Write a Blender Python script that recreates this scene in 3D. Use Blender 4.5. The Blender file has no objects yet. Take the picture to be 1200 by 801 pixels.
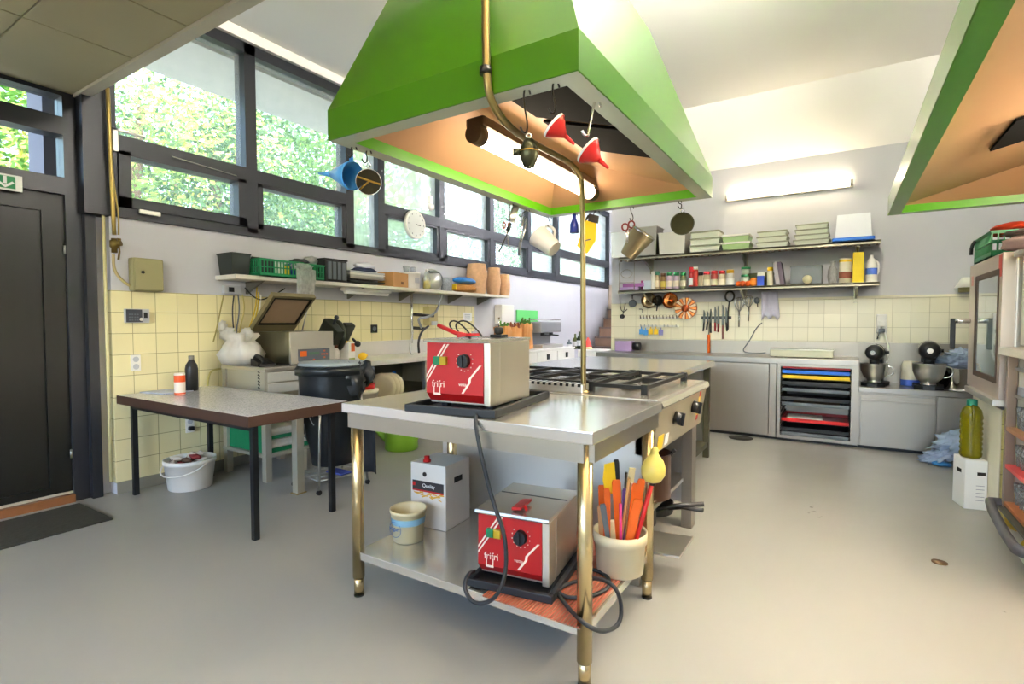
import bpy, bmesh, math, random
from mathutils import Vector, Matrix, noise
R = math.radians
PI = math.pi
sc = bpy.context.scene
COL = sc.collection
random.seed(7)

# ------------------------------------------------------------------ camera (calibrated from the photograph)
F_PX, YAW, PITCH, ROLL, CAM_H = 613.107, -0.563089, -0.0366099, -0.0012268, 1.23
_f = Vector((math.sin(YAW)*math.cos(PITCH), math.cos(YAW)*math.cos(PITCH), math.sin(PITCH)))
_r = Vector((math.cos(YAW), -math.sin(YAW), 0)); _u = _r.cross(_f)
RT = math.cos(ROLL)*_r + math.sin(ROLL)*_u
UP = -math.sin(ROLL)*_r + math.cos(ROLL)*_u
FW = _f
EYE = Vector((0, 0, CAM_H))
cam = bpy.data.objects.new('camera', bpy.data.cameras.new('camera'))
COL.objects.link(cam)
m = Matrix((RT, UP, -FW)).transposed().to_4x4(); m.translation = EYE
cam.matrix_world = m
cam.data.sensor_width = 36; cam.data.lens = F_PX/1200*36
cam.data.clip_start = 0.02; cam.data.clip_end = 200
sc.camera = cam

def at(px, py, **k):
    """point of a real plane (X=, Y= or Z=) seen at a photograph pixel"""
    d = FW*F_PX + RT*(px-600) + UP*(400.5-py)
    (a, v), = k.items(); i = 'XYZ'.index(a)
    return EYE + d*((v-EYE[i])/d[i])

# ------------------------------------------------------------------ materials
def lin(h):
    h = h.lstrip('#'); c = [int(h[i:i+2], 16)/255 for i in (0, 2, 4)]
    return tuple((x/12.92 if x <= .04045 else ((x+.055)/1.055)**2.4) for x in c)+(1,)
MATS = {}
def mat(name, hexc, rough=.5, metal=0, var=.06, scale=6, bump=0, coat=0, trans=0, emit=None, es=0, ior=1.45, aniso=0, sss=0):
    if name in MATS: return MATS[name]
    M = bpy.data.materials.new(name); M.use_nodes = True
    nt = M.node_tree; N = nt.nodes; L = nt.links
    b = N['Principled BSDF']; c = lin(hexc)
    b.inputs['Roughness'].default_value = rough; b.inputs['Metallic'].default_value = metal
    b.inputs['IOR'].default_value = ior; b.inputs['Coat Weight'].default_value = coat
    b.inputs['Transmission Weight'].default_value = trans
    tc = N.new('ShaderNodeTexCoord'); nz = N.new('ShaderNodeTexNoise')
    nz.inputs['Scale'].default_value = scale; nz.inputs['Detail'].default_value = 3
    L.new(tc.outputs['Object'], nz.inputs['Vector'])
    mx = N.new('ShaderNodeMix'); mx.data_type = 'RGBA'
    mx.inputs[6].default_value = tuple(x*(1-var) for x in c[:3])+(1,)
    mx.inputs[7].default_value = tuple(min(1, x*(1+var)) for x in c[:3])+(1,)
    L.new(nz.outputs['Fac'], mx.inputs[0]); L.new(mx.outputs[2], b.inputs['Base Color'])
    if bump:
        bp = N.new('ShaderNodeBump'); bp.inputs['Strength'].default_value = bump; bp.inputs['Distance'].default_value = .01
        L.new(nz.outputs['Fac'], bp.inputs['Height']); L.new(bp.outputs['Normal'], b.inputs['Normal'])
    if emit:
        b.inputs['Emission Color'].default_value = lin(emit); b.inputs['Emission Strength'].default_value = es
    MATS[name] = M
    return M

def steel(name, hexc, rough=.3, axis=2, metal=1, var=.05):
    """brushed stainless: fine streaks along one axis"""
    if name in MATS: return MATS[name]
    M = mat(name, hexc, rough, metal, var, 3)
    nt = M.node_tree; N = nt.nodes; L = nt.links; b = N['Principled BSDF']
    tc = N['Texture Coordinate']; mp = N.new('ShaderNodeMapping')
    s = [220, 220, 220]; s[axis] = 4; mp.inputs['Scale'].default_value = s
    n2 = N.new('ShaderNodeTexNoise'); n2.inputs['Scale'].default_value = 4; n2.inputs['Detail'].default_value = 2
    L.new(tc.outputs['Object'], mp.inputs['Vector']); L.new(mp.outputs['Vector'], n2.inputs['Vector'])
    mr = N.new('ShaderNodeMapRange'); mr.inputs[3].default_value = rough*.9; mr.inputs[4].default_value = rough*1.12
    L.new(n2.outputs['Fac'], mr.inputs[0]); L.new(mr.outputs[0], b.inputs['Roughness'])
    return M

def tile(name, au, hexc, hexg, off=(0, 0)):
    """square glazed wall tiles, laid in the plane (au, Z)"""
    M = bpy.data.materials.new(name); M.use_nodes = True
    nt = M.node_tree; N = nt.nodes; L = nt.links; b = N['Principled BSDF']
    tc = N.new('ShaderNodeTexCoord'); sp = N.new('ShaderNodeSeparateXYZ'); cb = N.new('ShaderNodeCombineXYZ')
    L.new(tc.outputs['Object'], sp.inputs[0])
    for k, (o, v) in enumerate(((au, off[0]), ('Z', off[1]))):
        ad = N.new('ShaderNodeMath'); ad.operation = 'ADD'; ad.inputs[1].default_value = v
        L.new(sp.outputs[o], ad.inputs[0]); L.new(ad.outputs[0], cb.inputs[k])
    br = N.new('ShaderNodeTexBrick'); br.offset = 0; br.squash = 1
    br.inputs['Scale'].default_value = 1; br.inputs['Brick Width'].default_value = .153; br.inputs['Row Height'].default_value = .153
    br.inputs['Mortar Size'].default_value = .0022; br.inputs['Mortar Smooth'].default_value = .3; br.inputs['Bias'].default_value = 0
    c = lin(hexc)
    br.inputs['Color1'].default_value = c; br.inputs['Color2'].default_value = tuple(x*.93 for x in c[:3])+(1,)
    br.inputs['Mortar'].default_value = lin(hexg)
    L.new(cb.outputs[0], br.inputs['Vector']); L.new(br.outputs['Color'], b.inputs['Base Color'])
    bp = N.new('ShaderNodeBump'); bp.inputs['Strength'].default_value = .4; bp.inputs['Distance'].default_value = .003; bp.invert = True
    L.new(br.outputs['Fac'], bp.inputs['Height']); L.new(bp.outputs['Normal'], b.inputs['Normal'])
    b.inputs['Roughness'].default_value = .22
    MATS[name] = M
    return M

def glass(name, tint='ffffff', refl=.08, rough=0, milk=0, milkc='ffffff'):
    M = bpy.data.materials.new(name); M.use_nodes = True
    nt = M.node_tree; N = nt.nodes; L = nt.links
    N.remove(N['Principled BSDF']); out = N['Material Output']
    t = N.new('ShaderNodeBsdfTransparent'); t.inputs[0].default_value = lin(tint)
    g = N.new('ShaderNodeBsdfGlossy'); g.inputs['Roughness'].default_value = rough; g.inputs['Color'].default_value = (.9, .9, .9, 1)
    lw = N.new('ShaderNodeLayerWeight'); lw.inputs['Blend'].default_value = .25
    ml = N.new('ShaderNodeMath'); ml.operation = 'MULTIPLY'; ml.inputs[1].default_value = refl*4; ml.use_clamp = True
    L.new(lw.outputs['Fresnel'], ml.inputs[0])
    mx = N.new('ShaderNodeMixShader'); L.new(ml.outputs[0], mx.inputs[0]); L.new(t.outputs[0], mx.inputs[1]); L.new(g.outputs[0], mx.inputs[2])
    last = mx
    if milk:
        d = N.new('ShaderNodeBsdfDiffuse'); d.inputs[0].default_value = lin(milkc)
        tl = N.new('ShaderNodeBsdfTranslucent'); tl.inputs[0].default_value = lin(milkc)
        md = N.new('ShaderNodeMixShader'); L.new(d.outputs[0], md.inputs[1]); L.new(tl.outputs[0], md.inputs[2])
        m2 = N.new('ShaderNodeMixShader'); nz = N.new('ShaderNodeTexNoise'); nz.inputs['Scale'].default_value = 9
        mr = N.new('ShaderNodeMapRange'); mr.inputs[3].default_value = milk*.6; mr.inputs[4].default_value = min(1, milk*1.4)
        L.new(nz.outputs['Fac'], mr.inputs[0]); L.new(mr.outputs[0], m2.inputs[0])
        L.new(mx.outputs[0], m2.inputs[1]); L.new(md.outputs[0], m2.inputs[2]); last = m2
    L.new(last.outputs[0], out.inputs['Surface'])
    MATS[name] = M
    return M

# ------------------------------------------------------------------ mesh builder
class MB:
    def __init__(s, M=None): s.bm = bmesh.new(); s.M = M or Matrix()
    def v(s, p): return s.bm.verts.new(s.M @ Vector(p))
    def f(s, vs, m=0, sm=False):
        try: fa = s.bm.faces.new(vs)
        except ValueError: return None
        fa.material_index = m; fa.smooth = sm
        return fa
    def box(s, x0, y0, z0, x1, y1, z1, m=0, bev=0):
        n0 = len(s.bm.faces)
        vs = [s.v((x, y, z)) for z in (z0, z1) for y in (y0, y1) for x in (x0, x1)]
        fs = [s.f([vs[i] for i in q], m) for q in ((0, 2, 3, 1), (4, 5, 7, 6), (0, 1, 5, 4), (2, 6, 7, 3), (0, 4, 6, 2), (1, 3, 7, 5))]
        if bev:
            es = {e for fa in fs for e in fa.edges}
            r = bmesh.ops.bevel(s.bm, geom=list(es), offset=bev, segments=2, profile=.6, affect='EDGES')
            for fa in r['faces']: fa.material_index = m
        return s
    def hexa(s, lo, hi, m=0):
        """two quads (lists of 4 points, same winding) joined to a solid"""
        a = [s.v(p) for p in lo]; b = [s.v(p) for p in hi]
        s.f(a[::-1], m); s.f(b, m)
        for i in range(4): s.f([a[i], a[(i+1) % 4], b[(i+1) % 4], b[i]], m)
        return s
    def prism(s, poly, ax, a, b, m=0):
        """2D polygon extruded along axis ax from a to b"""
        def P(q, t):
            return {'X': (t, q[0], q[1]), 'Y': (q[0], t, q[1]), 'Z': (q[0], q[1], t)}[ax]
        A = [s.v(P(q, a)) for q in poly]; B = [s.v(P(q, b)) for q in poly]
        s.f(A[::-1], m); s.f(B, m); n = len(poly)
        for i in range(n): s.f([A[i], A[(i+1) % n], B[(i+1) % n], B[i]], m)
        return s
    def cyl(s, p0, p1, r0, r1=None, n=16, m=0, cap=True):
        p0 = Vector(p0); p1 = Vector(p1); r1 = r0 if r1 is None else r1
        d = (p1-p0).normalized(); a = d.orthogonal().normalized(); b = d.cross(a)
        A = [s.v(p0+(a*math.cos(2*PI*i/n)+b*math.sin(2*PI*i/n))*r0) for i in range(n)]
        B = [s.v(p1+(a*math.cos(2*PI*i/n)+b*math.sin(2*PI*i/n))*r1) for i in range(n)]
        for i in range(n): s.f([A[i], A[(i+1) % n], B[(i+1) % n], B[i]], m, True)
        if cap: s.f(A[::-1], m); s.f(B, m)
        return s
    def tube(s, pts, r, n=8, m=0, closed=False, sm=0, flat=1):
        pts = [Vector(p) for p in pts]
        for _ in range(sm):
            q = []
            k = len(pts)
            for i in range(k if closed else k-1):
                a, b = pts[i], pts[(i+1) % k]; q += [a*.75+b*.25, a*.25+b*.75]
            pts = q if closed else [pts[0]]+q+[pts[-1]]
        k = len(pts); rings = []; prev = None
        for i in range(k):
            d = (pts[(i+1) % k]-pts[i-1]) if closed else (pts[min(i+1, k-1)]-pts[max(i-1, 0)])
            d.normalize()
            a = d.orthogonal().normalized() if prev is None else (prev-d*prev.dot(d))
            if a.length < 1e-6: a = d.orthogonal()
            a.normalize(); b = d.cross(a); prev = a
            rr = r(i/(k-1)) if callable(r) else r
            rings.append([s.v(pts[i]+(a*math.cos(2*PI*j/n)+b*math.sin(2*PI*j/n)*flat)*rr) for j in range(n)])
        for i in range(k if closed else k-1):
            A, B = rings[i], rings[(i+1) % k]
            for j in range(n): s.f([A[j], A[(j+1) % n], B[(j+1) % n], B[j]], m, True)
        if not closed: s.f(rings[0][::-1], m); s.f(rings[-1], m)
        return s
    def lathe(s, prof, c=(0, 0, 0), n=24, m=0, ax=(0, 0, 1), wob=0, seed=0, caps=True, ms=None):
        """profile [(radius, height)] turned about ax through c"""
        d = Vector(ax).normalized(); a = d.orthogonal().normalized()
        if abs(d.z) > .99: a = Vector((1, 0, 0))
        b = d.cross(a); c = Vector(c); rings = []
        for r, h in prof:
            ring = []
            for j in range(n):
                t = 2*PI*j/n; rr = r
                if wob: rr = r*(1+wob*noise.noise(Vector((math.cos(t)*2, math.sin(t)*2, h*7+seed*3.1))))
                ring.append(s.v(c+d*h+(a*math.cos(t)+b*math.sin(t))*max(rr, 1e-4)))
            rings.append(ring)
        for i in range(len(rings)-1):
            mi = ms[i] if ms else m
            for j in range(n): s.f([rings[i][j], rings[i][(j+1) % n], rings[i+1][(j+1) % n], rings[i+1][j]], mi, True)
        if caps: s.f(rings[0][::-1], ms[0] if ms else m); s.f(rings[-1], ms[-1] if ms else m)
        return s
    def blob(s, c, r, m=0, wob=.2, seed=0, sub=3, fr=2.5, flat=None):
        t = bmesh.new(); bmesh.ops.create_icosphere(t, subdivisions=sub, radius=1)
        mp = {}
        for v in t.verts:
            k = 1+wob*noise.noise(v.co*fr+Vector((seed*5.3, seed*2.1, 0)))
            p = Vector((v.co.x*r[0]*k, v.co.y*r[1]*k, v.co.z*r[2]*k))
            if flat is not None: p.z = max(p.z, flat)
            mp[v] = s.v(Vector(c)+p)
        for fa in t.faces: s.f([mp[v] for v in fa.verts], m, True)
        t.free()
        return s
    def quad(s, pts, m=0, sm=False):
        s.f([s.v(p) for p in pts], m, sm); return s
    def mesh(s, name, mats):
        me = bpy.data.meshes.new(name)
        bmesh.ops.remove_doubles(s.bm, verts=s.bm.verts, dist=1e-6)
        bmesh.ops.recalc_face_normals(s.bm, faces=s.bm.faces)
        s.bm.to_mesh(me); s.bm.free()
        for x in (mats if isinstance(mats, (list, tuple)) else [mats]): me.materials.append(x)
        return me

def obj(name, mb, mats, parent=None, loc=None, rz=0, label=None):
    me = mb.mesh(name, mats) if isinstance(mb, MB) else mb
    o = bpy.data.objects.new(name, me); COL.objects.link(o)
    if parent: o.parent = parent
    if loc: o.location = loc
    if rz: o.rotation_euler = (0, 0, rz)
    if label: o['label'] = label
    return o
def tag(o, label, cat, group=None, kind=None):
    o['label'] = label; o['category'] = cat
    if group: o['group'] = group
    if kind: o['kind'] = kind
    return o
def thing(name, label, cat, loc=(0, 0, 0), rz=0, group=None):
    o = bpy.data.objects.new(name, None); COL.objects.link(o); o.location = loc; o.rotation_euler = (0, 0, rz)
    o.empty_display_size = .05
    return tag(o, label, cat, group)
def single(name, mb, mats, label, cat, loc=(0, 0, 0), rz=0, group=None):
    return tag(obj(name, mb, mats, None, loc, rz), label, cat, group)
def struct(name, mb, mats, parent=None):
    o = obj(name, mb, mats, parent)
    if not parent: o['kind'] = 'structure'
    return o
KIDS = {}
def dup(root, loc, rz=0, label=None, group=None, scale=None):
    r = root.copy(); COL.objects.link(r); r.location = loc; r.rotation_euler = (0, 0, rz)
    if scale: r.scale = scale
    if label: r['label'] = label
    if group: r['group'] = group
    for ch in [o for o in COL.objects if o.parent == root]:
        c = ch.copy(); COL.objects.link(c); c.parent = r
        for g in [o for o in COL.objects if o.parent == ch]:
            d = g.copy(); COL.objects.link(d); d.parent = c
    return r
def lettering(txt, size, m, parent, M, name='lettering', ext=.0006, label=None):
    cu = bpy.data.curves.new(name, 'FONT'); cu.body = txt; cu.size = size; cu.extrude = ext
    cu.align_x = 'CENTER'; cu.align_y = 'CENTER'
    t = bpy.data.objects.new('t', cu); COL.objects.link(t)
    bpy.context.view_layer.update()
    me = bpy.data.meshes.new_from_object(t.evaluated_get(bpy.context.evaluated_depsgraph_get()))
    bpy.data.objects.remove(t); me.transform(M); me.materials.clear(); me.materials.append(m)
    o = bpy.data.objects.new(name, me); COL.objects.link(o); o.parent = parent
    if label: o['label'] = label
    return o
def face_M(o, right, up):
    """matrix that puts XY lettering at o with given right/up directions"""
    x = Vector(right).normalized(); y = Vector(up).normalized(); z = x.cross(y)
    m = Matrix((x, y, z)).transposed().to_4x4(); m.translation = Vector(o)
    return m
def pb(x0, y0, x1, y1, **k):
    """photo box on a plane -> centre point at its base, width, height"""
    a = at(x0, y1, **k); b = at(x1, y1, **k); c = at((x0+x1)/2, y1, **k); t = at((x0+x1)/2, y0, **k)
    return c, (b-a).length, t.z-c.z

def pw(px, P):
    """width in metres of px photo pixels at point P, across the line of sight"""
    return px*((Vector(P)-EYE).dot(FW))/F_PX
# palette
ST = steel('stainless_brushed', 'e4e1da', .2, 0, .85)  # pale, less metallic: bright window reflections are put into the colour
STC = steel('counter_steel', 'e6e4de', .35, 1, .55)  # whitened and less metallic: overexposed glare is put into the colour
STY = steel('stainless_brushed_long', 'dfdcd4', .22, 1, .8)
STV = steel('stainless_upright', 'd8d2c4', .33, 2, .85)
STM = steel('stainless_matt', 'd2cfc8', .42, 0)
WSTEEL = steel('leg_steel', 'cdb98c', .24, 2)  # golden tint puts warm reflections into the leg colour
STD = steel('backsplash_steel', 'a09a90', .38, 0, .8)
CHR = mat('polished_steel', 'd8d8d6', .12, 1, .02)
WORN = steel('worn_steel', 'a8a49a', .38, 2)
ALU = mat('dull_aluminium', 'b9b9b2', .35, .9, .08)
BLK = mat('black_plastic', '17181a', .42, 0, .1)
DRK = mat('charcoal_rubber', '22262a', .55, 0, .12)
IRON = mat('cast_iron', '1d1c1b', .55, .4, .2, 20)
PNS = mat('dark_pan_steel', '3b3a36', .35, .85, .15)
WHT = mat('white_plastic', 'e9e7e0', .4, 0, .03)
CRM = mat('cream_plastic', 'e6dcae', .45, 0, .05)
PAPER = mat('white_paper', 'ececea', .8, 0, .03)
RED = mat('red_plastic', 'bd1a18', .35, 0, .05)
REDP = mat('red_enamel_panel', 'ab1416', .42, 0, .05, 3)
ORG = mat('orange_plastic', 'e2631a', .4, 0, .06)
YEL = mat('yellow_plastic', 'eec31b', .4, 0, .06)
LEM = mat('lemon_skin', 'eec021', .5, 0, .1, 30, .1)
GRNP = mat('green_plastic', '14804e', .4, 0, .08)
LIME = mat('lime_plastic', '8cc63a', .35, 0, .05)
HOODG = mat('hood_green_paint', '3b7002', .3, 0, .04, 2, .02, coat=.5)
TAN = mat('hood_tan_paint', 'b98f68', .4, 0, .1, 3)
BLU = mat('blue_plastic', '1b63c4', .35, 0, .06)
NAVY = mat('cobalt_plastic', '1d2f8f', .3, 0, .06)
SKYB = mat('light_blue_plastic', '4d9be0', .3, 0, .06)
BROWN = mat('brown_laminate_edge', '4a342a', .4, 0, .2, 12)
WOOD = mat('oiled_wood', '8a5a35', .5, 0, .25, 14)
CARD = mat('brown_cardboard', 'b98a55', .8, 0, .06, 8)
KRAFT = mat('kraft_paper', 'c98b50', .8, 0, .12, 14, .3)
GREEN = mat('leaf_green', '4f7d2a', .6, 0, .3, 20)
PINK = mat('pink_plastic', 'd9357f', .4, 0, .06)
GREYP = mat('grey_plastic', '5d656b', .45, 0, .06)
LGREY = mat('light_grey_plastic', 'b9bcc0', .45, 0, .04)
GLS = glass('clear_glass', 'ffffff', .1)
TINT = glass('tinted_oven_glass', '8fa6b0', .16)
CLEARP = glass('clear_plastic', 'e8eef2', .09, .1, .38, 'f2f4f6')
STB = steel('base_unit_steel', 'a9a297', .36, 2, .85)
STBH = steel('base_unit_worktop', 'a5a099', .3, 0)
CLEARM = glass('milky_plastic', 'eef2f6', .09, .1, .7, 'f2f4f6')
FILM = glass('plastic_film', 'f4f6f8', .1, .15, .55, 'f4f4f2')
BLUEFILM = mat('blue_film', 'c6d9fe', .25, 0, .12, 10, .3, trans=.25)
SKY_STRENGTH, SUN_STRENGTH, EXPOSURE, TUBE_E, HTUBE_E, HTUBE2_E, FILL_CEIL_E, FILL_WARM_E, FILL_PASS_E = .5, 1.2, 2.55, 5, 4.2, 34, 165, 7, 58
# ================================================================== SETTING
XW, YB, ZC = -4.39, 6.75, 3.72       # window wall, shelf wall, ceiling
FLOOR = mat('floor_epoxy', 'a0a19c', .3, 0, .05, 1.2)
_nt = FLOOR.node_tree; _b = _nt.nodes['Principled BSDF']
_n = _nt.nodes.new('ShaderNodeTexNoise'); _n.inputs['Scale'].default_value = 2.2; _n.inputs['Detail'].default_value = 6
_m = _nt.nodes.new('ShaderNodeMapRange'); _m.inputs[3].default_value = .2; _m.inputs[4].default_value = .46
_nt.links.new(_nt.nodes['Texture Coordinate'].outputs['Object'], _n.inputs['Vector'])
_nt.links.new(_n.outputs['Fac'], _m.inputs[0]); _nt.links.new(_m.outputs[0], _b.inputs['Roughness'])
WALLP = mat('wall_paint_grey', 'c9cad0', .75, 0, .03, 3)
CEIL = mat('ceiling_white', 'f3f2ee', .8, 0, .02, 2)
SOFF = mat('soffit_panel', 'b3ab88', .6, 0, .06, 2)
FRAME = mat('window_frame_paint', '23262c', .4, 0, .1, 4)
DOORP = mat('door_charcoal', '0c0e0c', .42, 0, .25, 5)
CONC = mat('concrete', 'cfcdc6', .85, 0, .08, 5, .1)
TILEL = tile('tile_yellow_window_wall', 'Y', 'ebe1b0', '9a916b', (-1.6+.153*.0, -.085))
TILEB = tile('tile_yellow_shelf_wall', 'X', 'efead0', 'bdb698', (.02, -.105))
TILER = tile('tile_yellow_pedestal', 'X', 'e6d98e', '8d8357', (-.86, -.0))
COVE = mat('floor_cove', '8f8d80', .5, 0, .08, 5)

struct('floor', MB().box(-4.7, -3.3, -.12, 1.85, 11.2, 0), FLOOR)
b = MB().box(-4.5, -3.3, ZC, 1.85, 6.35, ZC+.15).box(-4.5, 6.35, ZC, 1.85, 11.2, ZC+.15)
b.prism([(6.32, ZC), (YB, 3.075), (YB+.2, 3.075), (YB+.2, ZC)], 'X', -2.66, 1.85)
struct('ceiling', b, CEIL)

# dropped soffit over the entrance
b = MB().box(-4.5, -3.2, 2.80, -1.3, 1.47, 2.86)
t_ = struct('ceiling_soffit', b, SOFF)
b = MB()
xs = [-4.5, -3.56, -2.94, -1.3]; ys = [-3.2, -1.35, -.25, .97, 1.47]
for i in range(3):
    for j in range(4): b.box(xs[i]+.005, ys[j]+.004, 2.787, xs[i+1]-.005, ys[j+1]-.004, 2.80, 0, .003)
obj('soffit_panel', b, SOFF, t_)
obj('soffit_rim', MB().box(-4.5, 1.47, 2.772, -1.3, 1.535, 2.9), mat('soffit_rim_paint', 'cfc9b4', .5), t_)

# window wall: masonry, tiles, cove
b = MB().box(XW-.22, 1.63, 0, XW, 11.0, 2.0).box(XW-.22, 1.63, 3.635, XW, 11.0, ZC)
b.box(XW-.22, -3.3, 2.9, XW-.1, 1.5, ZC).box(XW-.22, -3.3, 0, XW-.1, .42, 2.9)
b.box(XW, 1.63, .085, XW+.008, 5.95, 1.465, 1).box(XW-.11, 1.624, .085, XW+.008, 1.63, 1.465, 1)
b.box(XW, 1.63, 0, XW+.012, 11, .085, 2)
b.box(XW-.22, 1.5, 0, XW-.1, 1.63, 2.0)
struct('wall_left', b, [WALLP, TILEL, COVE])
# shelf wall (its left end is free, a passage leads on to the stairs)
b = MB().box(-2.66, YB, 0, 1.85, YB+.2, 3.6)
b.box(-2.66, YB-.008, .8, 1.85, YB, 1.485, 1).box(-1.0+.02, YB-.022, 1.485, 1.85, YB, 1.51, 2)
struct('wall_back', b, [WALLP, TILEB, mat('trim_cream', 'e9e4cc', .5)])
# end wall of the passage, right wall, wall behind the photographer with an added window to let daylight in
struct('wall_end', MB().box(-4.6, 10.95, 0, 1.85, 11.15, ZC), WALLP)
struct('wall_right', MB().box(1.75, -3.3, 0, 1.9, 11.0, ZC), WALLP)
b = MB().box(-4.6, -3.3, 0, 1.75, -3.1, .9).box(-4.6, -3.3, 2.7, 1.75, -3.1, ZC).box(-4.6, -3.3, .9, -3.6, -3.1, 2.7).box(1.3, -3.3, .9, 1.75, -3.1, 2.7)
struct('wall_front', b, WALLP)
w_ = struct('window_9', MB().box(-3.6, -3.25, .9, -3.52, -3.15, 2.7).box(1.22, -3.25, .9, 1.3, -3.15, 2.7).box(-3.6, -3.25, .9, 1.3, -3.15, .98).box(-3.6, -3.25, 2.62, 1.3, -3.15, 2.7).box(-1.2, -3.25, .9, -1.12, -3.15, 2.7), FRAME)
obj('pane', MB().box(-3.52, -3.205, .98, 1.22, -3.2, 2.62), GLS, w_)

# ---- window strip: each bay is a window of its own
VEIL = glass('hazy_window_glass', 'ffffff', .1, 0, .30, 'f4fbff')  # overexposed white of the far panes, put into the glass as milk
VEIL1 = glass('window_glass_light_haze', 'ffffff', .08, 0, .12, 'f4fbff')  # pale daylight veil over the foliage, put into the glass as milk
def window(n, y0, y1, bar, sash=False, post=.05, gl=None):
    fr = MB()
    a, c = XW-.13, XW+.02
    fr.box(a, y0, 2.0, c, y0+post, 3.63).box(a, y1-post, 2.0, c, y1, 3.63)
    fr.box(a, y0, 2.0, c, y1, 2.06).box(a, y0, 3.545, c, y1, 3.635)
    fr.box(a, y0, 1.985, XW+.035, y1, 2.012)
    if bar: fr.box(a, y0+post, 2.46, c, y1-post, 2.57)
    w = struct('window_%d' % n, fr, FRAME)
    g = gl or GLS
    if bar:
        obj('pane', MB().box(XW-.062, y0+post, 2.57, XW-.056, y1-post, 3.545), g, w)
        s = MB(); e = XW+.035 if sash else XW+.015
        lo, hi = 2.06, 2.46
        k = .075 if sash else .05
        ya, yb = y0+post+.005, y1-post-.005
        s.box(XW-.1, ya, lo, e, ya+k, hi).box(XW-.1, yb-k, lo, e, yb, hi).box(XW-.1, ya, lo, e, yb, lo+k).box(XW-.1, ya, hi-.03, e, yb, hi+.02)
        so = obj('sash', s, FRAME, w)
        obj('pane', MB().box(XW-.05, ya+k, lo+k, XW-.044, yb-k, hi-.03), g, so)
        if sash:
            obj('window_stay', MB().box(XW+.03, y0+.02, 2.44, XW+.05, y0+.05, 2.60).box(XW+.03, y0+.02, 2.585, XW+.05, y0+.22, 2.60).tube([(XW+.045, y0+.4, 2.5), (XW+.05, y0+.9, 2.47)], .004), ALU, so)
            obj('window_catch', MB().box(XW+.036, y0+.17, 2.03, XW+.055, y0+.31, 2.06, 0, .004), WHT, so)
    else:
        obj('pane', MB().box(XW-.05, y0+post, 2.06, XW-.044, y1-post, 3.545), g, w)
    return w
window(1, 1.63, 2.685, True, True, gl=VEIL1)
window(2, 2.685, 3.76, True, gl=VEIL1)
window(3, 3.76, 4.20, False, gl=VEIL)
window(4, 4.20, 5.25, True, gl=VEIL)
window(5, 5.25, 6.38, True, gl=VEIL)
window(6, 6.38, 7.47, True, gl=VEIL1)
window(7, 7.47, 8.47, True, gl=VEIL)
window(8, 8.47, 10.95, True, gl=VEIL)
struct('trim_1', MB().box(XW-.13, 1.48, 1.985, XW+.03, 1.63, 2.87).box(XW-.13, 1.535, 2.87, XW+.03, 1.63, 3.66), FRAME)
struct('trim_2', MB().box(XW-.2, 1.535, 3.635, XW+.06, 10.95, ZC), CEIL)

# ---- entrance: recessed door, transom window, threshold
XD = XW-.11
fr = MB().box(XD-.1, 1.41, 0, XD+.03, 1.5, 2.9).box(XD-.1, .42, 0, XD+.03, .5, 2.9)
fr.box(XD-.1, .5, 2.1, XD+.03, 1.41, 2.215).box(XD-.1, .5, 2.5, XD+.03, 1.41, 2.62).box(XD-.1, .5, 2.76, XD+.03, 1.41, 2.9)
fr.box(XD-.05, 1.5, 0, XD+.08, 1.56, 2.1)
d_ = struct('door_1', fr, FRAME)
lf = MB().box(XD-.06, .5, .07, XD-.02, 1.41, 2.1).box(XD-.02, .5, .07, XD, .62, 2.1).box(XD-.02, 1.29, .07, XD, 1.41, 2.1).box(XD-.02, .62, 1.98, XD, 1.29, 2.1).box(XD-.02, .62, .07, XD, 1.29, .12)
lf_ = obj('door_leaf', lf, DOORP, d_)
obj('door_handle', MB().cyl((XD, .56, 1.02), (XD+.05, .56, 1.02), .011).cyl((XD+.05, .56, 1.02), (XD+.05, .68, 1.02), .01), ALU, lf_)
obj('hinge', MB().cyl((XD+.012, 1.405, 1.70), (XD+.012, 1.405, 1.76), .008), ALU, lf_)
obj('hinge', MB().cyl((XD+.012, 1.405, .30), (XD+.012, 1.405, .36), .008), ALU, lf_)
obj('transom_pane', MB().box(XD-.05, .5, 2.215, XD-.045, 1.41, 2.5).box(XD-.05, .5, 2.62, XD-.045, 1.41, 2.76), GLS, d_)
obj('threshold', MB().box(XD-.08, .5, 0, XD+.05, 1.41, .055), WOOD, d_)
obj('weather_strip', MB().box(XD-.01, .5, .057, XD+.012, 1.41, .072), mat('strip_alu', 'd0cbb8', .4, .3), d_)
# pale pipe casing on the door post
single('corner_strip', MB().tube([(XD+.1, 1.6, .1), (XD+.1, 1.6, 2.08)], .011).blob((XD+.1, 1.6, 2.085), (.016, .016, .02)), mat('strip_cream', 'd8cf9a', .4), 'thin pale strip running up the tile corner beside the black door', 'strip')
# rubber mat
single('door_mat', MB().box(-4.36, -.2, .001, -3.84, 1.4, .014, 0, .005), mat('mat_rubber', '3a3a33', .85, 0, .25, 40, .3), 'dark grey rubber mat on the floor in front of the black door', 'mat')
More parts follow.
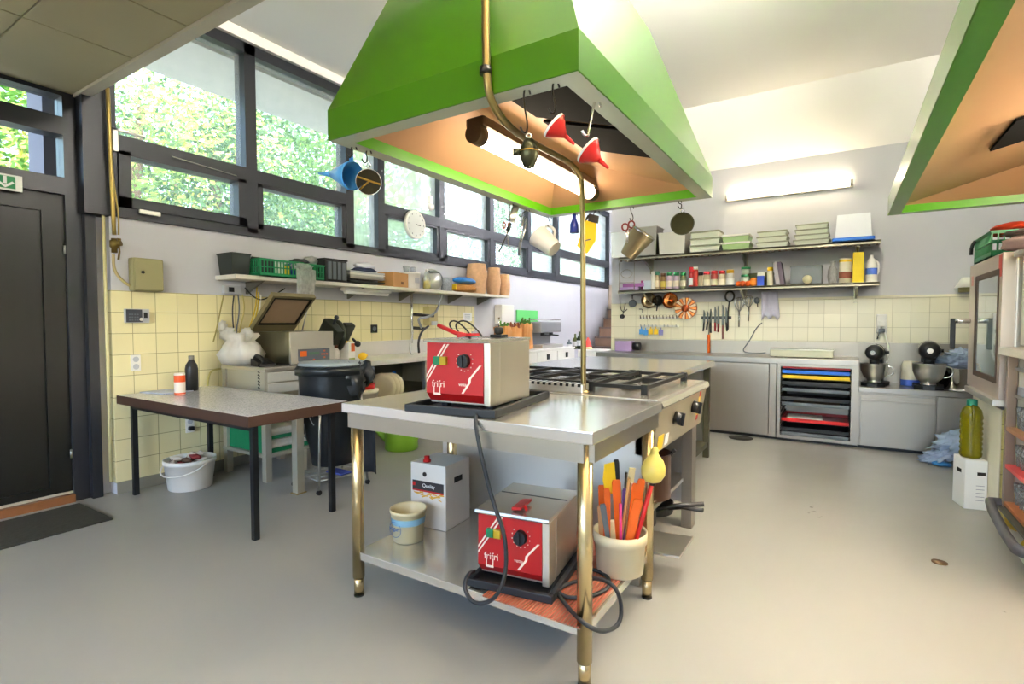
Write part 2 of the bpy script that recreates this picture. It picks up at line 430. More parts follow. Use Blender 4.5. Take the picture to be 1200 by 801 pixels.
# exit sign
xs_ = XD+.036
e_ = thing('exit_sign', 'green and white emergency exit sign above the black door', 'sign', (xs_, 1.0, 2.105))
def sgn(px, py): q = at(px, py, X=xs_); return q
q = sgn(26, 222)
e_.location = (xs_, q.y-.15, q.z-.02)
obj('sign_plate', MB().box(0, -.17, 0, .012, .15, .10, 0, .003), mat('sign_white', 'e8ecE6'.lower(), .5), e_)
obj('sign_field', MB().box(.012, -.155, .012, .0135, .115, .088), mat('sign_green', '0b7d43', .5), e_)
s = MB(); s.box(.0135, .058, .04, .0145, .074, .086).prism([(.022, .048), (.066, .014), (.066, .03), (.032, .058)], 'X', .0135, .0145).prism([(.11, .048), (.066, .014), (.066, .03), (.10, .058)], 'X', .0135, .0145)
obj('arrow', s, PAPER, e_)

struct('trim_4', MB().box(-4.36, 10.9, 1.35, -3.9, 10.95, 2.05), mat('passage_board', 'c9b7a4', .6, 0, .1))
# ---- outside: eave, column, ground, trees, all beyond the window strip
struct('roof_eave', MB().box(-5.45, -3, 3.56, XW-.22, 11.5, 3.95), CONC)
struct('roof_column', MB().box(-5.2, 1.43, -.3, -4.9, 1.68, 3.56), mat('column_grey', '62616a', .8, 0, .08, 4))
struct('ground', MB().box(-30, -20, -.5, -4.72, 40, -.15), mat('gravel_ground', 'bdb9a8', .9, 0, .15, 3))  # unseen ground, made pale to bounce white light up to the eave
def leafmat(name, cols):
    M = bpy.data.materials.new(name); M.use_nodes = True
    N = M.node_tree.nodes; L = M.node_tree.links; b = N['Principled BSDF']
    tc = N.new('ShaderNodeTexCoord'); nz = N.new('ShaderNodeTexNoise'); nz.inputs['Scale'].default_value = 1.1; nz.inputs['Detail'].default_value = 6; nz.inputs['Roughness'].default_value = .75
    L.new(tc.outputs['Object'], nz.inputs['Vector'])
    cr = N.new('ShaderNodeValToRGB'); e = cr.color_ramp.elements
    e[0].position = .34; e[0].color = lin(cols[0]); e[1].position = .68; e[1].color = lin(cols[-1])
    for i, c in enumerate(cols[1:-1]):
        k = e.new(.34+.34*(i+1)/(len(cols)-1)); k.color = lin(c)
    L.new(nz.outputs['Fac'], cr.inputs[0]); L.new(cr.outputs[0], b.inputs['Base Color']); b.inputs['Roughness'].default_value = .6
    t = N.new('ShaderNodeBsdfTranslucent'); L.new(cr.outputs[0], t.inputs[0])
    mx = N.new('ShaderNodeMixShader'); mx.inputs[0].default_value = .4
    L.new(b.outputs[0], mx.inputs[1]); L.new(t.outputs[0], mx.inputs[2]); L.new(mx.outputs[0], N['Material Output'].inputs['Surface'])
    return M
LEAF = [leafmat('foliage_mid', ['2a5522', '4c7d34', '6d9a44', '9ab05c']), leafmat('foliage_yellow', ['3f6d2a', '6b9340', 'a3b052', 'c9963e']), leafmat('foliage_dark', ['1f4a2a', '376838', '5d8850', '80a060'])]
BARK = mat('bark', '5a4a3a', .9, 0, .3, 10)
def tree_mesh(seed, n=12000, r=(2.1, 2.1, 3.0), zc=3.6):
    rd = random.Random(seed); bm = bmesh.new()
    cl = []
    for _ in range(85):
        while True:
            p = Vector((rd.uniform(-1, 1), rd.uniform(-1, 1), rd.uniform(-1, 1)))
            if .25 < p.length < 1: break
        cl.append(Vector((p.x*r[0], p.y*r[1], p.z*r[2]+zc)))
    for _ in range(n):
        c = rd.choice(cl); p = c+Vector((rd.gauss(0, .33), rd.gauss(0, .33), rd.gauss(0, .3)))
        s = rd.uniform(.035, .075)
        a = Vector((rd.gauss(0, 1), rd.gauss(0, 1), rd.gauss(0, 1))).normalized(); b_ = a.orthogonal().normalized()*s*.5; a = a*s
        bm.faces.new([bm.verts.new(p-a), bm.verts.new(p+b_), bm.verts.new(p+a), bm.verts.new(p-b_)])
    me = bpy.data.meshes.new('foliage'); bm.to_mesh(me); bm.free()
    return me
TM = [tree_mesh(1), tree_mesh(2, 12000, (1.8, 2.3, 3.2), 3.7), tree_mesh(3, 12000, (2.3, 1.9, 2.8), 3.4)]
TRUNK = MB().cyl((0, 0, -.4), (.1, .05, 2.2), .16, .11).cyl((.1, .05, 2.2), (.35, .1, 4.6), .11, .05).cyl((.1, .05, 2.2), (-.5, .3, 4.4), .09, .04).mesh('trunk', BARK)
TL = ['mid green leafy tree', 'yellow tinged leafy tree', 'dark green leafy tree']
spots = [(-9.6, 1.2, 0, 'framed by the left side of the transom window'), (-9.2, 3.6, 1, 'behind the left half of the first window by the door'), (-9.8, 5.6, 2, 'behind the right half of the first window by the door'),
         (-9.3, 7.7, 0, 'behind the second window from the door'), (-9.9, 9.8, 1, 'behind the blue funnel hung from the hood'), (-12.5, 3.2, 2, 'in the second row behind the first window'), (-12.8, 6.4, 0, 'in the second row behind the second window'),
         (-12.6, 9.6, 1, 'in the second row behind the wall clock'), (-12.4, .2, 2, 'in the second row behind the door transom'), (-9.7, 14.3, 2, 'far off behind the wall clock window'), (-9.4, 17.6, 0, 'far off behind the scissors hung from the hood'), (-9.0, 21.0, 1, 'far off behind the white jug hung from the hood')]
for i, (x, y, k, w) in enumerate(spots):
    t = thing('leafy_tree', TL[k]+' outside, '+w, 'tree', (x, y, 0), i*1.7, 'trees outside the window strip')
    me = TM[k].copy() if False else TM[k]
    o = obj('foliage', me, None, t)
    if len(me.materials) == 0: me.materials.append(LEAF[k])
    obj('trunk', TRUNK, None, t)

# ---- world and lamps
W = bpy.data.worlds.new('sky'); sc.world = W; W.use_nodes = True
N = W.node_tree.nodes; L = W.node_tree.links
sky = N.new('ShaderNodeTexSky'); sky.sky_type = 'NISHITA'; sky.sun_disc = False; sky.sun_elevation = R(42); sky.sun_rotation = R(100); sky.air_density = 1.0; sky.dust_density = 3.0; sky.altitude = 400
N['Background'].inputs[1].default_value = SKY_STRENGTH
L.new(sky.outputs[0], N['Background'].inputs[0])
def lamp(name, kind, loc, energy, color=(1, 1, 1), size=None, rot=None):
    l = bpy.data.lights.new(name, kind); l.energy = energy; l.color = color
    if size:
        l.shape = 'RECTANGLE'; l.size, l.size_y = size
    o = bpy.data.objects.new(name, l); COL.objects.link(o); o.location = loc
    if rot: o.rotation_euler = rot
    return o
s_ = lamp('sun', 'SUN', (6, 0, 12), SUN_STRENGTH, (1, .95, .85)); s_.data.angle = R(2)
s_.rotation_euler = Vector((-.75, .25, -.75)).to_track_quat('-Z', 'Y').to_euler()
sc.view_settings.view_transform = 'Standard'; sc.view_settings.look = 'None'; sc.view_settings.gamma = 1
sc.view_settings.use_curve_mapping = False; sc.view_settings.exposure = EXPOSURE
sc.cycles.use_denoising = True; sc.cycles.max_bounces = 10; sc.cycles.diffuse_bounces = 5; sc.cycles.transparent_max_bounces = 24; sc.cycles.sample_clamp_indirect = 6
sc.cycles.caustics_reflective = False; sc.cycles.caustics_refractive = False

# fluorescent tubes: shelf wall, and unseen ones added to brighten the room
TUBE = mat('lit_tube', 'ffffff', .4, 0, 0, 1, emit='ffe9c4', es=TUBE_E)
HTUBE = mat('lit_hood_tube', 'ffffff', .4, 0, 0, 1, emit='ffeccf', es=HTUBE_E)
HTUBE2 = mat('lit_hood_tube_bright', 'ffffff', .4, 0, 0, 1, emit='fff0d8', es=HTUBE2_E)
BASEW = mat('lamp_white', 'e9e5d8', .4)
a = at(850, 231, Y=YB-.05); c = at(1000, 212, Y=YB-.05)
t = thing('wall_tube_lamp', 'long lit fluorescent tube lamp high on the wall above the shelves', 'lamp', ((a.x+c.x)/2, YB, 2.69))
h = (c.x-a.x)/2
obj('lamp_base', MB().box(-h, -.045, -.012, h, 0, .012, 0, .004), BASEW, t)
obj('tube', MB().tube([(-h+.01, -.06, .03), (h-.01, -.06, .03)], .024, 12), TUBE, t)
obj('end_cap', MB().cyl((-h, -.06, .03), (-h+.03, -.06, .03), .033), BASEW, t)
obj('end_cap', MB().cyl((h-.03, -.06, .03), (h, -.06, .03), .033), BASEW, t)
CT = mat('lit_ceiling_tube', 'ffffff', .4, 0, 0, 1, emit='fff6ea', es=FILL_CEIL_E)
CTW = mat('lit_warm_tube', 'ffffff', .4, 0, 0, 1, emit='ffdca0', es=FILL_WARM_E)
CTP = mat('lit_passage_tube', 'ffffff', .4, 0, 0, 1, emit='f4f4ff', es=FILL_PASS_E)
LP = [(.9, .3, 3.3, 'over the right aisle'), (.9, -1.6, 3.3, 'at the back of the right aisle'), (-.5, -1.7, 3.3, 'behind the work table'), (.02, 2.35, 3.42, 'between the two green hoods'), (-.9, 8.6, 3.3, 'in the passage behind the shelf wall'), (-2.0, 7.6, 3.42, 'just behind the free end of the shelf wall')]  # unseen lamps, added to brighten the room, ceiling and passage
for x, y, z, w_ in LP:
    t = thing('pendant_tube_lamp', 'lit suspended tube lamp '+w_, 'lamp', (x, y, z), 0, 'suspended tube lamps')
    obj('lamp_spine', MB().box(-.10, -.78, -.09, .10, .78, -.06, 0, .006).box(-.11, -.78, -.09, -.10, .78, -.02).box(.10, -.78, -.09, .11, .78, -.02), BASEW, t)  # trough under the added tube, throws its light up to the ceiling
    obj('tube', MB().tube([(0, -.75, 0), (0, .75, 0)], .05, 14), CTW if y < 1 else (CTP if y > 5 else CT), t)
    for s in (-.55, .55): obj('suspension', MB().cyl((.08, s, -.07), (.08, s, ZC-z), .006, n=8), BASEW, t)
# ================================================================== ISLAND
def ring(r, z, n=4): return None
# ---- stainless work table in front
TX0, TX1, TY0, TY1, TZ = -1.876, -.672, 1.55, 2.315, .876
TBX, TBY = (TX0+TX1)/2, (TY0+TY1)/2
t = thing('work_table', 'stainless work table with round legs and a lower shelf, nearest the camera', 'table', (TBX, TBY, 0))
hx, hy = (TX1-TX0)/2, (TY1-TY0)/2
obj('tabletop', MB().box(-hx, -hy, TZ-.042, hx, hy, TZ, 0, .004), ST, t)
obj('apron', MB().box(-hx+.035, -hy+.006, TZ-.105, hx-.035, -hy+.026, TZ-.04).box(-hx+.035, hy-.05, TZ-.105, hx-.035, hy-.03, TZ-.04).box(-hx+.03, -hy+.03, TZ-.105, -hx+.05, hy-.03, TZ-.04).box(hx-.026, -hy+.03, TZ-.105, hx-.006, hy-.03, TZ-.04), steel('apron_steel', 'bdb8aa', .3, 0), t)
for sx in (-1, 1):
    for sy in (-1, 1):
        x, y = sx*(hx-.047), sy*(hy-.047)
        l = obj('leg', MB().cyl((x, y, .085), (x, y, TZ-.042), .0265, n=24), WSTEEL, t)
        obj('adjustable_foot', MB().cyl((x, y, .004), (x, y, .092), .0215, n=20).cyl((x, y, .083), (x, y, .089), .0255, n=20, m=1).cyl((x, y, 0), (x, y, .006), .023, m=1, n=20), [WSTEEL, BLK], l)
SZ = .205
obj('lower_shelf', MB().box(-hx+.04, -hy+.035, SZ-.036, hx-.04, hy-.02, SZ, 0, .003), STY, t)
single('ribbed_shelf_mat', (lambda b: ([b.box(-.2+i*.0125, -.365, .003, -.2+i*.0125+.007, .365, .006, 1) for i in range(32)], b.box(-.2, -.365, 0, .2, .365, .003))[1])(MB()),
       [mat('mat_tan', '9a7a62', .7), mat('mat_rib_red', 'b5654f', .6)], 'red and tan ribbed mat laid on the right part of the lower table shelf', 'mat', (TX1-.25, TBY+.0, SZ+.0005))

# ---- two red fronted fryers on black trays
def fryer(name, label, loc, rz):
    t = thing(name, label, 'fryer', loc, rz, 'red fronted fryers')
    w, d, h = .148, .36, .262
    z0 = .018
    obj('body', MB().box(-w, .03, z0, w, d, z0+.235, 0, .004).box(-w-.001, .085, z0+.002, w+.001, .0865, z0+.236), STV, t)
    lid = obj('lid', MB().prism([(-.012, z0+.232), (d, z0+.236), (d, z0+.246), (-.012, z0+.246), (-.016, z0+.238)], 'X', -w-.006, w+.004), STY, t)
    obj('lid_seam', MB().box(-w, d*.62, z0+.246, w, d*.62+.004, z0+.2475), BLK, lid)
    # front panel: upright face whose foot folds back
    p = obj('front_panel', MB().prism([(.0, z0+.04), (.035, z0+.002), (.035, z0+.234), (.004, z0+.234)], 'X', -w, w-.028), REDP, t)
    obj('side_cheek', MB().box(w-.028, .004, z0+.002, w, .04, z0+.234, 0, .003), STV, t)
    def on(x, z, dy=.0): return Vector((x, .002-dy, z0+z))
    kn = MB().cyl(on(.035, .165, -.002), on(.035, .165, .022), .026, .024, 28).box(.031, -.026, z0+.145, .039, -.02, z0+.187)
    k = obj('control_knob', kn, BLK, p)
    mk = MB()
    for i in range(11):
        a = R(-220+i*26); c, s = math.cos(a), math.sin(a); q = Vector((.035, -.0006, z0+.165))
        x, z = q.x+c*.037, q.z+s*.037
        mk.box(x-.0016, -.0006, z-.0016, x+.0016, .004, z+.0016)
    pts = [(-.13, .075, -.072, .225), (-.118, .068, -.052, .225)]
    for x0, za, x1, zb in ((-.148, .108, -.062, .226), (-.148, .088, -.046, .226)):
        mk.prism([(x0, z0+za), (x0, z0+za-.009), (x1+.007, z0+zb), (x1, z0+zb)], 'Y', -.0008, .006)
    mk.prism([(.02, z0+.045), (.03, z0+.045), (.062, z0+.085), (.052, z0+.085)], 'Y', -.0006, .006)
    mk.prism([(.052, z0+.085), (.062, z0+.085), (.064, z0+.1), (.054, z0+.1)], 'Y', -.0006, .006)
    mk.prism([(.054, z0+.1), (.064, z0+.1), (.112, z0+.15), (.102, z0+.15)], 'Y', -.0006, .006)
    for (x0, x1, z_a, z_b) in ((-.113, -.109, .03, .066), (-.085, -.081, .03, .066), (-.113, -.081, .03, .034)): mk.box(x0, -.0006, z0+z_a+.012, x1, .004, z0+z_b)
    obj('panel_markings', mk, mat('marking_white', 'eddccb', .5), p)
    sw = obj('rocker_switch', MB().box(-.108, -.012, z0+.148, -.078, .006, z0+.18, 0, .003), mat('switch_green', '1c7a4c', .3), p)
    obj('rocker_switch', MB().box(-.077, -.012, z0+.148, -.047, .006, z0+.18, 0, .003), mat('switch_amber', 'a9921d', .3), p)
    ml = mat('marking_white', 'eddccb')
    # brand marks: a small double basket emblem and a small model mark
    lettering('frifri', .036, ml, p, face_M((-.09, -.0008, z0+.075), (1, 0, 0), (0, 0, 1)))
    lettering('vetta', .018, ml, p, face_M((.026, -.0008, z0+.078), (1, 0, 0), (0, 0, 1)))
    for x in (-w+.03, w-.05):
        obj('foot', MB().box(x, .06, 0, x+.03, .09, z0, 0, .002), BLK, t)
        obj('foot', MB().box(x, d-.06, 0, x+.03, d-.03, z0, 0, .002), BLK, t)
    obj('basket_handle', MB().tube([(-.02, .13, z0+.248), (.03, .05, z0+.262), (.05, .02, z0+.262)], .006).prism([(-.012, z0+.25), (.028, z0+.256), (.028, z0+.266), (-.012, z0+.26)], 'Y', .02, .13), RED, t)
    t.scale = (1, 1, 1.07)
    return t
def tray(label, loc, rz, w=.2, d=.3):
    m = MB().box(-w+.012, -d+.012, 0, w-.012, d-.012, .006)
    m.box(-w, -d, .0, w, -d+.018, .03, 0, .004).box(-w, d-.018, 0, w, d, .03, 0, .004).box(-w, -d+.018, 0, -w+.018, d-.018, .03, 0, .004).box(w-.018, -d+.018, 0, w, d-.018, .03, 0, .004)
    return single('serving_tray', m, DRK, label, 'tray', loc, rz, 'black trays under the fryers')
A1 = R(8.5)
tray('black tray under the fryer on top of the work table', (-1.318, 1.853, TZ+.001), A1)
f1 = fryer('deep_fryer', 'red fronted steel fryer on top of the work table', (-1.288, 1.632, TZ+.008), A1*.6)
tray('black tray under the fryer on the lower shelf', (-1.075, 1.85, SZ+.007), A1, .175, .235)
f2 = fryer('deep_fryer', 'red fronted steel fryer standing on the lower shelf', (-1.055, 1.672, SZ+.0135), A1)
# raised basket wires and red grip on the upper fryer, black pusher knob
b = MB()
for dx in (0, .05):
    b.tube([(dx*.3, .0, .0), (-.05+dx*.6, -.01, .055), (-.02+dx, .0, .075), (.035+dx, .0, .035), (.06+dx, 0, .004)], .0035, 6, sm=2)
bk = thing('fryer_basket', 'wire fryer basket with red handle lying on the upper fryer', 'basket', (-1.37, 1.75, TZ+.294), R(8))
obj('wire', b, PNS, bk)
obj('handle', MB().tube([(-.07, -.05, .05), (.02, -.06, .018), (.075, -.06, .008)], .009, 8), RED, bk)
lf = thing('fryer_lid_knob', 'black knob on a small steel stem standing on the upper fryer', 'knob', (-1.24, 1.86, TZ+.2925))
obj('plate', MB().box(-.03, -.025, 0, .03, .025, .012, 0, .003), BLK, lf)
obj('grip', MB().lathe([(.012, .012), (.02, .02), (.02, .04), (.012, .044)], n=16), BLK, lf)
obj('stem', MB().cyl((0, 0, .04), (0, 0, .085), .004), CHR, lf)
# cords
def cord(label, pts, r=.0075, m=None, name='electric_cable', sm=3, cat='cord'):
    c = Vector(pts[0])
    return single(name, MB().tube([Vector(p)-c for p in pts], r, 8, sm=sm), m or DRK, label, cat, c)
q0 = at(552, 474, Y=1.56)
pts = [(-1.19, 1.64, TZ+.02), at(556, 490, Y=1.535), at(563, 530, Y=1.52), at(578, 590, Y=1.52), at(592, 625, Y=1.50), at(594, 670, Y=1.49), at(582, 702, Y=1.48), at(556, 709, Y=1.48), at(543, 690, Y=1.49), at(548, 672, Y=1.515), (-1.2, 1.62, SZ+.055)]
cord('dark cable hanging from the upper fryer and looping by the lower tray', pts, .0075)
z = SZ+.016
pts = [at(640, 702, Z=z), at(655, 672, Z=z), at(680, 663, Z=z), at(712, 672, Z=z), at(716, 688, Z=z), at(690, 700, Z=z), at(660, 700, Z=z), at(652, 688, Z=z), at(690, 676, Z=z+.012), at(715, 680, X=-.66), at(728, 700, X=-.645), at(728, 730, X=-.645), at(710, 741, X=-.65), at(690, 735, X=-.665), at(668, 715, Z=z), at(650, 690, Z=z)]
cord('dark cable coiled on the ribbed mat behind the front right table leg', pts, .0075)

# ---- oil box, yoghurt tub, utensil bucket on the lower shelf
c = (at(519, 621, Z=SZ)+at(483, 611, Z=SZ))/2
box = thing('oil_box', 'white oil carton with red cap on the lower table shelf', 'box', (c.x+.015, c.y+.09, SZ+.001), R(4))
w, d, h = .108, .108, .322
obj('carton', MB().box(-w, -d, 0, w, d, h, 0, .003), mat('carton_white', 'dcd6cb', .7, 0, .03), box)
lb = obj('printed_label', MB().box(-w+.012, -d-.0015, h-.135, w-.012, -d, h-.09).box(-w+.012, -d-.0017, h-.143, w-.012, -d, h-.135, 1).box(-w+.012, -d-.0018, h-.118, -w+.03, -d, h-.1, 1), [mat('label_dark', '3a3434', .6), RED], box)
lettering('Quality', .026, PAPER, lb, face_M((.005, -d-.002, h-.112), (1, 0, 0), (0, 0, 1)))
b = MB()
rd = random.Random(3)
for i in range(22):
    x = rd.uniform(-w+.02, w-.025); zz = rd.uniform(h-.175, h-.15); a = rd.uniform(-.5, .5)
    b.prism([(x, zz), (x+.022, zz+.022*a), (x+.02, zz+.006+.022*a), (x-.002, zz+.006)], 'Y', -d-.0015, -d)
obj('printed_picture', b, mat('print_yellow', 'd9a93a', .6), box)
obj('handle_hole', MB().box(w, -.035, h-.1, w+.0012, .035, h-.072, 0, .0), mat('hole_dark', '2a2622', .9), box)
obj('pull_tab', MB().cyl((-.02, -d-.0012, h-.055), (-.02, -d, h-.055), .012), mat('hole_dark', '2a2622'), box)
obj('cap', MB().lathe([(.02, h), (.02, h+.012), (.014, h+.014), (.014, h+.03), (.008, h+.032)], (-.03, -.075, 0), 16), RED, box)
c = at(477, 632, Z=SZ)
tub = thing('yoghurt_tub', 'cream plastic tub with a blue printed band on the lower shelf', 'tub', (c.x, c.y+.01, SZ+.001))
obj('tub_body', MB().lathe([(.066, 0), (.07, .003), (.082, .135), (.086, .136), (.087, .15), (.083, .15), (.079, .14), (.067, .01), (0, .01)], n=36), mat('tub_cream', 'ded0a4', .4, 0, .04), tub)
obj('printed_band', MB().lathe([(.0782, .085), (.0812, .115)], n=36, caps=False), mat('tub_print_blue', '87b4c8', .5, 0, .3, 12), tub)
b = MB()
ml = mat('tub_text_blue', '3c6ea8', .5)
lettering('yogurt', .026, ml, tub, face_M((-.01, -.0805, .072), (1, -.05, 0), (0, .06, 1)))
b = MB()
for k in range(28):
    a = 2*PI*k/28; a2 = 2*PI*(k+1)/28
    P = lambda t, r: (-.01+math.cos(t)*r, -.0803+abs(math.cos(t)*r)*.12, .068+math.sin(t)*r)
    b.quad([P(a, .034), P(a2, .034), P(a2, .0365), P(a, .0365)])
obj('printed_ring', b, ml, tub)

c = at(729, 668, Z=SZ)
BX, BY = -.757, 2.03
bu = thing('utensil_bucket', 'cream plastic bucket full of spatulas on the right of the lower shelf', 'bucket', (BX, BY, SZ+.007))
obj('bucket_body', MB().lathe([(.088, 0), (.094, .004), (.102, .125), (.108, .126), (.109, .17), (.105, .17), (.099, .16), (.09, .01), (0, .01)], n=40), mat('bucket_cream', 'ddd2ae', .4, 0, .03), bu)
UT = 'utensils in the cream bucket'
def utensil(name, label, px, py, lx, m, kind, r=.006, cat='utensil', dy=0):
    base = Vector((BX+lx*.05, BY-.02+dy, SZ+.02)); top = at(px, py, Y=BY-.035+dy)
    v = top-base
    if kind == 'stick':
        return single(name, MB().tube([v*0, v*.5, v], r, 8), m, label, cat, base, 0, UT)
    t = thing(name, label, cat, base, 0, UT)
    d = v.normalized(); side = RT-d*RT.dot(d); side.normalize(); nn = d.cross(side)
    if kind == 'spatula':
        obj('handle', MB().tube([v*0, v*.45, v*.72], r, 8), m[0], t)
        b = MB(Matrix.Translation(v*.7) @ Matrix((side, nn, d)).transposed().to_4x4()); L = v.length*.3
        b.prism([(-.016, 0), (.016, 0), (.027, L*.45), (.02, L), (-.02, L*.93), (-.027, L*.45)], 'Y', -.002, .002)
        obj('blade', b, m[1], t)
    elif kind == 'flat':
        b = MB(Matrix((side, nn, d)).transposed().to_4x4()); L = v.length
        b.prism([(-r*.7, 0), (r*.7, 0), (r*1.5, L*.97), (r*1.1, L), (-r*1.1, L), (-r*1.5, L*.97)], 'Y', -.003, .003)
        obj('paddle', b, m, t)
    elif kind == 'brush':
        obj('handle', MB().tube([v*0, v*.5, v*.86], r, 8), m[0], t)
        b = MB(Matrix.Translation(v*.86) @ Matrix((side, nn, d)).transposed().to_4x4()); L = v.length*.14
        b.box(-.012, -.004, 0, .012, .004, L)
        obj('head', b, m[1], t)
    return t
utensil('silicone_spatula', 'yellow bladed spatula standing in the cream bucket', 714, 541, -.8, (ORG, YEL), 'spatula', .006)
utensil('wooden_spoon', 'leftmost orange spoon handle in the cream bucket', 705, 568, -1.3, ORG, 'flat', .010)
utensil('wooden_spoon', 'orange spoon handle leaning right of the leftmost one in the bucket', 711, 572, -.6, ORG, 'flat', .008, dy=-.02)
utensil('rubber_scraper', 'broad orange scraper under the yellow spatula in the bucket', 722, 562, .1, ORG, 'flat', .012, dy=.01)
utensil('dark_ladle', 'dark ladle handle behind the yellow spatula in the bucket', 722, 538, -.2, DRK, 'flat', .008, dy=.05)
utensil('dark_tongs', 'pair of dark tongs right of the yellow spatula', 734, 553, .0, PNS, 'stick', .006, dy=.04)
utensil('magenta_spoon', 'thin magenta spoon handle in the middle of the bucket', 727, 590, .5, PINK, 'stick', .006, dy=-.03)
utensil('purple_scraper', 'purple handled scraper in the middle of the bucket', 733, 572, .2, mat('purple_plastic', '55346e', .4), 'flat', .008, dy=-.005)
utensil('pastry_brush', 'pastry brush with pale bristles pointing up in the bucket', 741, 548, .1, (WOOD, mat('bristle', 'c9b98a', .8)), 'brush', .006)
utensil('wooden_spoon', 'light wooden stick beside the pastry brush in the bucket', 737, 560, .0, mat('light_wood', 'b98d55', .6), 'stick', .0055, dy=-.01)
utensil('wooden_spoon', 'orange handle right of the pastry brush in the bucket', 745, 566, .4, ORG, 'flat', .009, dy=.01)
utensil('square_stick', 'thick orange square ended stick at the front of the bucket', 748, 585, .5, ORG, 'flat', .013, dy=-.03)
utensil('wooden_spoon', 'orange handle between the thick stick and the ball whisk', 752, 561, .7, ORG, 'flat', .010, dy=.02)
utensil('dark_scraper', 'dark handled scraper on the left at the bucket rim', 706, 590, -.1, GREYP, 'flat', .008, dy=-.04)
utensil('pale_scraper', 'pale flat stick leaning left at the bucket front', 703, 592, -1.2, mat('pale_wood', 'd09a6a', .6), 'flat', .007, dy=-.02)
# balloon shaped yellow ladle/whisk with red handle
base = Vector((BX+.05, BY-.05, SZ+.03)); j = at(765, 562, Y=1.98); top = at(767, 530, Y=1.98)
t = thing('balloon_scoop', 'translucent yellow balloon shaped scoop on a red handle in the bucket', 'utensil', base, 0, UT)
obj('handle', MB().tube([base-base, (j-base)*.5, j-base], .0085, 10), RED, t)
b = MB(); d = (top-j).normalized()
b.lathe([(.008, -.012), (.03, -.004), (.045, .02), (.047, .045), (.036, .075), (.018, .098), (.014, .106), (.016, .118), (.008, .128)], j-base, 20, ax=d)
obj('bulb', b, mat('bulb_yellow', 'e3cf6a', .35, 0, .06, trans=.25), t)
obj('ferrule', MB().cyl(j-base-d*.02, j-base+d*.012, .012), BLK, t)

# ================================================================== RANGE AND REAR BENCH
RX0, RX1, RY0, RY1 = -1.95, -.70, 2.335, 3.30
t = thing('gas_range', 'stainless gas range with two visible dials behind the work table', 'range', ((RX0+RX1)/2, (RY0+RY1)/2, 0))
cx, cy = (RX0+RX1)/2, (RY0+RY1)/2
def L_(x): return x-cx
def K_(y): return y-cy
obj('side_panel', MB().box(L_(RX0), K_(RY0), .12, L_(RX1)-.06, K_(RY0)+.02, .85), STM, t)
obj('side_panel', MB().box(L_(RX0), K_(RY1)-.02, .12, L_(RX1)-.06, K_(RY1), .85), STM, t)
obj('back_panel', MB().box(L_(RX0), K_(RY0)+.02, .12, L_(RX0)+.02, K_(RY1)-.02, .85), STM, t)
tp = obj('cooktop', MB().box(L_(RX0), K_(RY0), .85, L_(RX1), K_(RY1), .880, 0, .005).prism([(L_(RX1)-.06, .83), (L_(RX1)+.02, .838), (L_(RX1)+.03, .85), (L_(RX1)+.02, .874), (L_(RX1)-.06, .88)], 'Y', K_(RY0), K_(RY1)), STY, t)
# sloping control panel
cp = obj('control_panel', MB().prism([(L_(RX1)+.01, .838), (L_(RX1)-.025, .62), (L_(RX1)-.10, .62), (L_(RX1)-.10, .838)], 'Y', K_(RY0), K_(RY1)), mat('range_panel', 'c2bba2', .35, .6, .06), t)
sl = Vector((.035, 0, .218)).normalized(); nrm = Vector((.218, 0, -.035)).normalized()
for px, py in ((791, 489), (812, 476)):
    q = at(px, py, X=RX1+.0); q = Vector((L_(q.x), K_(q.y), q.z))
    k = obj('dial', MB().cyl(q, q+nrm*.035, .034, .03, 24), BLK, cp)
    g = MB(Matrix.Translation(q+nrm*.035) @ Matrix((Vector((0, 1, 0)), sl, nrm)).transposed().to_4x4()); g.box(-.008, -.032, -.01, .008, .032, .012, 0, .003)
    obj('dial_grip', g, BLK, k)
def onp(y, z, e=.0015):  # point on the sloping panel
    x = RX1-.025+(z-.62)*.16+e
    return Vector((L_(x), K_(y), z))
for (y0, z0, y1, z1, m_) in ((2.40, .63, 2.49, .70, YEL), (2.52, .635, 2.58, .69, PAPER), (3.14, .80, 3.17, .83, RED), (3.15, .66, 3.19, .69, RED), (3.13, .69, 3.18, .80, mat('sticker_yellow', 'e3c96a', .6))):
    obj('sticker', MB().hexa([onp(y0, z0, 0), onp(y1, z0, 0), onp(y1, z1, 0), onp(y0, z1, 0)], [onp(y0, z0, .002), onp(y1, z0, .002), onp(y1, z1, .002), onp(y0, z1, .002)]), m_, cp)
obj('front_leg', MB().box(L_(RX1)-.10, K_(RY1)-.13, 0, L_(RX1)-.04, K_(RY1)-.03, .62), STD, t)
obj('front_leg', MB().box(L_(RX1)-.14, K_(RY0)+.005, 0, L_(RX1)-.08, K_(RY0)+.045, .62), STD, t)
obj('rear_leg', MB().box(L_(RX0), K_(RY0)+.03, 0, L_(RX0)+.05, K_(RY0)+.08, .2), STV, t)
obj('rear_leg', MB().box(L_(RX0), K_(RY1)-.08, 0, L_(RX0)+.05, K_(RY1)-.03, .2), STV, t)
obj('pot_shelf', MB().box(L_(RX0)+.02, K_(RY0)+.02, .28, L_(RX1)-.09, K_(RY1)-.02, .30), STM, t)
obj('drip_shelf', MB().hexa([(L_(-.95), K_(2.36), .335-.19), (L_(-.60), K_(2.36), .17), (L_(-.60), K_(2.62), .17), (L_(-.95), K_(2.62), .145)], [(L_(-.95), K_(2.36), .155), (L_(-.60), K_(2.36), .18), (L_(-.60), K_(2.62), .18), (L_(-.95), K_(2.62), .155)]), STM, t)
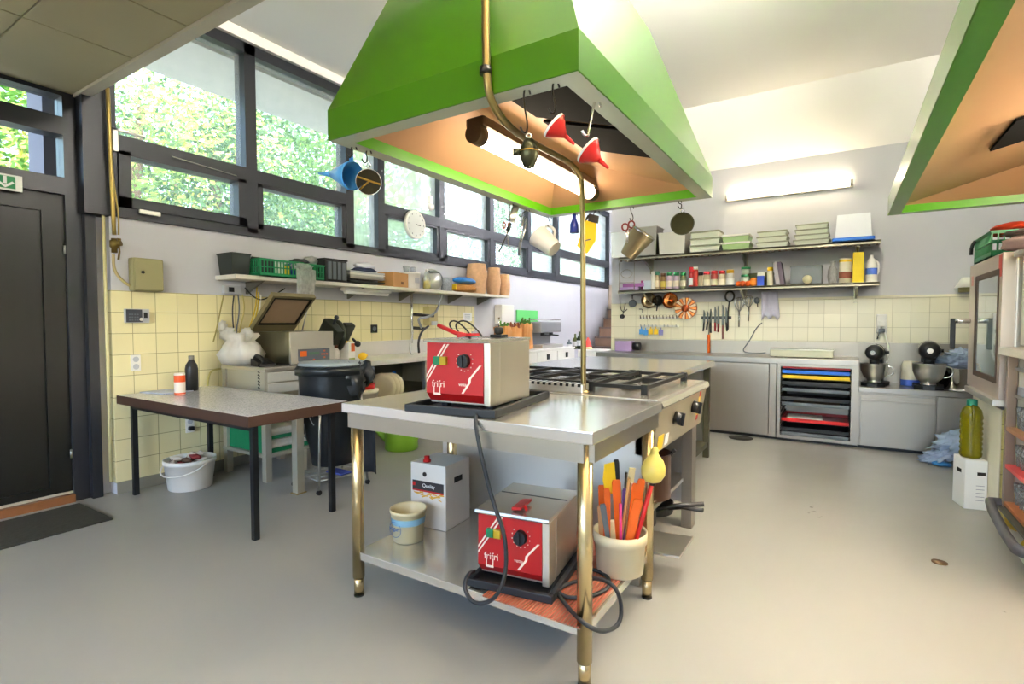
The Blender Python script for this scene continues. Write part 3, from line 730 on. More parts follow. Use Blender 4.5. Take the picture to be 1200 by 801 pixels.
# slotted flue along the near edge
fl = obj('flue_guard', MB().box(L_(-1.95), K_(2.36), .88, L_(-1.08), K_(2.44), .925, 0, .005), STM, t)
b = MB()
for i in range(26):
    x = -1.93+i*.033; b.box(L_(x), K_(2.357), .912, L_(x)+.016, K_(2.43), .9262)
obj('flue_slot', b, BLK, fl)
# pan supports, each a cast iron grate
def grate(x0, y0, x1, y1):
    b = MB(); z = .925; r = .011
    for x in (x0, x1, (x0+x1)/2): b.box(L_(x)-r, K_(y0), z-.018, L_(x)+r, K_(y1), z)
    for y in (y0, y1): b.box(L_(x0), K_(y)-r, z-.018, L_(x1), K_(y)+r, z)
    ym = (y0+y1)/2
    for x in (x0, x1): b.box(L_(x)-r, K_(ym)-r, z-.018, L_(x)+(.14 if x == x0 else -.14), K_(ym)+r, z)
    for x in (x0, x1):
        for y in (y0, y1): b.box(L_(x)-r*1.5, K_(y)-r*1.5, .88, L_(x)+r*1.5, K_(y)+r*1.5, z+.006, 0, .003)
    g = obj('pan_support', b, IRON, t)
    for yy in (y0+(y1-y0)*.27, y0+(y1-y0)*.73):
        obj('burner', MB().lathe([(.055, .88), (.055, .893), (.04, .9), (.036, .908), (0, .91)], (L_((x0+x1)/2), K_(yy), 0), 20), PNS, g)
grate(-1.90, 2.52, -1.50, 3.20); grate(-1.46, 2.52, -1.12, 3.20); grate(-1.08, 2.47, -.80, 3.20)

t = thing('hot_plate_bench', 'wide bare stainless bench behind the gas range', 'bench', (-1.62, 4.16, 0))
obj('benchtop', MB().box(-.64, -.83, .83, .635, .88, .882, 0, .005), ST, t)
obj('side_panel', MB().box(-.6, -.8, .1, .45, -.78, .83), STM, t); obj('side_panel', MB().box(-.6, .83, .1, .6, .85, .83), STM, t)
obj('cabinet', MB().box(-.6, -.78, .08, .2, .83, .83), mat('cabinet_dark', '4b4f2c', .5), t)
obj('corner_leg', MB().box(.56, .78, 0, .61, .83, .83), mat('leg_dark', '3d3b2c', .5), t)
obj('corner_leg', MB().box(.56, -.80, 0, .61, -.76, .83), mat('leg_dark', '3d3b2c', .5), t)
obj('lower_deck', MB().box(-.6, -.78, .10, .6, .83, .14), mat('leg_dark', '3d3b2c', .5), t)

# pots below the range
PG = 'pans on the shelf under the range'
def pan(label, loc, r, h, rz, m=PNS, hl=.2, up=.02):
    t = thing('saucepan', label, 'pan', loc, rz, PG)
    obj('pan_body', MB().lathe([(r*.92, 0), (r, .006), (r, h), (r+.004, h), (r-.004, h), (r-.006, .01), (0, .008)], n=32), m, t)
    obj('pan_handle', MB().tube([(r-.01, 0, h-.02), (r+hl*.4, 0, h-.005+up*.6), (r+hl, 0, h+up)], lambda k: .009+.004*k, 8, flat=.7), BLK, t)
    return t
pan('tall brown bottomed pot on the shelf under the range', (-.88, 2.74, .301), .13, .24, R(10), mat('pot_brown', '6b4a3a', .3, .7), .02)
pan('black frying pan in the middle under the range dials', (-.90, 2.9, .165), .12, .06, R(-18), BLK, .2, .03)
pan('black pan with its handle reaching furthest over the floor by the range', (-.92, 2.62, .19), .13, .09, R(12), BLK, .23, .045)
pan('wide steel pan at the back under the range', (-1.3, 2.8, .301), .16, .12, R(100), PNS, .15)

# ================================================================== HOODS
def hood(name, label, x0, x1, y0, y1, zb, band, top, inset, mirror=False):
    t = thing(name, label, 'hood', ((x0+x1)/2, (y0+y1)/2, zb))
    cx, cy = (x0+x1)/2, (y0+y1)/2
    def rect(d, z, dy=None):
        dy = d if dy is None else dy
        return [Vector((x0+d-cx, y0+dy-cy, z-zb)), Vector((x1-d-cx, y0+dy-cy, z-zb)), Vector((x1-d-cx, y1-dy-cy, z-zb)), Vector((x0+d-cx, y1-dy-cy, z-zb))]
    def skin(rings, mats_, m=0, cap=True):
        b = MB(); V = [[b.v(p) for p in r] for r in rings]
        for i in range(len(V)-1):
            for j in range(4): b.f([V[i][j], V[i][(j+1) % 4], V[i+1][(j+1) % 4], V[i+1][j]], m)
        if cap: b.f(V[-1], m)
        return b
    obj('hood_shell', skin([rect(.004, zb), rect(0, zb+.002), rect(0, band), rect(inset, top)], None), HOODG, t)
    # steel flange under the rim
    b = MB(); fw = .075
    V = [[b.v(p) for p in r] for r in (rect(.004, zb), rect(fw, zb), rect(fw, zb+.05), rect(.004, zb+.06))]
    for j in range(4): b.f([V[0][j], V[0][(j+1) % 4], V[1][(j+1) % 4], V[1][j]], 0)
    for i in (1, 2):
        for j in range(4): b.f([V[i][j], V[i][(j+1) % 4], V[i+1][(j+1) % 4], V[i+1][j]], 1)
    obj('rim_flange', b, [mat('flange_green_steel', 'ccd6c0', .25, .35, .06) if not mirror else mat('flange_green', '4c8a2c', .3, 0, .06), mat('rim_inner_green', '57a808', .35)], t)
    # shallow hipped inner lining
    hx, hy = (x1-x0)/2-fw, (y1-y0)/2-fw; rz_ = .23; ry = hy-.32; rx = (.28 if mirror else -.28)
    b = MB(); A = [b.v((sx*hx, sy*hy, .05)) for sx, sy in ((-1, -1), (1, -1), (1, 1), (-1, 1))]
    r0 = b.v((rx, -ry, .05+rz_)); r1 = b.v((rx, ry, .05+rz_))
    b.f([A[0], A[1], r0]); b.f([A[1], A[2], r1, r0]); b.f([A[2], A[3], r1]); b.f([A[3], A[0], r0, r1])
    li = obj('inner_lining', b, TAN, t)
    # grease filters on the slope nearest the rim
    sg = -1 if mirror else 1
    def onl(u, y, e): # u 0 at the rim, 1 at the ridge
        n = Vector((-sg*rz_, 0, -(hx+.28))).normalized()
        return Vector((sg*(hx-(hx+.28)*u), y, .05+rz_*u))+n*e
    for (ya, yb_) in (((-hy+.06, -hy+.52), (-hy+.56, -hy+1.02)) if not mirror else ((hy-1.5, hy-1.0),)):
        f = MB().hexa([onl(.3 if mirror else .05, ya+.02, .004), onl(.3 if mirror else .05, yb_, .004), onl(.75 if mirror else .52, yb_, .004), onl(.75 if mirror else .52, ya+.02, .004)], [onl(.3 if mirror else .05, ya+.02, .016), onl(.3 if mirror else .05, yb_, .016), onl(.75 if mirror else .52, yb_, .016), onl(.75 if mirror else .52, ya+.02, .016)])
        fo = obj('grease_filter', f, mat('filter_mesh_dark', '070605', .9, 0, .2, 60, ior=1.2), t)
        q = [onl(.45, (ya+yb_)/2-.07, .016), onl(.45, (ya+yb_)/2-.07, .05), onl(.45, (ya+yb_)/2+.07, .05), onl(.45, (ya+yb_)/2+.07, .016)]
        if mirror: obj('filter_handle', MB().tube(q, .006), ALU, fo)
    return t
HX0, HX1, HY0, HY1, HZ = -1.822, -.682, 1.455, 3.36, 1.985
hood('extractor_hood', 'big bright green extractor hood hanging over the island', HX0, HX1, HY0, HY1, HZ, 2.11, 2.93, .30)
hood('extractor_hood', 'green extractor hood at the right edge over the oven', .262, 1.74, 1.3, 4.68, 2.0, 2.13, 2.9, .3, True)
for k, (x, y, w) in enumerate(((-1.25, 2.4, 'big green hood over the island'), (1.0, 3.0, 'green hood at the right edge'))):
    single('exhaust_duct', MB().box(-.14, -.3, 0, .14, .3, .78), mat('duct_grey', '8e8b85', .5, .4), 'grey exhaust duct rising to the ceiling from the '+w, 'duct', (x, y, 2.93 if k == 0 else 2.9))
# hood lamp
a = Vector((-1.30, 1.78, 2.13)); 
lx = -1.40
a = at(556, 168, X=lx); c = at(694, 230, X=lx)
t = thing('hood_tube_lamp', 'lit tube lamp under the big green hood', 'lamp', (lx, (a.y+c.y)/2, (a.z+c.z)/2+.03))
h = (c.y-a.y)/2
obj('lamp_body', MB().box(-.05, -h, .03, .05, h, .075, 0, .012), mat('lamp_grime', '5b4a34', .5, .3), t)
obj('tube_cover', MB().tube([(0, -h+.03, 0), (0, h-.03, 0)], .042, 14), HTUBE, t)
obj('end_cap', MB().cyl((0, -h-.01, .0), (0, -h+.05, 0), .045), mat('lamp_grime', '5b4a34'), t)
obj('end_cap', MB().cyl((0, h-.05, 0), (0, h+.01, 0), .045), mat('lamp_grime', '5b4a34'), t)
for s in (-1, 1): obj('lamp_hanger', MB().cyl((0, s*h*.75, .07), (0, s*h*.75, .10), .006), ALU, t)
t = thing('hood_tube_lamp', 'lit tube lamp inside the green hood at the right edge', 'lamp', (1.28, 2.95, 2.17))
obj('lamp_body', MB().box(-.05, -.6, .03, .05, .6, .07, 0, .012), mat('lamp_grime', '5b4a34'), t)
obj('tube_cover', MB().tube([(0, -.57, 0), (0, .57, 0)], .038, 14), HTUBE2, t)
for s in (-1, 1): obj('lamp_hanger', MB().cyl((0, s*.4, .07), (0, s*.4, .11), .006), ALU, t)
# conduit pipe: down the hood front, under the rim, down to the range
PXc, PYc = -1.055, 2.40
z_ = HZ-.03
_v = at(569, 60, Y=HY0-.025)
pts = [Vector((_v.x, _v.y, ZC-.002)), Vector((_v.x, _v.y, 2.6)), at(569, 88, Y=HY0-.025), at(576, 122, Y=HY0+.0), at(598, 152, Y=1.62)]
zt = pts[-1].z-.0
end = at(660, 186, X=PXc)
pts += [at(640, 176, Y=2.1), at(668, 190, Y=2.30), at(680, 205, Y=PYc), at(683, 225, Y=PYc), Vector((at(684, 400, Y=PYc).x, PYc, .886))]
c0 = Vector(pts[0])
t = thing('conduit_pipe', 'steel conduit bent round the green hood front and down to the range', 'pipe', Vector(pts[-1]))
obj('pipe', MB().tube([p-pts[-1] for p in pts], .0135, 12, sm=2), mat('conduit_bronze', '8d7c50', .32, .85, .1), t)
q = at(569, 83, Y=HY0-.02)-pts[-1]
obj('pipe_clamp', MB().cyl(q-Vector((0, 0, .012)), q+Vector((0, 0, .012)), .02), PNS, t)
obj('floor_flange', MB().lathe([(.03, -.004), (.03, .004), (.015, .01)], (0, 0, 0), 16), WSTEEL, t)
# ================================================================== LEFT SIDE
# ---- small speckled table by the door
SPK = mat('speckled_laminate', 'a7a8ac', .2, 0, .0, 8, coat=.35)
_nt = SPK.node_tree; _v = _nt.nodes.new('ShaderNodeTexVoronoi'); _v.inputs['Scale'].default_value = 150
_cr = _nt.nodes.new('ShaderNodeValToRGB'); _cr.color_ramp.elements[0].color = lin('a6a8b0'); _cr.color_ramp.elements[1].color = lin('d6d8e0'); _cr.color_ramp.elements[0].position = .1; _cr.color_ramp.elements[1].position = .5
_nt.links.new(_nt.nodes['Texture Coordinate'].outputs['Object'], _v.inputs['Vector'])
_nt.links.new(_v.outputs['Color'], _cr.inputs[0]); _nt.links.new(_cr.outputs[0], _nt.nodes['Principled BSDF'].inputs['Base Color'])
z = .722
FL = at(146, 463.5, Z=z); FR_ = at(284, 489, Z=z); BR = at(391, 467.5, Z=z)
xa, xb, ya, yb = -4.345, FR_.x, (FL.y+FR_.y)/2+.01, BR.y
hx, hy = (xb-xa)/2, (yb-ya)/2; S_T = ((xa+xb)/2, (ya+yb)/2)
t = thing('side_table', 'small table with speckled grey top and brown edges beside the door', 'table', (*S_T, 0))
obj('tabletop', MB().box(-hx+.004, -hy+.004, z-.02, hx-.004, hy-.004, z), SPK, t)
b = MB(); b.box(-hx, -hy, z-.062, hx, -hy+.02, z-.0015).box(-hx, hy-.02, z-.062, hx, hy, z-.0015).box(-hx, -hy+.02, z-.062, -hx+.02, hy-.02, z-.0015).box(hx-.02, -hy+.02, z-.062, hx, hy-.02, z-.0015)
obj('edge_band', b, BROWN, t)
BLKS = mat('black_painted_steel', '1f2123', .4, .3, .1)
obj('underframe', MB().box(-hx+.06, -hy+.06, z-.10, hx-.05, -hy+.085, z-.06).box(-hx+.06, hy-.085, z-.10, hx-.05, hy-.06, z-.06), BLKS, t)
for sx in (-1, 1):
    for sy in (-1, 1):
        x, y = sx*(hx-.075), sy*(hy-.075)
        obj('leg', MB().box(x-.017, y-.017, 0, x+.017, y+.017, z-.06, 0, .003), BLKS, t)
TT = z
# on it
c = at(195, 459, Z=TT)
single('magazine', MB().hexa([(-.14, -.10, 0), (.13, -.11, 0), (.15, .10, 0), (-.12, .11, 0)], [(-.14, -.10, .006), (.13, -.11, .008), (.15, .10, .006), (-.12, .11, .004)]),
       mat('magazine_print', 'b9c2d8', .5, 0, .55, 14), 'glossy printed magazine lying on the speckled side table', 'magazine', (c.x, c.y, TT+.001), R(12))
c = at(211, 463, Z=TT); w = pw(11.5, c); h = at(211, 437, Y=c.y).z-c.z
t = thing('paper_cup', 'tall white and orange paper cup on the speckled table', 'cup', (c.x, c.y, TT+.001))
r = w/2
obj('cup_body', MB().lathe([(r*.92, 0), (r, .008), (r, h*.97), (r*.9, h), (r*.86, h*.985), (0, h*.98)], n=28), mat('cup_white', 'e9dfd2', .4), t)
obj('orange_band', MB().lathe([(r*1.012, h*.60), (r*1.012, h*.90)], n=28, caps=False), mat('cup_orange', 'e4571d', .4), t)
obj('orange_foot', MB().lathe([(r*.95, .001), (r*1.015, .012), (r*1.015, h*.13)], n=28, caps=False), mat('cup_orange', 'e4571d'), t)
c = at(225, 457.5, Z=TT); w = pw(13.5, c); h = at(225, 416.5, Y=c.y).z-c.z
r = w/2
t = thing('drinking_bottle', 'matt black drinking bottle on the speckled side table', 'bottle', (c.x, c.y, TT+.001))
obj('bottle_body', MB().lathe([(r*.9, 0), (r, .006), (r, h*.62), (r*.86, h*.74), (r*.5, h*.84), (r*.42, h*.88)], n=28), BLK, t)
obj('screw_cap', MB().lathe([(r*.44, h*.88), (r*.46, h*.89), (r*.46, h*.99), (r*.4, h)], n=20), mat('bottle_cap_steel', '77756c', .35, .8), t)
# under it
c = at(220, 571, Z=0)
t = thing('waste_bucket', 'white plastic bucket with scraps under the speckled table', 'bucket', (c.x, c.y+.02, .001), R(20))
obj('bucket_body', MB().lathe([(.138, 0), (.145, .006), (.166, .19), (.174, .19), (.174, .222), (.166, .222), (.160, .2), (.14, .012), (0, .012)], n=36), WHT, t)
obj('bucket_handle', MB().tube([(.172*math.cos(a), .172*math.sin(a)-.02, .2-.09*math.sin((a+.2)/(PI*.9)*PI*0+max(0, math.sin(-a)))) for a in [R(-180+i*15) for i in range(13)]], .005), WHT, t)
rd = random.Random(5)
SCR = [mat('scrap_red', '8a3030', .7), mat('scrap_brown', '5a4434', .8), mat('scrap_pale', 'cfc4b4', .8)]
b = MB()
for i in range(18):
    a = rd.uniform(0, 6.28); q = rd.uniform(0, .11)
    b.blob((q*math.cos(a), q*math.sin(a), .2+rd.uniform(0, .03)), (rd.uniform(.02, .06), rd.uniform(.015, .03), .02), rd.randrange(3), .5, i, 1)
sc_ = obj('scraps', b, SCR, t); sc_['kind'] = 'stuff'

# ---- wall fittings by the door
ELC = mat('cabinet_olive', '9c976c', .5, 0, .05)
a = at(158, 340, X=XW+.1); b_ = at(192, 304, X=XW+.1)
t = thing('key_cabinet', 'square olive metal cabinet on the grey wall by the door', 'cabinet', (XW, (a.y+b_.y)/2, a.z))
w = (b_.y-a.y)/2; h = b_.z-a.z
obj('cabinet_body', MB().box(.001, -w, 0, .085, w, h, 0, .012), ELC, t)
dr = obj('cabinet_door', MB().box(.085, -w+.004, .004, .1, w-.004, h-.004, 0, .01), ELC, t)
obj('lock', MB().cyl((.1, -w*.45, h*.56), (.108, -w*.45, h*.56), .011), PNS, dr)
a = at(147, 378, X=XW+.035); b_ = at(175, 362, X=XW+.035)
t = thing('time_clock', 'small grey and white time clock terminal on the yellow tiles', 'terminal', (XW+.008, (a.y+b_.y)/2, a.z))
w = (b_.y-a.y)/2; h = b_.z-a.z
obj('housing', MB().box(.001, -w, 0, .03, w, h, 0, .005), LGREY, t)
obj('keypad', MB().box(.03, -w+.003, .004, .036, w*.35, h-.004, 0, .002), mat('keypad_grey', '3d4048', .4), t)
b = MB()
for i in range(4):
    for j in range(3): b.box(.036, -w*.75+i*w*.22, h*.15+j*h*.2, .0375, -w*.75+i*w*.22+w*.13, h*.15+j*h*.2+h*.1)
obj('keys', b, GREYP, t)
obj('reader_dot', MB().cyl((.036, w*.25, h*.25), (.039, w*.25, h*.25), .012), WHT, t)
obj('display', MB().box(.03, w*.5, h*.35, .034, w*.8, h*.75), BLK, t)
def socket(label, px, py, X=XW+.008, s=.06, group='wall sockets on the yellow tiles'):
    q = at(px, py, X=X)
    t = thing('wall_socket', label, 'socket', (X, q.y, q.z), 0, group)
    obj('plate', MB().box(.0005, -.032, -s, .012, .032, s, 0, .004), WHT, t)
    for zz in (-s*.45, s*.45):
        obj('outlet', MB().lathe([(.02, .012), (.02, .014), (.017, .0135)], (0, 0, zz), 18, ax=(1, 0, 0)), LGREY, t)
    return t
socket('white double wall socket above the speckled table', 158.5, 425)
s = socket('white double wall socket under the speckled table with a plug', 222, 497.5)
obj('plug', MB().box(.012, -.018, -.04, .045, .018, -.01, 0, .005), BLK, s)
a = at(158, 434, X=XW+.02); b_ = at(165, 458, X=XW+.012)
q = at(223, 503, X=XW+.05); q2 = at(224, 545, X=XW+.05)
# brass pipe beside the window frame
BRS = mat('brass_pipe', 'a08a4a', .35, .7, .15)
p = [at(126, 103, X=XW+.09), at(130, 200, X=XW+.09), at(134, 275, X=XW+.09)]
base = Vector((XW+.03, p[2].y, 1.4))
t = thing('water_pipe', 'yellowed pipe with stopcock beside the first window frame', 'pipe', base)
obj('pipe', MB().tube([v-base for v in p], .013, 10, sm=1), BRS, t)
p2 = [at(129, 160, X=XW+.07), at(133, 215, X=XW+.07), at(139, 250, X=XW+.06), at(139, 275, X=XW+.06)]
obj('thin_pipe', MB().tube([v-base for v in p2], .006, 8, sm=2), BRS, t)
p3 = [at(133, 298, X=XW+.07), at(133, 312, X=XW+.06), at(137, 322, X=XW+.05), at(146, 331, X=XW+.03), at(155, 336, X=XW+.015)]
obj('lower_hose', MB().tube([v-base for v in p3], .010, 8, sm=2), mat('pipe_cream', 'b9a878', .5), t)
q = at(134, 286, X=XW+.08)-base
vb = obj('stopcock', MB().blob(q, (.03, .03, .04), 0, .25, 2, 2).cyl(q+Vector((0, 0, .04)), q+Vector((0, 0, -.06)), .018).cyl(q, q+Vector((.03, .03, .01)), .02), mat('brass_dark', '6e5a2c', .45, .7), t)
q = at(139, 285, X=XW+.07)-base
obj('lever', MB().box(q.x-.01, q.y-.012, q.z-.0, q.x+.012, q.y+.012, q.z+.035, 0, .003).tube([q, q+Vector((.01, 0, -.06)), q+Vector((.01, -.008, -.115))], .007), mat('brass_dark', '6e5a2c'), vb)
# thin conduit on wall
# ---- long wall shelf
SX1, SZT = -4.09, 1.622
t = thing('wall_shelf', 'long pale wall shelf under the window strip', 'shelf', (XW, 4.38, SZT))
obj('shelf_board', MB().box(.001, -2.02, -.035, SX1-XW, 2.02, 0, 0, .004), mat('shelf_laminate', 'd6d1c4', .4, 0, .05), t)
for y in (-1.75, -.65, .1, 1.0, 1.65):
    obj('bracket', MB().prism([(.002, -.035), (.25, -.035), (.002, -.14)], 'Y', y-.012, y+.012), mat('bracket_grey', '77756c', .5, .4), t)
a = at(402, 347, X=-4.2); b_ = at(456, 350, X=-4.2)
t = thing('shelf_lamp', 'white unlit tube lamp fixed under the long wall shelf', 'lamp', (-4.2, (a.y+b_.y)/2, SZT-.036))
h = (b_.y-a.y)/2
obj('housing', MB().box(-.04, -h, -.035, .04, h, 0, 0, .01), WHT, t)
obj('tube_cover', MB().tube([(0, -h+.02, -.045), (0, h-.02, -.045)], .018, 10), WHT, t)
# things on the shelf (photo box on the shelf's middle plane, set down on the board)
def onshelf(x0, y0, x1, y1, X=-4.2):
    c, w, h = pb(x0, y0, x1, y1, X=X)
    return Vector((X, c.y, SZT+.001)), w/2, h
def crate(name, label, loc, hx, hy, h, m, cat='crate', group=None, rz=0, slots=True, th=.006):
    t = thing(name, label, cat, loc, rz, group)
    b = MB().box(-hx, -hy, 0, hx, hy, .008)
    for (x0, y0, x1, y1) in ((-hx, -hy, hx, -hy+th), (-hx, hy-th, hx, hy), (-hx, -hy+th, -hx+th, hy-th), (hx-th, -hy+th, hx, hy-th)):
        b.box(x0, y0, 0, x1, y1, h*.2).box(x0, y0, h*.88, x1, y1, h)
        if slots:
            lx, ly = x1-x0, y1-y0; n = max(3, int(max(lx, ly)/.03))
            for i in range(n+1):
                if lx > ly: xx = x0+(lx-.008)*i/n; b.box(xx, y0, h*.2, xx+.008, y1, h*.88)
                else: yy = y0+(ly-.008)*i/n; b.box(x0, yy, h*.2, x1, yy+.008, h*.88)
            b.box(x0, y0, h*.5, x1, y1, h*.56)
        else: b.box(x0, y0, h*.2, x1, y1, h*.88)
    obj('crate_body', b, m, t)
    obj('rim', MB().box(-hx-.005, -hy-.005, h-.012, hx+.005, -hy+.002, h).box(-hx-.005, hy-.002, h-.012, hx+.005, hy+.005, h).box(-hx-.005, -hy, h-.012, -hx+.002, hy, h).box(hx-.002, -hy, h-.012, hx+.005, hy, h), m, t)
    return t
GC = 'green crates on the wall shelf'
DB = mat('dark_green_grey', '2b3230', .5, 0, .1)
p, w, h = onshelf(255, 294, 275, 322, -4.17)
t = thing('storage_box', 'dark plastic box at the left end of the wall shelf', 'box', (-4.25, 2.455, SZT+.001))
w = .07
obj('box_body', MB().hexa([(-.11, -w, 0), (.07, -w, 0), (.07, w, 0), (-.11, w, 0)], [(-.13, -w-.01, .17), (.085, -w-.01, .17), (.085, w+.01, .17), (-.13, w+.01, .17)]), DB, t)
obj('box_lid', MB().box(-.14, -w-.015, .17, .09, w+.015, .18, 0, .004), DB, t)
crate('plastic_crate', 'left green slatted crate on the wall shelf with packets', (-4.22, 2.76, SZT+.001), .15, .205, .145, GRNP, group=GC)
single('black_pouch', MB().prism([(-.02, 0), (.02, 0), (.015, .14), (-.015, .14)], 'Y', -.1, .1).tube([(0, -.1, .14), (0, .1, .14)], .017), BLK, 'black pouch leaning in the left green crate', 'pouch', (-4.2, 2.665, SZT+.0095))
for i, (dy, m_, lab) in enumerate(((0, YEL, 'yellow packet sticking out of the left green crate'), (-.1, WHT, 'white and black packet in the left green crate'), (.08, NAVY, 'dark blue packet in the left green crate'))):
    single('food_packet', MB().box(-.012, -.045, 0, .012, .045, .1+.012*i, 0, .006), m_, lab, 'packet', (-4.15, 2.86+dy*.75, SZT+.012), R(8*i-6), 'packets in the green crate')
crate('plastic_crate', 'right green slatted crate behind the hanging white bag', (-4.22, 3.085, SZT+.001), .15, .105, .14, GRNP, group=GC)
p, w, h = onshelf(338, 306, 350, 318, -4.16)
single('folded_cloth', MB().blob((0, 0, .03), (.09, .09, .035), 0, .3, 3), BLK, 'black cloth bundle lying on the right green crate', 'cloth', (-4.24, 3.05, SZT+.135))
single('white_pouch', MB().blob((0, 0, .045), (.07, .07, .05), 0, .3, 7), FILM, 'crumpled clear bag on top of the right green crate', 'bag', (-4.24, 3.17, SZT+.141))
# white carrier bag hanging over the front edge
b = MB(); q = at(347, 340, X=-4.07)
pts = []
for i in range(9):
    for_ = i/8
prof = [((-.08, .10), (.08, .10)), ((-.10, .07), (.10, .07)), ((-.10, .0), (.10, .0)), ((-.09, -.10), (.09, -.10)), ((-.085, -.15), (.085, -.15))]
gridv = []
for k, ((ya_, za_), (yb2, zb2)) in enumerate(prof):
    row = []
    for i in range(13):
        u = i/12; y = ya_+(yb2-ya_)*u
        x = .012*math.sin(i*2.3+k)+(.02 if 0 < i < 12 else 0)-(.05 if k == 0 else .0)
        row.append((x, y, za_+.01*math.sin(i*1.7+k*2)))
    gridv.append(row)
V = [[b.v(p) for p in r] for r in gridv]
for i in range(len(V)-1):
    for j in range(12): b.f([V[i][j], V[i][j+1], V[i+1][j+1], V[i+1][j]], 0, True)
b.blob((-.05, .0, .11), (.07, .10, .035), 0, .35, 9)
single('carrier_bag', b, FILM, 'white plastic bag slumped over the front edge of the wall shelf', 'bag', (-4.045, 2.97, SZT))
p, w, h = onshelf(368, 300, 390, 328, -4.14)
t = thing('file_box', 'black ribbed file box on the wall shelf', 'box', (-4.20, 3.335, SZT+.001))
obj('box_body', MB().box(-.13, -.13, 0, .12, .13, .2, 0, .012), BLK, t)
b = MB()
for i in range(4): b.box(.12, -.10+i*.055, .02, .128, -.06+i*.055, .185, 0, .002)
obj('rib', b, GREYP, t)
obj('lid', MB().box(-.135, -.135, .2, .125, .135, .215, 0, .005), BLK, t)
# trays
p, w, h = onshelf(392, 316, 432, 334, -4.14)
for i in range(5):
    single('baking_tray', MB().box(-.14, -.22, 0, .14, .22, .006).box(-.15, -.23, .006, .15, -.215, .018).box(-.15, .215, .006, .15, .23, .018).box(-.15, -.215, .006, -.138, .215, .018).box(.138, -.215, .006, .15, .215, .018),
           [PNS, WORN, ALU, WHT, LGREY][i], ['dark baking tray at the bottom of the pile on the wall shelf', 'second baking tray up in the pile on the wall shelf', 'middle baking tray of the pile on the wall shelf', 'white tray second from the top of the shelf pile', 'pale tray on top of the shelf pile'][i], 'tray', (-4.23, 3.73, SZT+.03+i*.0195 if i else SZT+.001+.0), 0, 'trays piled on the wall shelf')
bpy.data.objects['baking_tray'].location.z = SZT+.012
single('cap_cloth', MB().blob((0, 0, .025), (.09, .15, .03), 0, .2, 4).blob((0, .01, .07), (.075, .13, .04), 1, .3, 8), [mat('cloth_navy', '2a3350', .8), mat('cloth_white', 'dcdfe6', .9)], 'navy and white folded cloth on top of the tray pile', 'cloth', (-4.22, 3.8, SZT+.128))
p, w, h = onshelf(448, 317, 475, 338, -4.14)
t = thing('cardboard_box', 'small brown cardboard box on the wall shelf', 'box', (-4.2, 4.2, SZT+.001), R(12))
obj('carton', MB().box(-.1, -.15, 0, .1, .15, .155, 0, .002), CARD, t)
obj('printed_mark', MB().box(.1, .0, .03, .1008, .05, .06), mat('print_brown', '6b4a2a', .8), t)
p, w, h = onshelf(474, 318, 496, 341, -4.14)
t = thing('food_canister', 'white lidded canister on the wall shelf right of the cardboard box', 'canister', (-4.2, p.y, SZT+.001))
r = .115
obj('canister_body', MB().lathe([(r*.9, 0), (r*.93, .005), (r, .16), (r*1.04, .16), (r*1.04, .18), (0, .18)], n=32), WHT, t)
obj('label_print', MB().box(r*.96, -.035, .06, r*.99, .035, .12, 0, .0), LGREY, t)
single('plastic_cup', MB().lathe([(.03, 0), (.042, .07), (.039, .07), (.028, .004), (0, .004)], n=20), CLEARP, 'clear plastic cup upright on the white canister', 'cup', (-4.2, p.y-.055, SZT+.182), 0, 'cups on the canister')
single('plastic_cup', MB().lathe([(.042, 0), (.03, .07), (.0, .07)], n=20), CLEARP, 'clear plastic cup upside down on the white canister', 'cup', (-4.2, p.y+.055, SZT+.182), 0, 'cups on the canister')
p, w, h = onshelf(496, 314, 506, 340, -4.12)
t = thing('oil_bottle', 'clear bottle of yellow oil on the wall shelf', 'bottle', (-4.13, p.y, SZT+.001))
r = .045
obj('bottle_body', MB().lathe([(r, 0), (r, .13), (r*.45, .17), (r*.35, .21), (0, .21)], n=24), CLEARP, t)
obj('oil', MB().lathe([(0, .003), (r*.93, .004), (r*.93, .1), (0, .1)], n=24, caps=False), mat('yellow_oil', 'e5c51c', .15), t)
obj('cap', MB().cyl((0, 0, .21), (0, 0, .235), .018), WHT, t)
p, w, h = onshelf(504, 314, 520, 342, -4.14)
single('serving_platter', MB().lathe([(.0, 0), (.13, 0), (.135, .006), (.13, .012), (0, .008)], (0, 0, .135), 36, ax=(.9, -.2, .25)), ALU, 'round pale lid leaning upright on the wall shelf', 'lid', (-4.2, p.y, SZT+.001))
p, w, h = onshelf(520, 323, 530, 343, -4.12)
t = thing('plastic_beaker', 'clear measuring beaker on the wall shelf beside the lid', 'beaker', (-4.13, p.y, SZT+.001))
obj('beaker_body', MB().lathe([(.055, 0), (.065, .16), (.062, .16), (.052, .005), (0, .005)], n=28), CLEARP, t)
p, w, h = onshelf(532, 324, 556, 335, -4.14); p2, w2, h2 = onshelf(531, 335, 561, 346, -4.14)
t = thing('bread_bag', 'bag of golden biscuits on the wall shelf under the blue packet', 'bag', (-4.18, p2.y, SZT+.001))
obj('biscuits', MB().blob((0, 0, .055), (.11, .26, .055), 0, .25, 5), mat('biscuit', 'b9813f', .7, 0, .3, 30, .4), t)
obj('end_label', MB().box(.02, -.27, .02, .09, -.255, .09), YEL, t)
single('blue_packet', MB().blob((0, 0, .045), (.1, .22, .045), 0, .15, 6), mat('packet_blue', '2f7fd0', .35, 0, .3, 14), 'bright blue packet lying on the bag of biscuits', 'packet', (-4.18, p2.y+.02, SZT+.112))
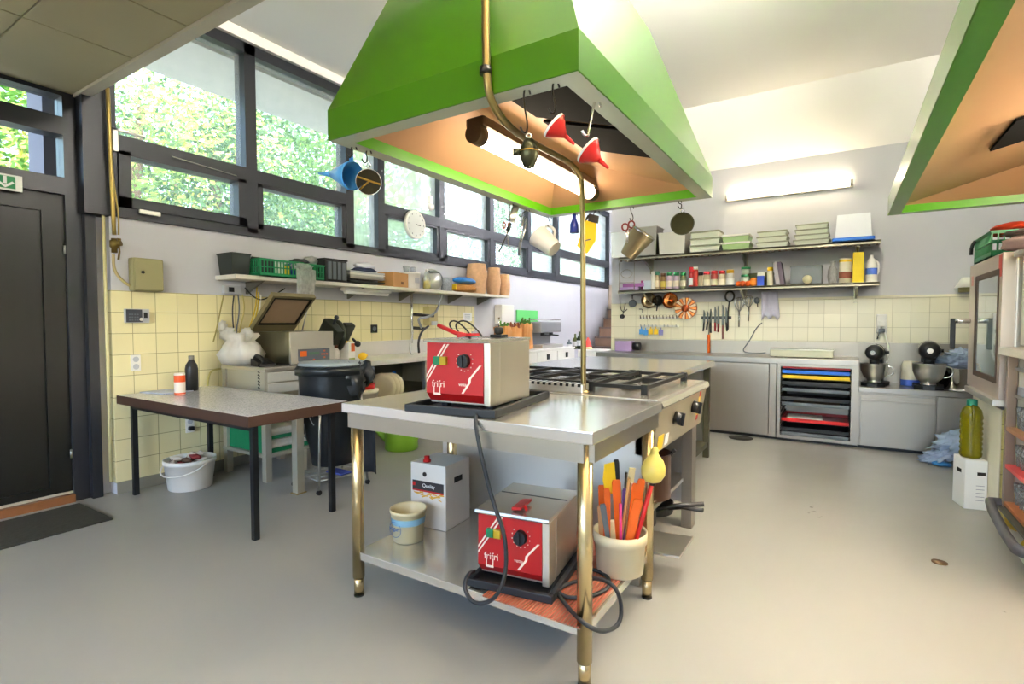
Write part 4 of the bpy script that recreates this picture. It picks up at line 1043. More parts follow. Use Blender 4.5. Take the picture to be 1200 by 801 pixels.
def filters(label, x0, y0, x1, y1, X, r):
    c, w, h = pb(x0, y0, x1, y1, X=X)
    prof = [(r*.75, 0)]; n = max(6, int(h/.012))
    for i in range(n):
        k = r*(.8+.2*math.sin(PI*min(1, (i+1)/n*.9)))
        prof += [(k, h*(i+.2)/n), (k*.93, h*(i+.8)/n)]
    prof += [(r*.6, h), (0, h)]
    return single('filter_stack', MB().lathe(prof, n=30, wob=.16, seed=x0*.37), mat('filter_paper', 'dfb48a', .75, 0, .2, 30), label, 'filters', (X, c.y, SZT+.001), 0, 'stacks of coffee filters')
filters('tall left stack of tan paper filters on the wall shelf', 545, 311, 573, 346, -4.2, .14)
filters('middle stack of tan paper filters on the wall shelf', 571, 316, 586, 348, -4.19, .105)
filters('low right stack of tan paper filters at the shelf end', 585, 324, 597, 349, -4.18, .09)

# ---- wall clock on the window frame
c = at(487.5, 263, X=XW+.06)
t = thing('wall_clock', 'round white wall clock fixed to the window frame', 'clock', (XW+.022, c.y, c.z))
r = .17
obj('clock_case', MB().lathe([(r, 0), (r, .035), (r*.95, .045), (r*.9, .04), (0, .04)], (0, 0, 0), 40, ax=(1, 0, 0)), WHT, t)
obj('dial', MB().lathe([(r*.88, .041), (0, .0415)], (0, 0, 0), 40, ax=(1, 0, 0), caps=False), mat('dial_white', 'd9dbd8', .5), t)
b = MB()
for i in range(12):
    a = i*PI/6; b.box(.042, r*.76*math.sin(a)-.004, r*.76*math.cos(a)-.008, .044, r*.76*math.sin(a)+.004, r*.76*math.cos(a)+.008)
obj('hour_marks', b, GREYP, t)
obj('hour_hand', MB().tube([(.045, 0, 0), (.045, .07, -.005)], .004, 6), BLK, t)
obj('minute_hand', MB().tube([(.046, 0, 0), (.046, .075, .0)], .003, 6), BLK, t)
c = at(507, 238, X=XW+.07)
t = thing('room_sensor', 'small white sensor on the window frame above the clock', 'sensor', (XW+.02, c.y, c.z-.04))
obj('sensor_body', MB().lathe([(.05, 0), (.045, .04), (.02, .05)], (0, 0, 0), 20, ax=(1, 0, 0)), WHT, t)
obj('stem', MB().box(0, -.03, .03, .03, .03, .14, 0, .006), WHT, t)

# ---- cart with the vacuum sealer
p0 = at(312, 566, Z=0)
CX1, CY0 = p0.x, p0.y
ctop = at(313, 431, X=CX1).z
CHX, CHY = .30, .27
t = thing('steel_cart', 'low steel cart carrying the vacuum sealer, green crate on its shelf', 'cart', (CX1-CHX, CY0+CHY, 0))
CM = mat('cart_grey', 'b9b5a4', .4, .5, .08)
obj('cart_top', MB().box(-CHX, -CHY, ctop-.03, CHX, CHY, ctop, 0, .004), STM, t)
obj('drawer_unit', MB().box(-CHX+.02, -CHY+.02, ctop-.2, CHX-.012, CHY-.02, ctop-.03), CM, t)
for k in range(2):
    d = obj('drawer', MB().box(CHX-.012, -CHY+.03, ctop-.115-.085*k, CHX, CHY-.03, ctop-.04-.085*k, 0, .004), mat('drawer_pale', 'd0cdc4', .4, .2), t)
for sx in (-1, 1):
    for sy in (-1, 1):
        x, y = sx*(CHX-.03), sy*(CHY-.03); obj('leg', MB().box(x-.026, y-.026, 0, x+.026, y+.026, ctop-.03, 0, .003), CM, t)
obj('cart_shelf', MB().box(-CHX, -CHY, .19, CHX, CHY, .215, 0, .003), CM, t)
t = thing('plastic_crate', 'open fronted green crate of towels on the lower shelf of the cart', 'crate', (CX1-CHX, CY0+CHY, .2165))
GD = mat('crate_green_deep', '0e7a4c', .6, 0, .15, 20, .2)
obj('crate_body', MB().box(-.27, -.24, 0, .27, .24, .008).box(-.27, -.24, .008, .27, -.228, .24).box(-.27, .228, .008, .27, .24, .24).box(-.27, -.228, .008, -.258, .228, .24).box(.255, -.228, .008, .27, -.2, .24).box(.255, .2, .008, .27, .228, .24).box(.255, -.2, .008, .27, .2, .03).box(.255, -.2, .105, .27, .2, .13), GD, t)
obj('rim', MB().box(-.275, -.245, .228, .275, -.226, .24).box(-.275, .226, .228, .275, .245, .24).box(-.275, -.226, .228, -.256, .226, .24), GD, t)
tw = mat('towel_white', 'dcd8cc', .9, 0, .08, 40, .5)
for i in range(2):
    single('folded_towel', MB().box(-.2, -.2, 0, .2, .2, .085, 0, .035), tw, ['lower white towel folded in the green crate', 'upper white towel folded in the green crate'][i], 'towel', (CX1-CHX+.045, CY0+CHY, .226+i*.092), 0, 'towels in the green crate')
# pale flat post beside the bag stand
p0b = at(350, 577, Z=0)
t = thing('steel_post', 'pale upright post standing behind the speckled table beside the bag stand', 'post', (p0b.x, p0b.y, 0))
obj('post', MB().box(-.03, -.03, 0, .03, .03, .64, 0, .003), CM, t)
obj('foot_plate', MB().box(-.04, -.04, 0, .04, .04, .006), BRS, t)
# vacuum sealer
q = at(338, 430, Z=ctop+.001)
VX1, VY0 = CX1-.02, CY0+.03
a = at(338, 391, X=VX1); vy0 = at(339, 420, X=VX1).y; vy1 = at(390, 420, X=VX1).y
vh = at(339, 389, X=VX1).z-ctop
VW = (vy1-vy0)/2; VD = .27
t = thing('vacuum_sealer', 'steel vacuum sealer with its lid tilted open on the cart', 'sealer', (VX1-VD, (vy0+vy1)/2, ctop+.001))
DKS = steel('sealer_side', '8f8c78', .35, 0)
obj('sealer_body', MB().box(-VD, -VW, .012, VD, VW, vh, 0, .004), DKS, t)
pn = obj('control_panel', MB().hexa([(VD, -VW, .012), (VD+.025, -VW, .012), (VD+.025, VW, .012), (VD, VW, .012)], [(VD, -VW, vh*.55), (VD+.02, -VW, vh*.55), (VD+.02, VW, vh*.55), (VD, VW, vh*.55)]), STM, t)
obj('upper_fascia', MB().box(VD, -VW+.005, vh*.55, VD+.008, VW, vh, 0, .002), STM, t)
kp = obj('keypad', MB().box(VD+.0225, -VW*.7, vh*.12, VD+.0265, VW*.75, vh*.48), mat('keypad_slate', '565c66', .4), pn)
b = MB()
for (y, z) in ((.55, .3), (.42, .3), (.68, .3), (.55, .4), (.55, .2), (0, .15)): b.box(VD+.0265, VW*y*.9-.008, vh*z-.006, VD+.0275, VW*y*.9+.008, vh*z+.006)
b.box(VD+.0265, -VW*.62, vh*.26, VD+.0275, -VW*.32, vh*.42)
obj('key', b, ORG, kp)
obj('display', MB().box(VD+.0265, -VW*.2, vh*.3, VD+.0275, VW*.25, vh*.38), mat('display_green', '4a6a52', .3), kp)
for sx in (-1, 1):
    for sy in (-1, 1): obj('foot', MB().cyl((sx*(VD-.04), sy*(VW-.04), 0), (sx*(VD-.04), sy*(VW-.04), .013), .015), BLK, t)
# open lid hinged along the wall side
hp = Vector((-VD+.0, 0, vh+.01)); ang = R(42)
LD, LW = .44, VW-.005
Ml = Matrix.Translation(hp) @ Matrix.Rotation(-ang, 4, 'Y')
fr = MB(Ml); k = .035
fr.box(0, -LW, -.012, LD, -LW+k, .03).box(0, LW-k, -.012, LD, LW, .03).box(0, -LW+k, -.012, k*2.6, LW-k, .03).box(LD-k, -LW+k, -.012, LD, LW-k, .03)
ld = obj('lid', fr, mat('lid_frame', '8a7f5c', .4, .4, .1), t)
g = MB(Ml); g.box(k*2.6, -LW+k, .0, LD-k, LW-k, .02)
obj('lid_window', g, mat('lid_acrylic', 'c7a888', .15, 0, .1, 6, trans=.25), ld)
g = MB(Ml); g.box(k*2.4, -LW+k*.7, -.016, LD-k*.7, -LW+k, .0).box(k*2.4, LW-k, -.016, LD-k*.7, LW-k*.7, 0).box(k*2.4, -LW+k, -.016, k*2.7, LW-k, 0).box(LD-k, -LW+k, -.016, LD-k*.7, LW-k, 0)
obj('lid_gasket', g, PNS, ld)
obj('lid_strut', MB().tube([(-VD+.12, LW+.004, vh-.01), (-VD+.2, LW+.004, vh+.19)], .006), ALU, ld)
# white carrier bag, phone
q = at(272, 412, X=VX1-2*VD-.0)
b = MB(); 
b.lathe([(.02, -.06), (.12, -.05), (.15, .03), (.13, .1), (.09, .14), (.13, .18), (.12, .2)], n=28, wob=.7, seed=2, caps=False)
b.blob((-.12, -.05, .19), (.10, .03, .055), 0, .7, 14, 3, 3.2).blob((-.2, -.05, .25), (.06, .025, .05), 0, .6, 15, 3, 3.2)
b.blob((.1, -.02, .19), (.07, .03, .05), 0, .7, 16, 3, 3.2)
q = at(272, 427, Y=CY0+.08)
single('plastic_bag', b, mat('white_film', 'e6e2d6', .3, 0, .1, 16, .6, trans=.35), 'crumpled white plastic bag at the wall end of the cart', 'bag', (q.x+.15, q.y, ctop+.063))
q = at(298, 425, Y=CY0+.05)
t = thing('desk_phone', 'black desk telephone lying on the cart by the white bag', 'phone', (q.x+.03, CY0+.105, ctop+.002), R(-10))
obj('phone_base', MB().prism([(-.09, 0), (.1, 0), (.1, .02), (-.06, .06), (-.09, .06)], 'Y', -.06, .06), BLK, t)
obj('handset', MB().tube([(-.10, -.02, .065), (-.06, -.02, .085), (.05, -.02, .055), (.09, -.02, .03)], lambda k: .022 if k < .2 or k > .8 else .016, 10, sm=1), BLK, t)
obj('coiled_cord', MB().tube([(.09+.012*math.cos(i*.9), -.065+.012*math.sin(i*.9), .03-i*.0035) for i in range(60)], .004, 6), BLK, t)

# cables down from the junction box under the shelf
q = at(272, 340, X=XW+.04)
t = thing('junction_box', 'pale junction box under the left end of the wall shelf', 'box', (XW+.001, q.y, q.z-.03))
obj('box_body', MB().box(0, -.07, 0, .05, .07, .07, 0, .004), LGREY, t)
obj('socket_face', MB().box(.05, -.035, .015, .056, .01, .055, 0, .002), BLK, t)
CBL = [('black', BLK, [(274, 346), (272, 365), (274, 390), (277, 412)]), ('dark grey', GREYP, [(279, 345), (281, 365), (276, 390), (281, 415)]), ('pale yellow', mat('cable_cream', 'b9ac62', .5), [(284, 345), (287, 362), (281, 385), (277, 412)]),
       ('yellow', mat('cable_yellow', 'c9a818', .5), [(303, 342), (302, 362), (297, 380), (284, 400), (273, 416)]), ('second yellow', mat('cable_yellow', 'c9a818'), [(301, 335), (300, 360), (292, 385), (279, 413)]), ('white', WHT, [(306, 345), (304, 368), (298, 388), (287, 408)]),
       ('thin olive', mat('cable_olive', '8a8040', .5), [(262, 346), (258, 365), (254, 385), (250, 400)]), ('drooping black', BLK, [(287, 337), (297, 348), (306, 352), (320, 346), (334, 338)])]
for n_, m_, pp in CBL:
    pts = [at(x, y, X=XW+.06) for x, y in pp]
    cord(n_+' cable running down the tiles behind the vacuum sealer', pts, .0055, m_, 'wall_cable', 2, 'cable')
q = [at(258, 432, X=XW+.05), at(246, 434, X=XW+.05), at(243, 450, X=XW+.05), at(242, 478, X=XW+.03)]
cord('pale looped cable on the tiles behind the speckled table', q, .008, mat('cable_cream', 'b9ac62'), 'wall_cable', 2, 'cable')

# ---- black waste bag on a wheeled stand
c = at(388, 575, Z=0); SXc, SYc = -3.02, 2.62
rt = at(388, 429, Y=SYc)
t = thing('bag_stand', 'waste bag stand with black rubbish bag and grey lid', 'bin', (rt.x, SYc, 0))
RZ = rt.z; r = .235
obj('rim_ring', MB().tube([(r*math.cos(i*PI/12), r*math.sin(i*PI/12)*.9, RZ) for i in range(24)], .014, 8, closed=True), BLK, t)
obj('lid', MB().lathe([(r*1.0, RZ+.012), (r*1.02, RZ+.02), (r*.96, RZ+.04), (r*.86, RZ+.032), (r*.82, RZ+.042), (0, RZ+.044)], n=36), mat('lid_grey', '8e979c', .4), t)
bag = MB().lathe([(r*1.08, RZ-.055), (r*1.1, RZ-.01), (r*1.04, RZ+.012), (r*1.0, RZ-.03), (r*.98, RZ-.2), (r*.95, RZ-.42), (r*.72, RZ-.58), (r*.62, .17), (r*.3, .155), (0, .155)], n=40, wob=.10, seed=4)
BAGM = mat('bag_black', '1b2024', .3, 0, .2, 6, .25)
bg = obj('rubbish_bag', bag, BAGM, t)
obj('bag_fold', MB().blob((.2, .05, RZ-.1), (.06, .1, .14), 0, .5, 3).blob((.16, .2, RZ-.06), (.08, .06, .09), 0, .5, 8), mat('bag_sheen', '2c3033', .18, 0, .2, 6, .3), bg)
def bagpt(ang, z, rr): return (rr*math.cos(ang), rr*math.sin(ang), z)
mk = mat('bag_print', '7d868c', .5)
b = MB()
for (x0, z0, x1, z1) in ((-.1, .43, -.02, .5), (-.1, .43, 0, .4), (-.02, .5, 0, .41), (.06, .60, .09, .56), (.07, .52, .1, .50), (.05, .55, .08, .51)):
    b.tube([(x0*.95, -r*.985-.0, z0), (x1*.95, -r*.985, z1)], .003, 6)
obj('bag_print', b, mk, bg)
A0 = [(-.17, -.17), (.12, -.2), (.2, .12), (-.12, .18)]
for i, (x, y) in enumerate(A0):
    obj('stand_leg', MB().tube([(x*.9, y*.9, RZ-.01), (x*1.15, y*1.15, .03)], .009, 8), ALU, t)
for i in range(4):
    x, y = A0[i]; obj('castor', MB().cyl((x*1.15-.01, y*1.15, .018), (x*1.15+.01, y*1.15, .018), .018), BLK, t)
b = MB(); P4 = [(x*1.12, y*1.12, .1) for x, y in A0]; b.tube(P4, .006, 6, closed=True)
for i in range(3): b.tube([(P4[0][0]+(P4[1][0]-P4[0][0])*(i+1)/4, P4[0][1], .1), (P4[3][0]+(P4[2][0]-P4[3][0])*(i+1)/4, P4[3][1], .1)], .004, 6)
obj('base_rack', b, ALU, t)
single('blue_cloth', MB().box(-.09, -.05, 0, .09, .05, .012, 0, .005), mat('cloth_blue', '3a4a9a', .8), 'blue folded cloth on the base rack of the bag stand', 'cloth', (rt.x+.1, SYc-.02, .107))
# grey apron/bag hanging beside the table
q0 = at(428, 470, Y=2.78); q1 = at(432, 552, Y=2.78)
b = MB(); pl = [(-.10, 0, .36), (-.06, .03, .36), (.0, 0, .36), (.05, .03, .36)]
pr = []
for k in range(6):
    u = k/5; row = []
    for i in range(10):
        a = i/9
        row.append((-.11+.20*a+u*.03*a, .02*math.sin(a*9+u), .40*(1-u)+.0))
    pr.append(row)
V = [[b.v(p) for p in r_] for r_ in pr]; V2 = [[b.v((p[0], p[1]+.006, p[2])) for p in r_] for r_ in pr]
for i in range(5):
    for j in range(9): b.f([V[i][j], V[i][j+1], V[i+1][j+1], V[i+1][j]], 0, True); b.f([V2[i][j], V2[i+1][j], V2[i+1][j+1], V2[i][j+1]], 0, True)
for j in range(9): b.f([V[5][j], V[5][j+1], V2[5][j+1], V2[5][j]]); b.f([V[0][j], V2[0][j], V2[0][j+1], V[0][j+1]])
for i in range(5): b.f([V[i][0], V[i+1][0], V2[i+1][0], V2[i][0]]); b.f([V[i][9], V2[i][9], V2[i+1][9], V[i+1][9]])
q1 = at(428, 552, Y=2.60)
ap = single('dark_apron', b, mat('apron_dark', '23272b', .85, 0, .1, 20, .2), 'dark grey cloth hanging behind the left leg of the work table', 'cloth', (q1.x, 2.60, q1.z))

# ---- sink counter along the window wall
SC = .873
t = thing('sink_counter', 'long stainless sink counter along the window wall', 'counter', (-4.07, 4.3, 0))
hy = 1.62
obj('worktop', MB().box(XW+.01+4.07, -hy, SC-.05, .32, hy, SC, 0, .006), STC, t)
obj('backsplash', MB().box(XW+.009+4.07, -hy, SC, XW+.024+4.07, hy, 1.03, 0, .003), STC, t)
obj('sink_basin', MB().box(-.2, .1, SC-.3, .22, .9, SC-.045), STM, t)
obj('door_panel', MB().box(.24, -.0, .1, .28, .62, SC-.06, 0, .003), STV, t)
obj('door_panel', MB().box(.24, .64, .1, .28, 1.6, SC-.06, 0, .003), STV, t)
for y in (-1.55, -.03, 1.55):
    obj('leg', MB().box(.24, y-.02, 0, .28, y+.02, SC-.05), STV, t)
obj('under_shelf', MB().box(-.3, -1.55, .42, .28, -.05, .44), STM, t)
obj('rear_panel', MB().box(-.31, -1.6, .1, -.29, 1.6, SC-.05), mat('shade_panel', 'a09f92', .6), t)  # rear panel in one even mid grey
# stored under it
UZ = .441
q = at(440, 470, X=-3.95)
single('food_tub', MB().lathe([(.15, 0), (.165, .11), (.17, .11), (.17, .145), (0, .15)], n=32, ms=None), mat('tub_ivory', 'ddd3bd', .4), 'ivory tub with lid under the sink counter', 'tub', (-3.95, 3.5, UZ+.001))
single('red_tub', MB().lathe([(.13, 0), (.14, .05), (.0, .05)], n=32), RED, 'red lidded tub under the sink counter', 'tub', (-3.95, 3.5, UZ+.153))
for i, dx in enumerate((0, .03, .06)):
    single('white_plate', MB().lathe([(0, 0), (.09, 0), (.14, .012), (.142, .017), (.09, .008), (0, .008)], (0, 0, .142), 32, ax=(.35, -.93, .0)), mat('plate_ivory', 'd9cfae', .3), ['front white plate standing upright under the sink counter', 'middle white plate standing upright under the sink counter', 'rear white plate standing upright under the sink counter'][i], 'plate', (-3.93+dx, 3.78+dx, UZ+.001), 0, 'plates under the sink counter')
single('blue_jug', MB().lathe([(.05, 0), (.055, .2), (.02, .24), (.02, .27), (0, .27)], n=20), BLU, 'blue plastic bottle under the sink counter beside the plates', 'bottle', (-4.05, 4.05, UZ+.001))
single('blue_box', MB().box(-.06, -.09, 0, .06, .09, .24, 0, .006), BLU, 'blue box under the sink counter behind the plates', 'box', (-4.17, 3.72, UZ+.001))

# on the counter
q = at(382, 392, X=-4.1)
t = thing('meat_slicer', 'dark meat slicer behind the vacuum sealer', 'slicer', (-4.1, 3.25, SC+.001))
SLM = mat('slicer_metal', '4c4f45', .3, .8, .1)
obj('slicer_base', MB().box(-.2, -.18, .015, .15, .18, .10, 0, .02), ALU, t)
ML = Matrix.Translation((0, 0, .10)) @ Matrix.Rotation(R(35), 4, 'Y')
b = MB(ML); b.lathe([(.02, -.02), (.15, -.015), (.155, 0), (.14, .01), (.05, .02), (0, .02)], (0, 0, .17), 36, ax=(0, 1, 0)); obj('blade', b, SLM, t)
b = MB(ML); b.box(-.1, -.12, .02, .12, -.03, .30, 0, .01); obj('carriage', b, SLM, t)
b = MB(ML); b.box(-.03, .05, .12, .03, .16, .3, 0, .008); obj('guide_plate', b, SLM, t)
b = MB(ML); b.cyl((0, -.08, .3), (0, -.08, .36), .012).blob((0, -.08, .375), (.022, .022, .022), 0, 0, 1, 2).cyl((.1, .12, .2), (.17, .12, .2), .012).blob((.18, .12, .2), (.03, .03, .03), 0, 0, 1, 2); obj('knob', b, BLK, t)
def oncounter(x0, y0, x1, y1, X): 
    c, w, h = pb(x0, y0, x1, y1, X=X); return c, w/2, h
c, w, h = pb(390.5, 402, 400, 424, X=-3.88)
t = thing('sauce_bottle', 'small white bottle with brown cap beside the vacuum sealer', 'bottle', (-3.9, c.y, SC+.001))
r = .038
obj('bottle_body', MB().lathe([(r, 0), (r, .10), (r*.5, .125), (r*.5, .13)], n=22), WHT, t)
obj('cap', MB().cyl((0, 0, .13), (0, 0, .155), .022), mat('cap_brown', '5a3020', .5), t)
c, w, h = pb(401, 396, 417, 424, X=-3.88)
t = thing('drink_carton', 'white and orange drink carton on the sink counter', 'carton', (-3.92, c.y+.02, SC+.001), R(15))
obj('carton', MB().box(-.045, -.05, 0, .045, .05, .17, 0, .003), WHT, t)
obj('orange_print', MB().box(.0452, -.01, .09, .046, .048, .165), ORG, t)
obj('green_print', MB().box(.0452, -.048, .005, .046, .048, .03), mat('print_green', '8fa044', .5), t)
obj('cap', MB().cyl((-.01, -.02, .17), (-.01, -.02, .19), .018), YEL, t)
single('red_carton', MB().box(-.03, -.04, 0, .03, .04, .18, 0, .003), RED, 'red carton standing behind the white and orange one', 'carton', (-4.05, c.y-.06, SC+.001))
c, w, h = pb(416, 406, 428, 420, X=-3.9)
t = thing('lemon', 'yellow lemon on the sink counter beside the carton', 'fruit', (-3.92, c.y+.05, SC+.038))
obj('lemon_skin', MB().lathe([(0, -.05), (.012, -.044), (.03, -.025), (.037, 0), (.03, .025), (.012, .044), (.008, .05), (0, .054)], (0, 0, 0), 20, ax=(.3, 1, .1)), LEM, t)
q = at(438, 385, X=XW+.01)
t = thing('wall_socket', 'black wall socket on the tiles above the sink counter', 'socket', (XW+.008, q.y, q.z))
obj('plate', MB().box(.0005, -.045, -.045, .014, .045, .045, 0, .004), BLK, t)
obj('outlet', MB().lathe([(.026, .014), (.026, .016), (.02, .015)], (0, 0, 0), 18, ax=(1, 0, 0)), GREYP, t)
# spray tap with its hose
q = at(491, 400, X=-4.2)
base = Vector((-4.2, at(491, 415, X=-4.2).y, SC))
t = thing('spray_tap', 'steel spray tap with tall riser and curved hose at the sink', 'tap', base)
V_ = lambda x, y, X=-4.2: at(x, y, X=X)-base
obj('riser', MB().tube([Vector((-.1, V_(490, 380).y, .12)), Vector((-.1, V_(490, 340).y, .70))], .014), CHR, t)
obj('wall_bracket', MB().tube([V_(484, 368, -4.3), V_(508, 370, -4.25)], .018, 10).tube([V_(484, 384, -4.3), V_(498, 385, -4.25)], .018, 10), PNS, t)
obj('spray_hose', MB().tube([V_(494, 384), V_(489, 372), V_(500, 372), V_(512, 366), V_(518, 345), V_(519, 325), V_(512, 317), V_(503, 318)], .014, 10, sm=3), mat('hose_grey', '8d9294', .35, .6), t)
obj('swan_neck', MB().tube([V_(502, 382), V_(494, 388, -4.1), V_(490, 400, -4.0), V_(491, 413, -3.95)], .013, 10, sm=2), BLK, t)
obj('second_neck', MB().tube([V_(484, 388), V_(481, 400, -4.15), V_(480, 415, -4.1), V_(488, 417, -4.08)], .009, 8, sm=2), CHR, t)
c, w, h = pb(502, 359, 511, 381, X=-4.3)
t = thing('soap_dispenser', 'beige soap dispenser on the tiles behind the tap', 'dispenser', (XW+.009, c.y, c.z))
obj('dispenser_body', MB().box(0, -.08, 0, .11, .08, h, 0, .012), mat('dispenser_beige', 'b5a878', .5), t)
obj('push_lever', MB().box(.11, -.05, .0, .125, .05, .05, 0, .004), LGREY, t)
c, w, h = pb(543, 366, 553, 376, X=XW+.01)
t = thing('paper_notice', 'small white printed notice stuck on the tiles above the sink', 'notice', (XW+.0085, c.y, c.z))
obj('sheet', MB().box(0, -w/2, 0, .002, w/2, h), PAPER, t)
b = MB()
for k in range(4): b.box(.002, -w*.35, h*(.2+.18*k), .0026, w*.3, h*(.25+.18*k))
obj('printed_lines', b, mat('print_grey', '8a8aa0', .7), t)
# vertical conduits at the end of the tiles
# green things at the counter end
q = at(612, 401, X=-4.0)
t = thing('drawer_cabinet', 'white drawer cabinet along the window wall past the sink', 'cabinet', (-4.05, 6.95, 0))
hy = .95; H = .835
obj('cabinet_body', MB().box(-.3, -hy, .1, .28, hy, H-.03), WHT, t)
obj('cabinet_top', MB().box(-.3, -hy-.01, H-.03, .3, hy+.01, H, 0, .004), WHT, t)
obj('plinth', MB().box(-.3, -hy+.02, 0, .24, hy-.02, .1), LGREY, t)
for i in range(3):
    for k in range(3):
        y0 = -hy+.02+i*.63; d = obj('drawer', MB().box(.28, y0, .12+k*.23, .3, y0+.61, .335+k*.23, 0, .003), WHT, t)
        obj('drawer_pull', MB().box(.3, y0+.27, .22+k*.23, .315, y0+.34, .30+k*.23, 0, .003), BLK, d)
def oncab(x0, y0, x1, y1, X=-4.05):
    c, w, h = pb(x0, y0, x1, y1, X=X); return c, w/2, h
c, w, h = oncab(620, 373, 642, 404)
t = thing('coffee_machine', 'grey espresso machine on the white drawer cabinet', 'coffee machine', (-4.1, 7.36, H+.001))
obj('machine_body', MB().box(-.2, -.32, .04, .0, .34, .40, 0, .02), mat('machine_grey', '8f9194', .35, .4), t)
obj('machine_head', MB().box(-.2, -.34, .24, .2, .36, .41, 0, .03), mat('machine_grey', '8f9194'), t)
obj('drip_tray', MB().box(-.2, -.34, 0, .22, .36, .05, 0, .006), ALU, t)
for y in (-.12, .16): obj('brew_group', MB().cyl((.1, y, .19), (.1, y, .245), .035).tube([(.1, y, .2), (.24, y, .19)], .012), BLK, t)
obj('cup_rail', MB().tube([(-.18, -.32, .44), (.18, -.32, .44), (.18, .34, .44), (-.18, .34, .44)], .006, 6, closed=True), CHR, t)
c, w, h = oncab(605, 362, 628, 377, XW)
single('green_board', MB().box(0, -.34, 0, .015, .34, .19, 0, .003), mat('board_green', '5fc06a', .5, 0, .1), 'green board on the white wall above the coffee machine', 'board', (XW+.001, c.y+.02, c.z))
c, w, h = oncab(588, 357, 604, 380, -4.25)
t = thing('towel_dispenser', 'white paper towel dispenser on the wall above the paper bags', 'dispenser', (XW+.001, c.y, c.z))
obj('dispenser_body', MB().box(0, -.17, 0, .13, .17, h, 0, .01), WHT, t)
obj('outlet_slot', MB().box(.02, -.13, -.004, .11, .13, .02), GREYP, t)
# paper bags with greens at the end of the sink counter
for i, (px, ww, hh, rz, lab) in enumerate(((581, .15, .34, 14, 'left crumpled brown paper bag with greens'), (594, .15, .33, -8, 'middle crumpled brown paper bag with greens'), (611, .18, .38, 4, 'right tall orange brown paper bag with greens'))):
    X = -3.98
    q = at(px, 405, X=X)
    t = thing('paper_bag', lab, 'bag', (X-.06, (6.16, 6.42, 6.74)[i], .836), R(rz), 'paper bags of greens')
    b = MB(); n = 20; rings = []
    for k, (s, z) in enumerate(((.95, 0), (1, .03), (.95, hh*.5), (1.05, hh*.8), (1.0, hh))):
        ring = []
        for j in range(n):
            a = 2*PI*j/n; cx_, sy_ = math.cos(a), math.sin(a)
            kx = max(abs(cx_), abs(sy_)); x, y = cx_/kx*.1*s, sy_/kx*ww*.75*s
            w_ = 1+.16*noise.noise(Vector((x*18+i, y*18, z*14)))
            ring.append(b.v((x*w_, y*w_, z*(1+(.12*noise.noise(Vector((x*25, y*25, i))) if k > 2 else 0)))))
        rings.append(ring)
    for a_ in range(4):
        for j in range(n): b.f([rings[a_][j], rings[a_][(j+1) % n], rings[a_+1][(j+1) % n], rings[a_+1][j]])
    b.f(rings[0][::-1])
    obj('bag', b, KRAFT, t)
    g = MB(); rd = random.Random(i+20)
    for k in range(26):
        x, y = rd.uniform(-.06, .06), rd.uniform(-ww*.5, ww*.5); z1 = hh*rd.uniform(.9, 1.25)
        g.prism([(x, y), (x+.02, y+.006), (x+.004, y+.03)], 'Z', hh*.5, z1)
    gg = obj('greens', g, [GREEN, mat('green_red', '8a4a2a', .6), GREEN][i], t)
    gg['kind'] = 'stuff'
# bottles and glass jars behind the fryer on the counter
for i, (px, h, m_, lab) in enumerate(((565, .2, CLEARP, 'first clear bottle at the back of the sink counter end'), (571, .24, CLEARP, 'second clear bottle at the back of the sink counter end'), (577, .21, mat('olive_glass', '6b7440', .2, 0, .1, trans=.3), 'olive bottle at the back of the sink counter end'))):
    q = at(px, 400, X=-4.25)
    single('glass_bottle', MB().lathe([(.04, 0), (.042, h*.55), (.016, h*.75), (.015, h), (0, h)], n=20), m_, lab, 'bottle', (-4.25, q.y-.35, SC+.001), 0, 'bottles at the counter end')
# a bottle with flag and olive bottles on the rear bench end are near the stairs
STEP = mat('stair_wood', '7a5f4c', .55, 0, .15, 8); STEPD = mat('stair_nosing', '5a4b46', .6, 0, .1)
Ys = 9.6
t = thing('staircase', 'brown boarded staircase in the passage behind the shelf wall', 'stairs', (-3.45, 10.1, 0))
n = 9
for i in range(n):
    z1 = .19*(i+1); 
    st = obj('step', MB().box(-.75, -1.2+i*.22, 0, .95, -1.2+(i+1)*.22, z1-.03), STEP, t)
    obj('nosing', MB().box(-.75, -1.22+i*.22, z1-.03, .95, -1.2+(i+1)*.22, z1), STEPD, st)
single('passage_counter', MB().box(-.55, -.3, 0, .55, .3, .78, 0, .01), WHT, 'white low counter in the passage in front of the stairs', 'counter', (-3.15, 8.2, 0))
for i, (px, m_, lab, h) in enumerate(((674, mat('olive_glass', '6b7440'), 'olive oil bottle on the white passage counter', .26), (679, mat('dark_glass', '2e3a22', .2), 'dark wine bottle on the white passage counter', .3), (667, GREYP, 'small grey bottle on the white passage counter', .16))):
    q = at(px, 420, Y=8.15)
    t = thing('glass_bottle', lab, 'bottle', (q.x, 8.15, .781), 0, 'bottles on the passage counter')
    obj('bottle_glass', MB().lathe([(.045, 0), (.047, h*.6), (.017, h*.78), (.016, h), (0, h)], n=20), m_, t)
    obj('bottle_label', MB().lathe([(.0485, h*.2), (.0485, h*.5)], n=20, caps=False), PAPER, t)
q = at(689, 412, Y=8.2)
single('napkin_cone', MB().lathe([(.075, 0), (.07, .04), (.012, .2), (0, .2)], n=16, ms=[0, 1, 1], m=0), [mat('napkin_cream', 'e3d3a4', .8), mat('napkin_red', 'd9463c', .8)], 'red and cream napkin cone on the white passage counter', 'napkin', (q.x, 8.2, .781))
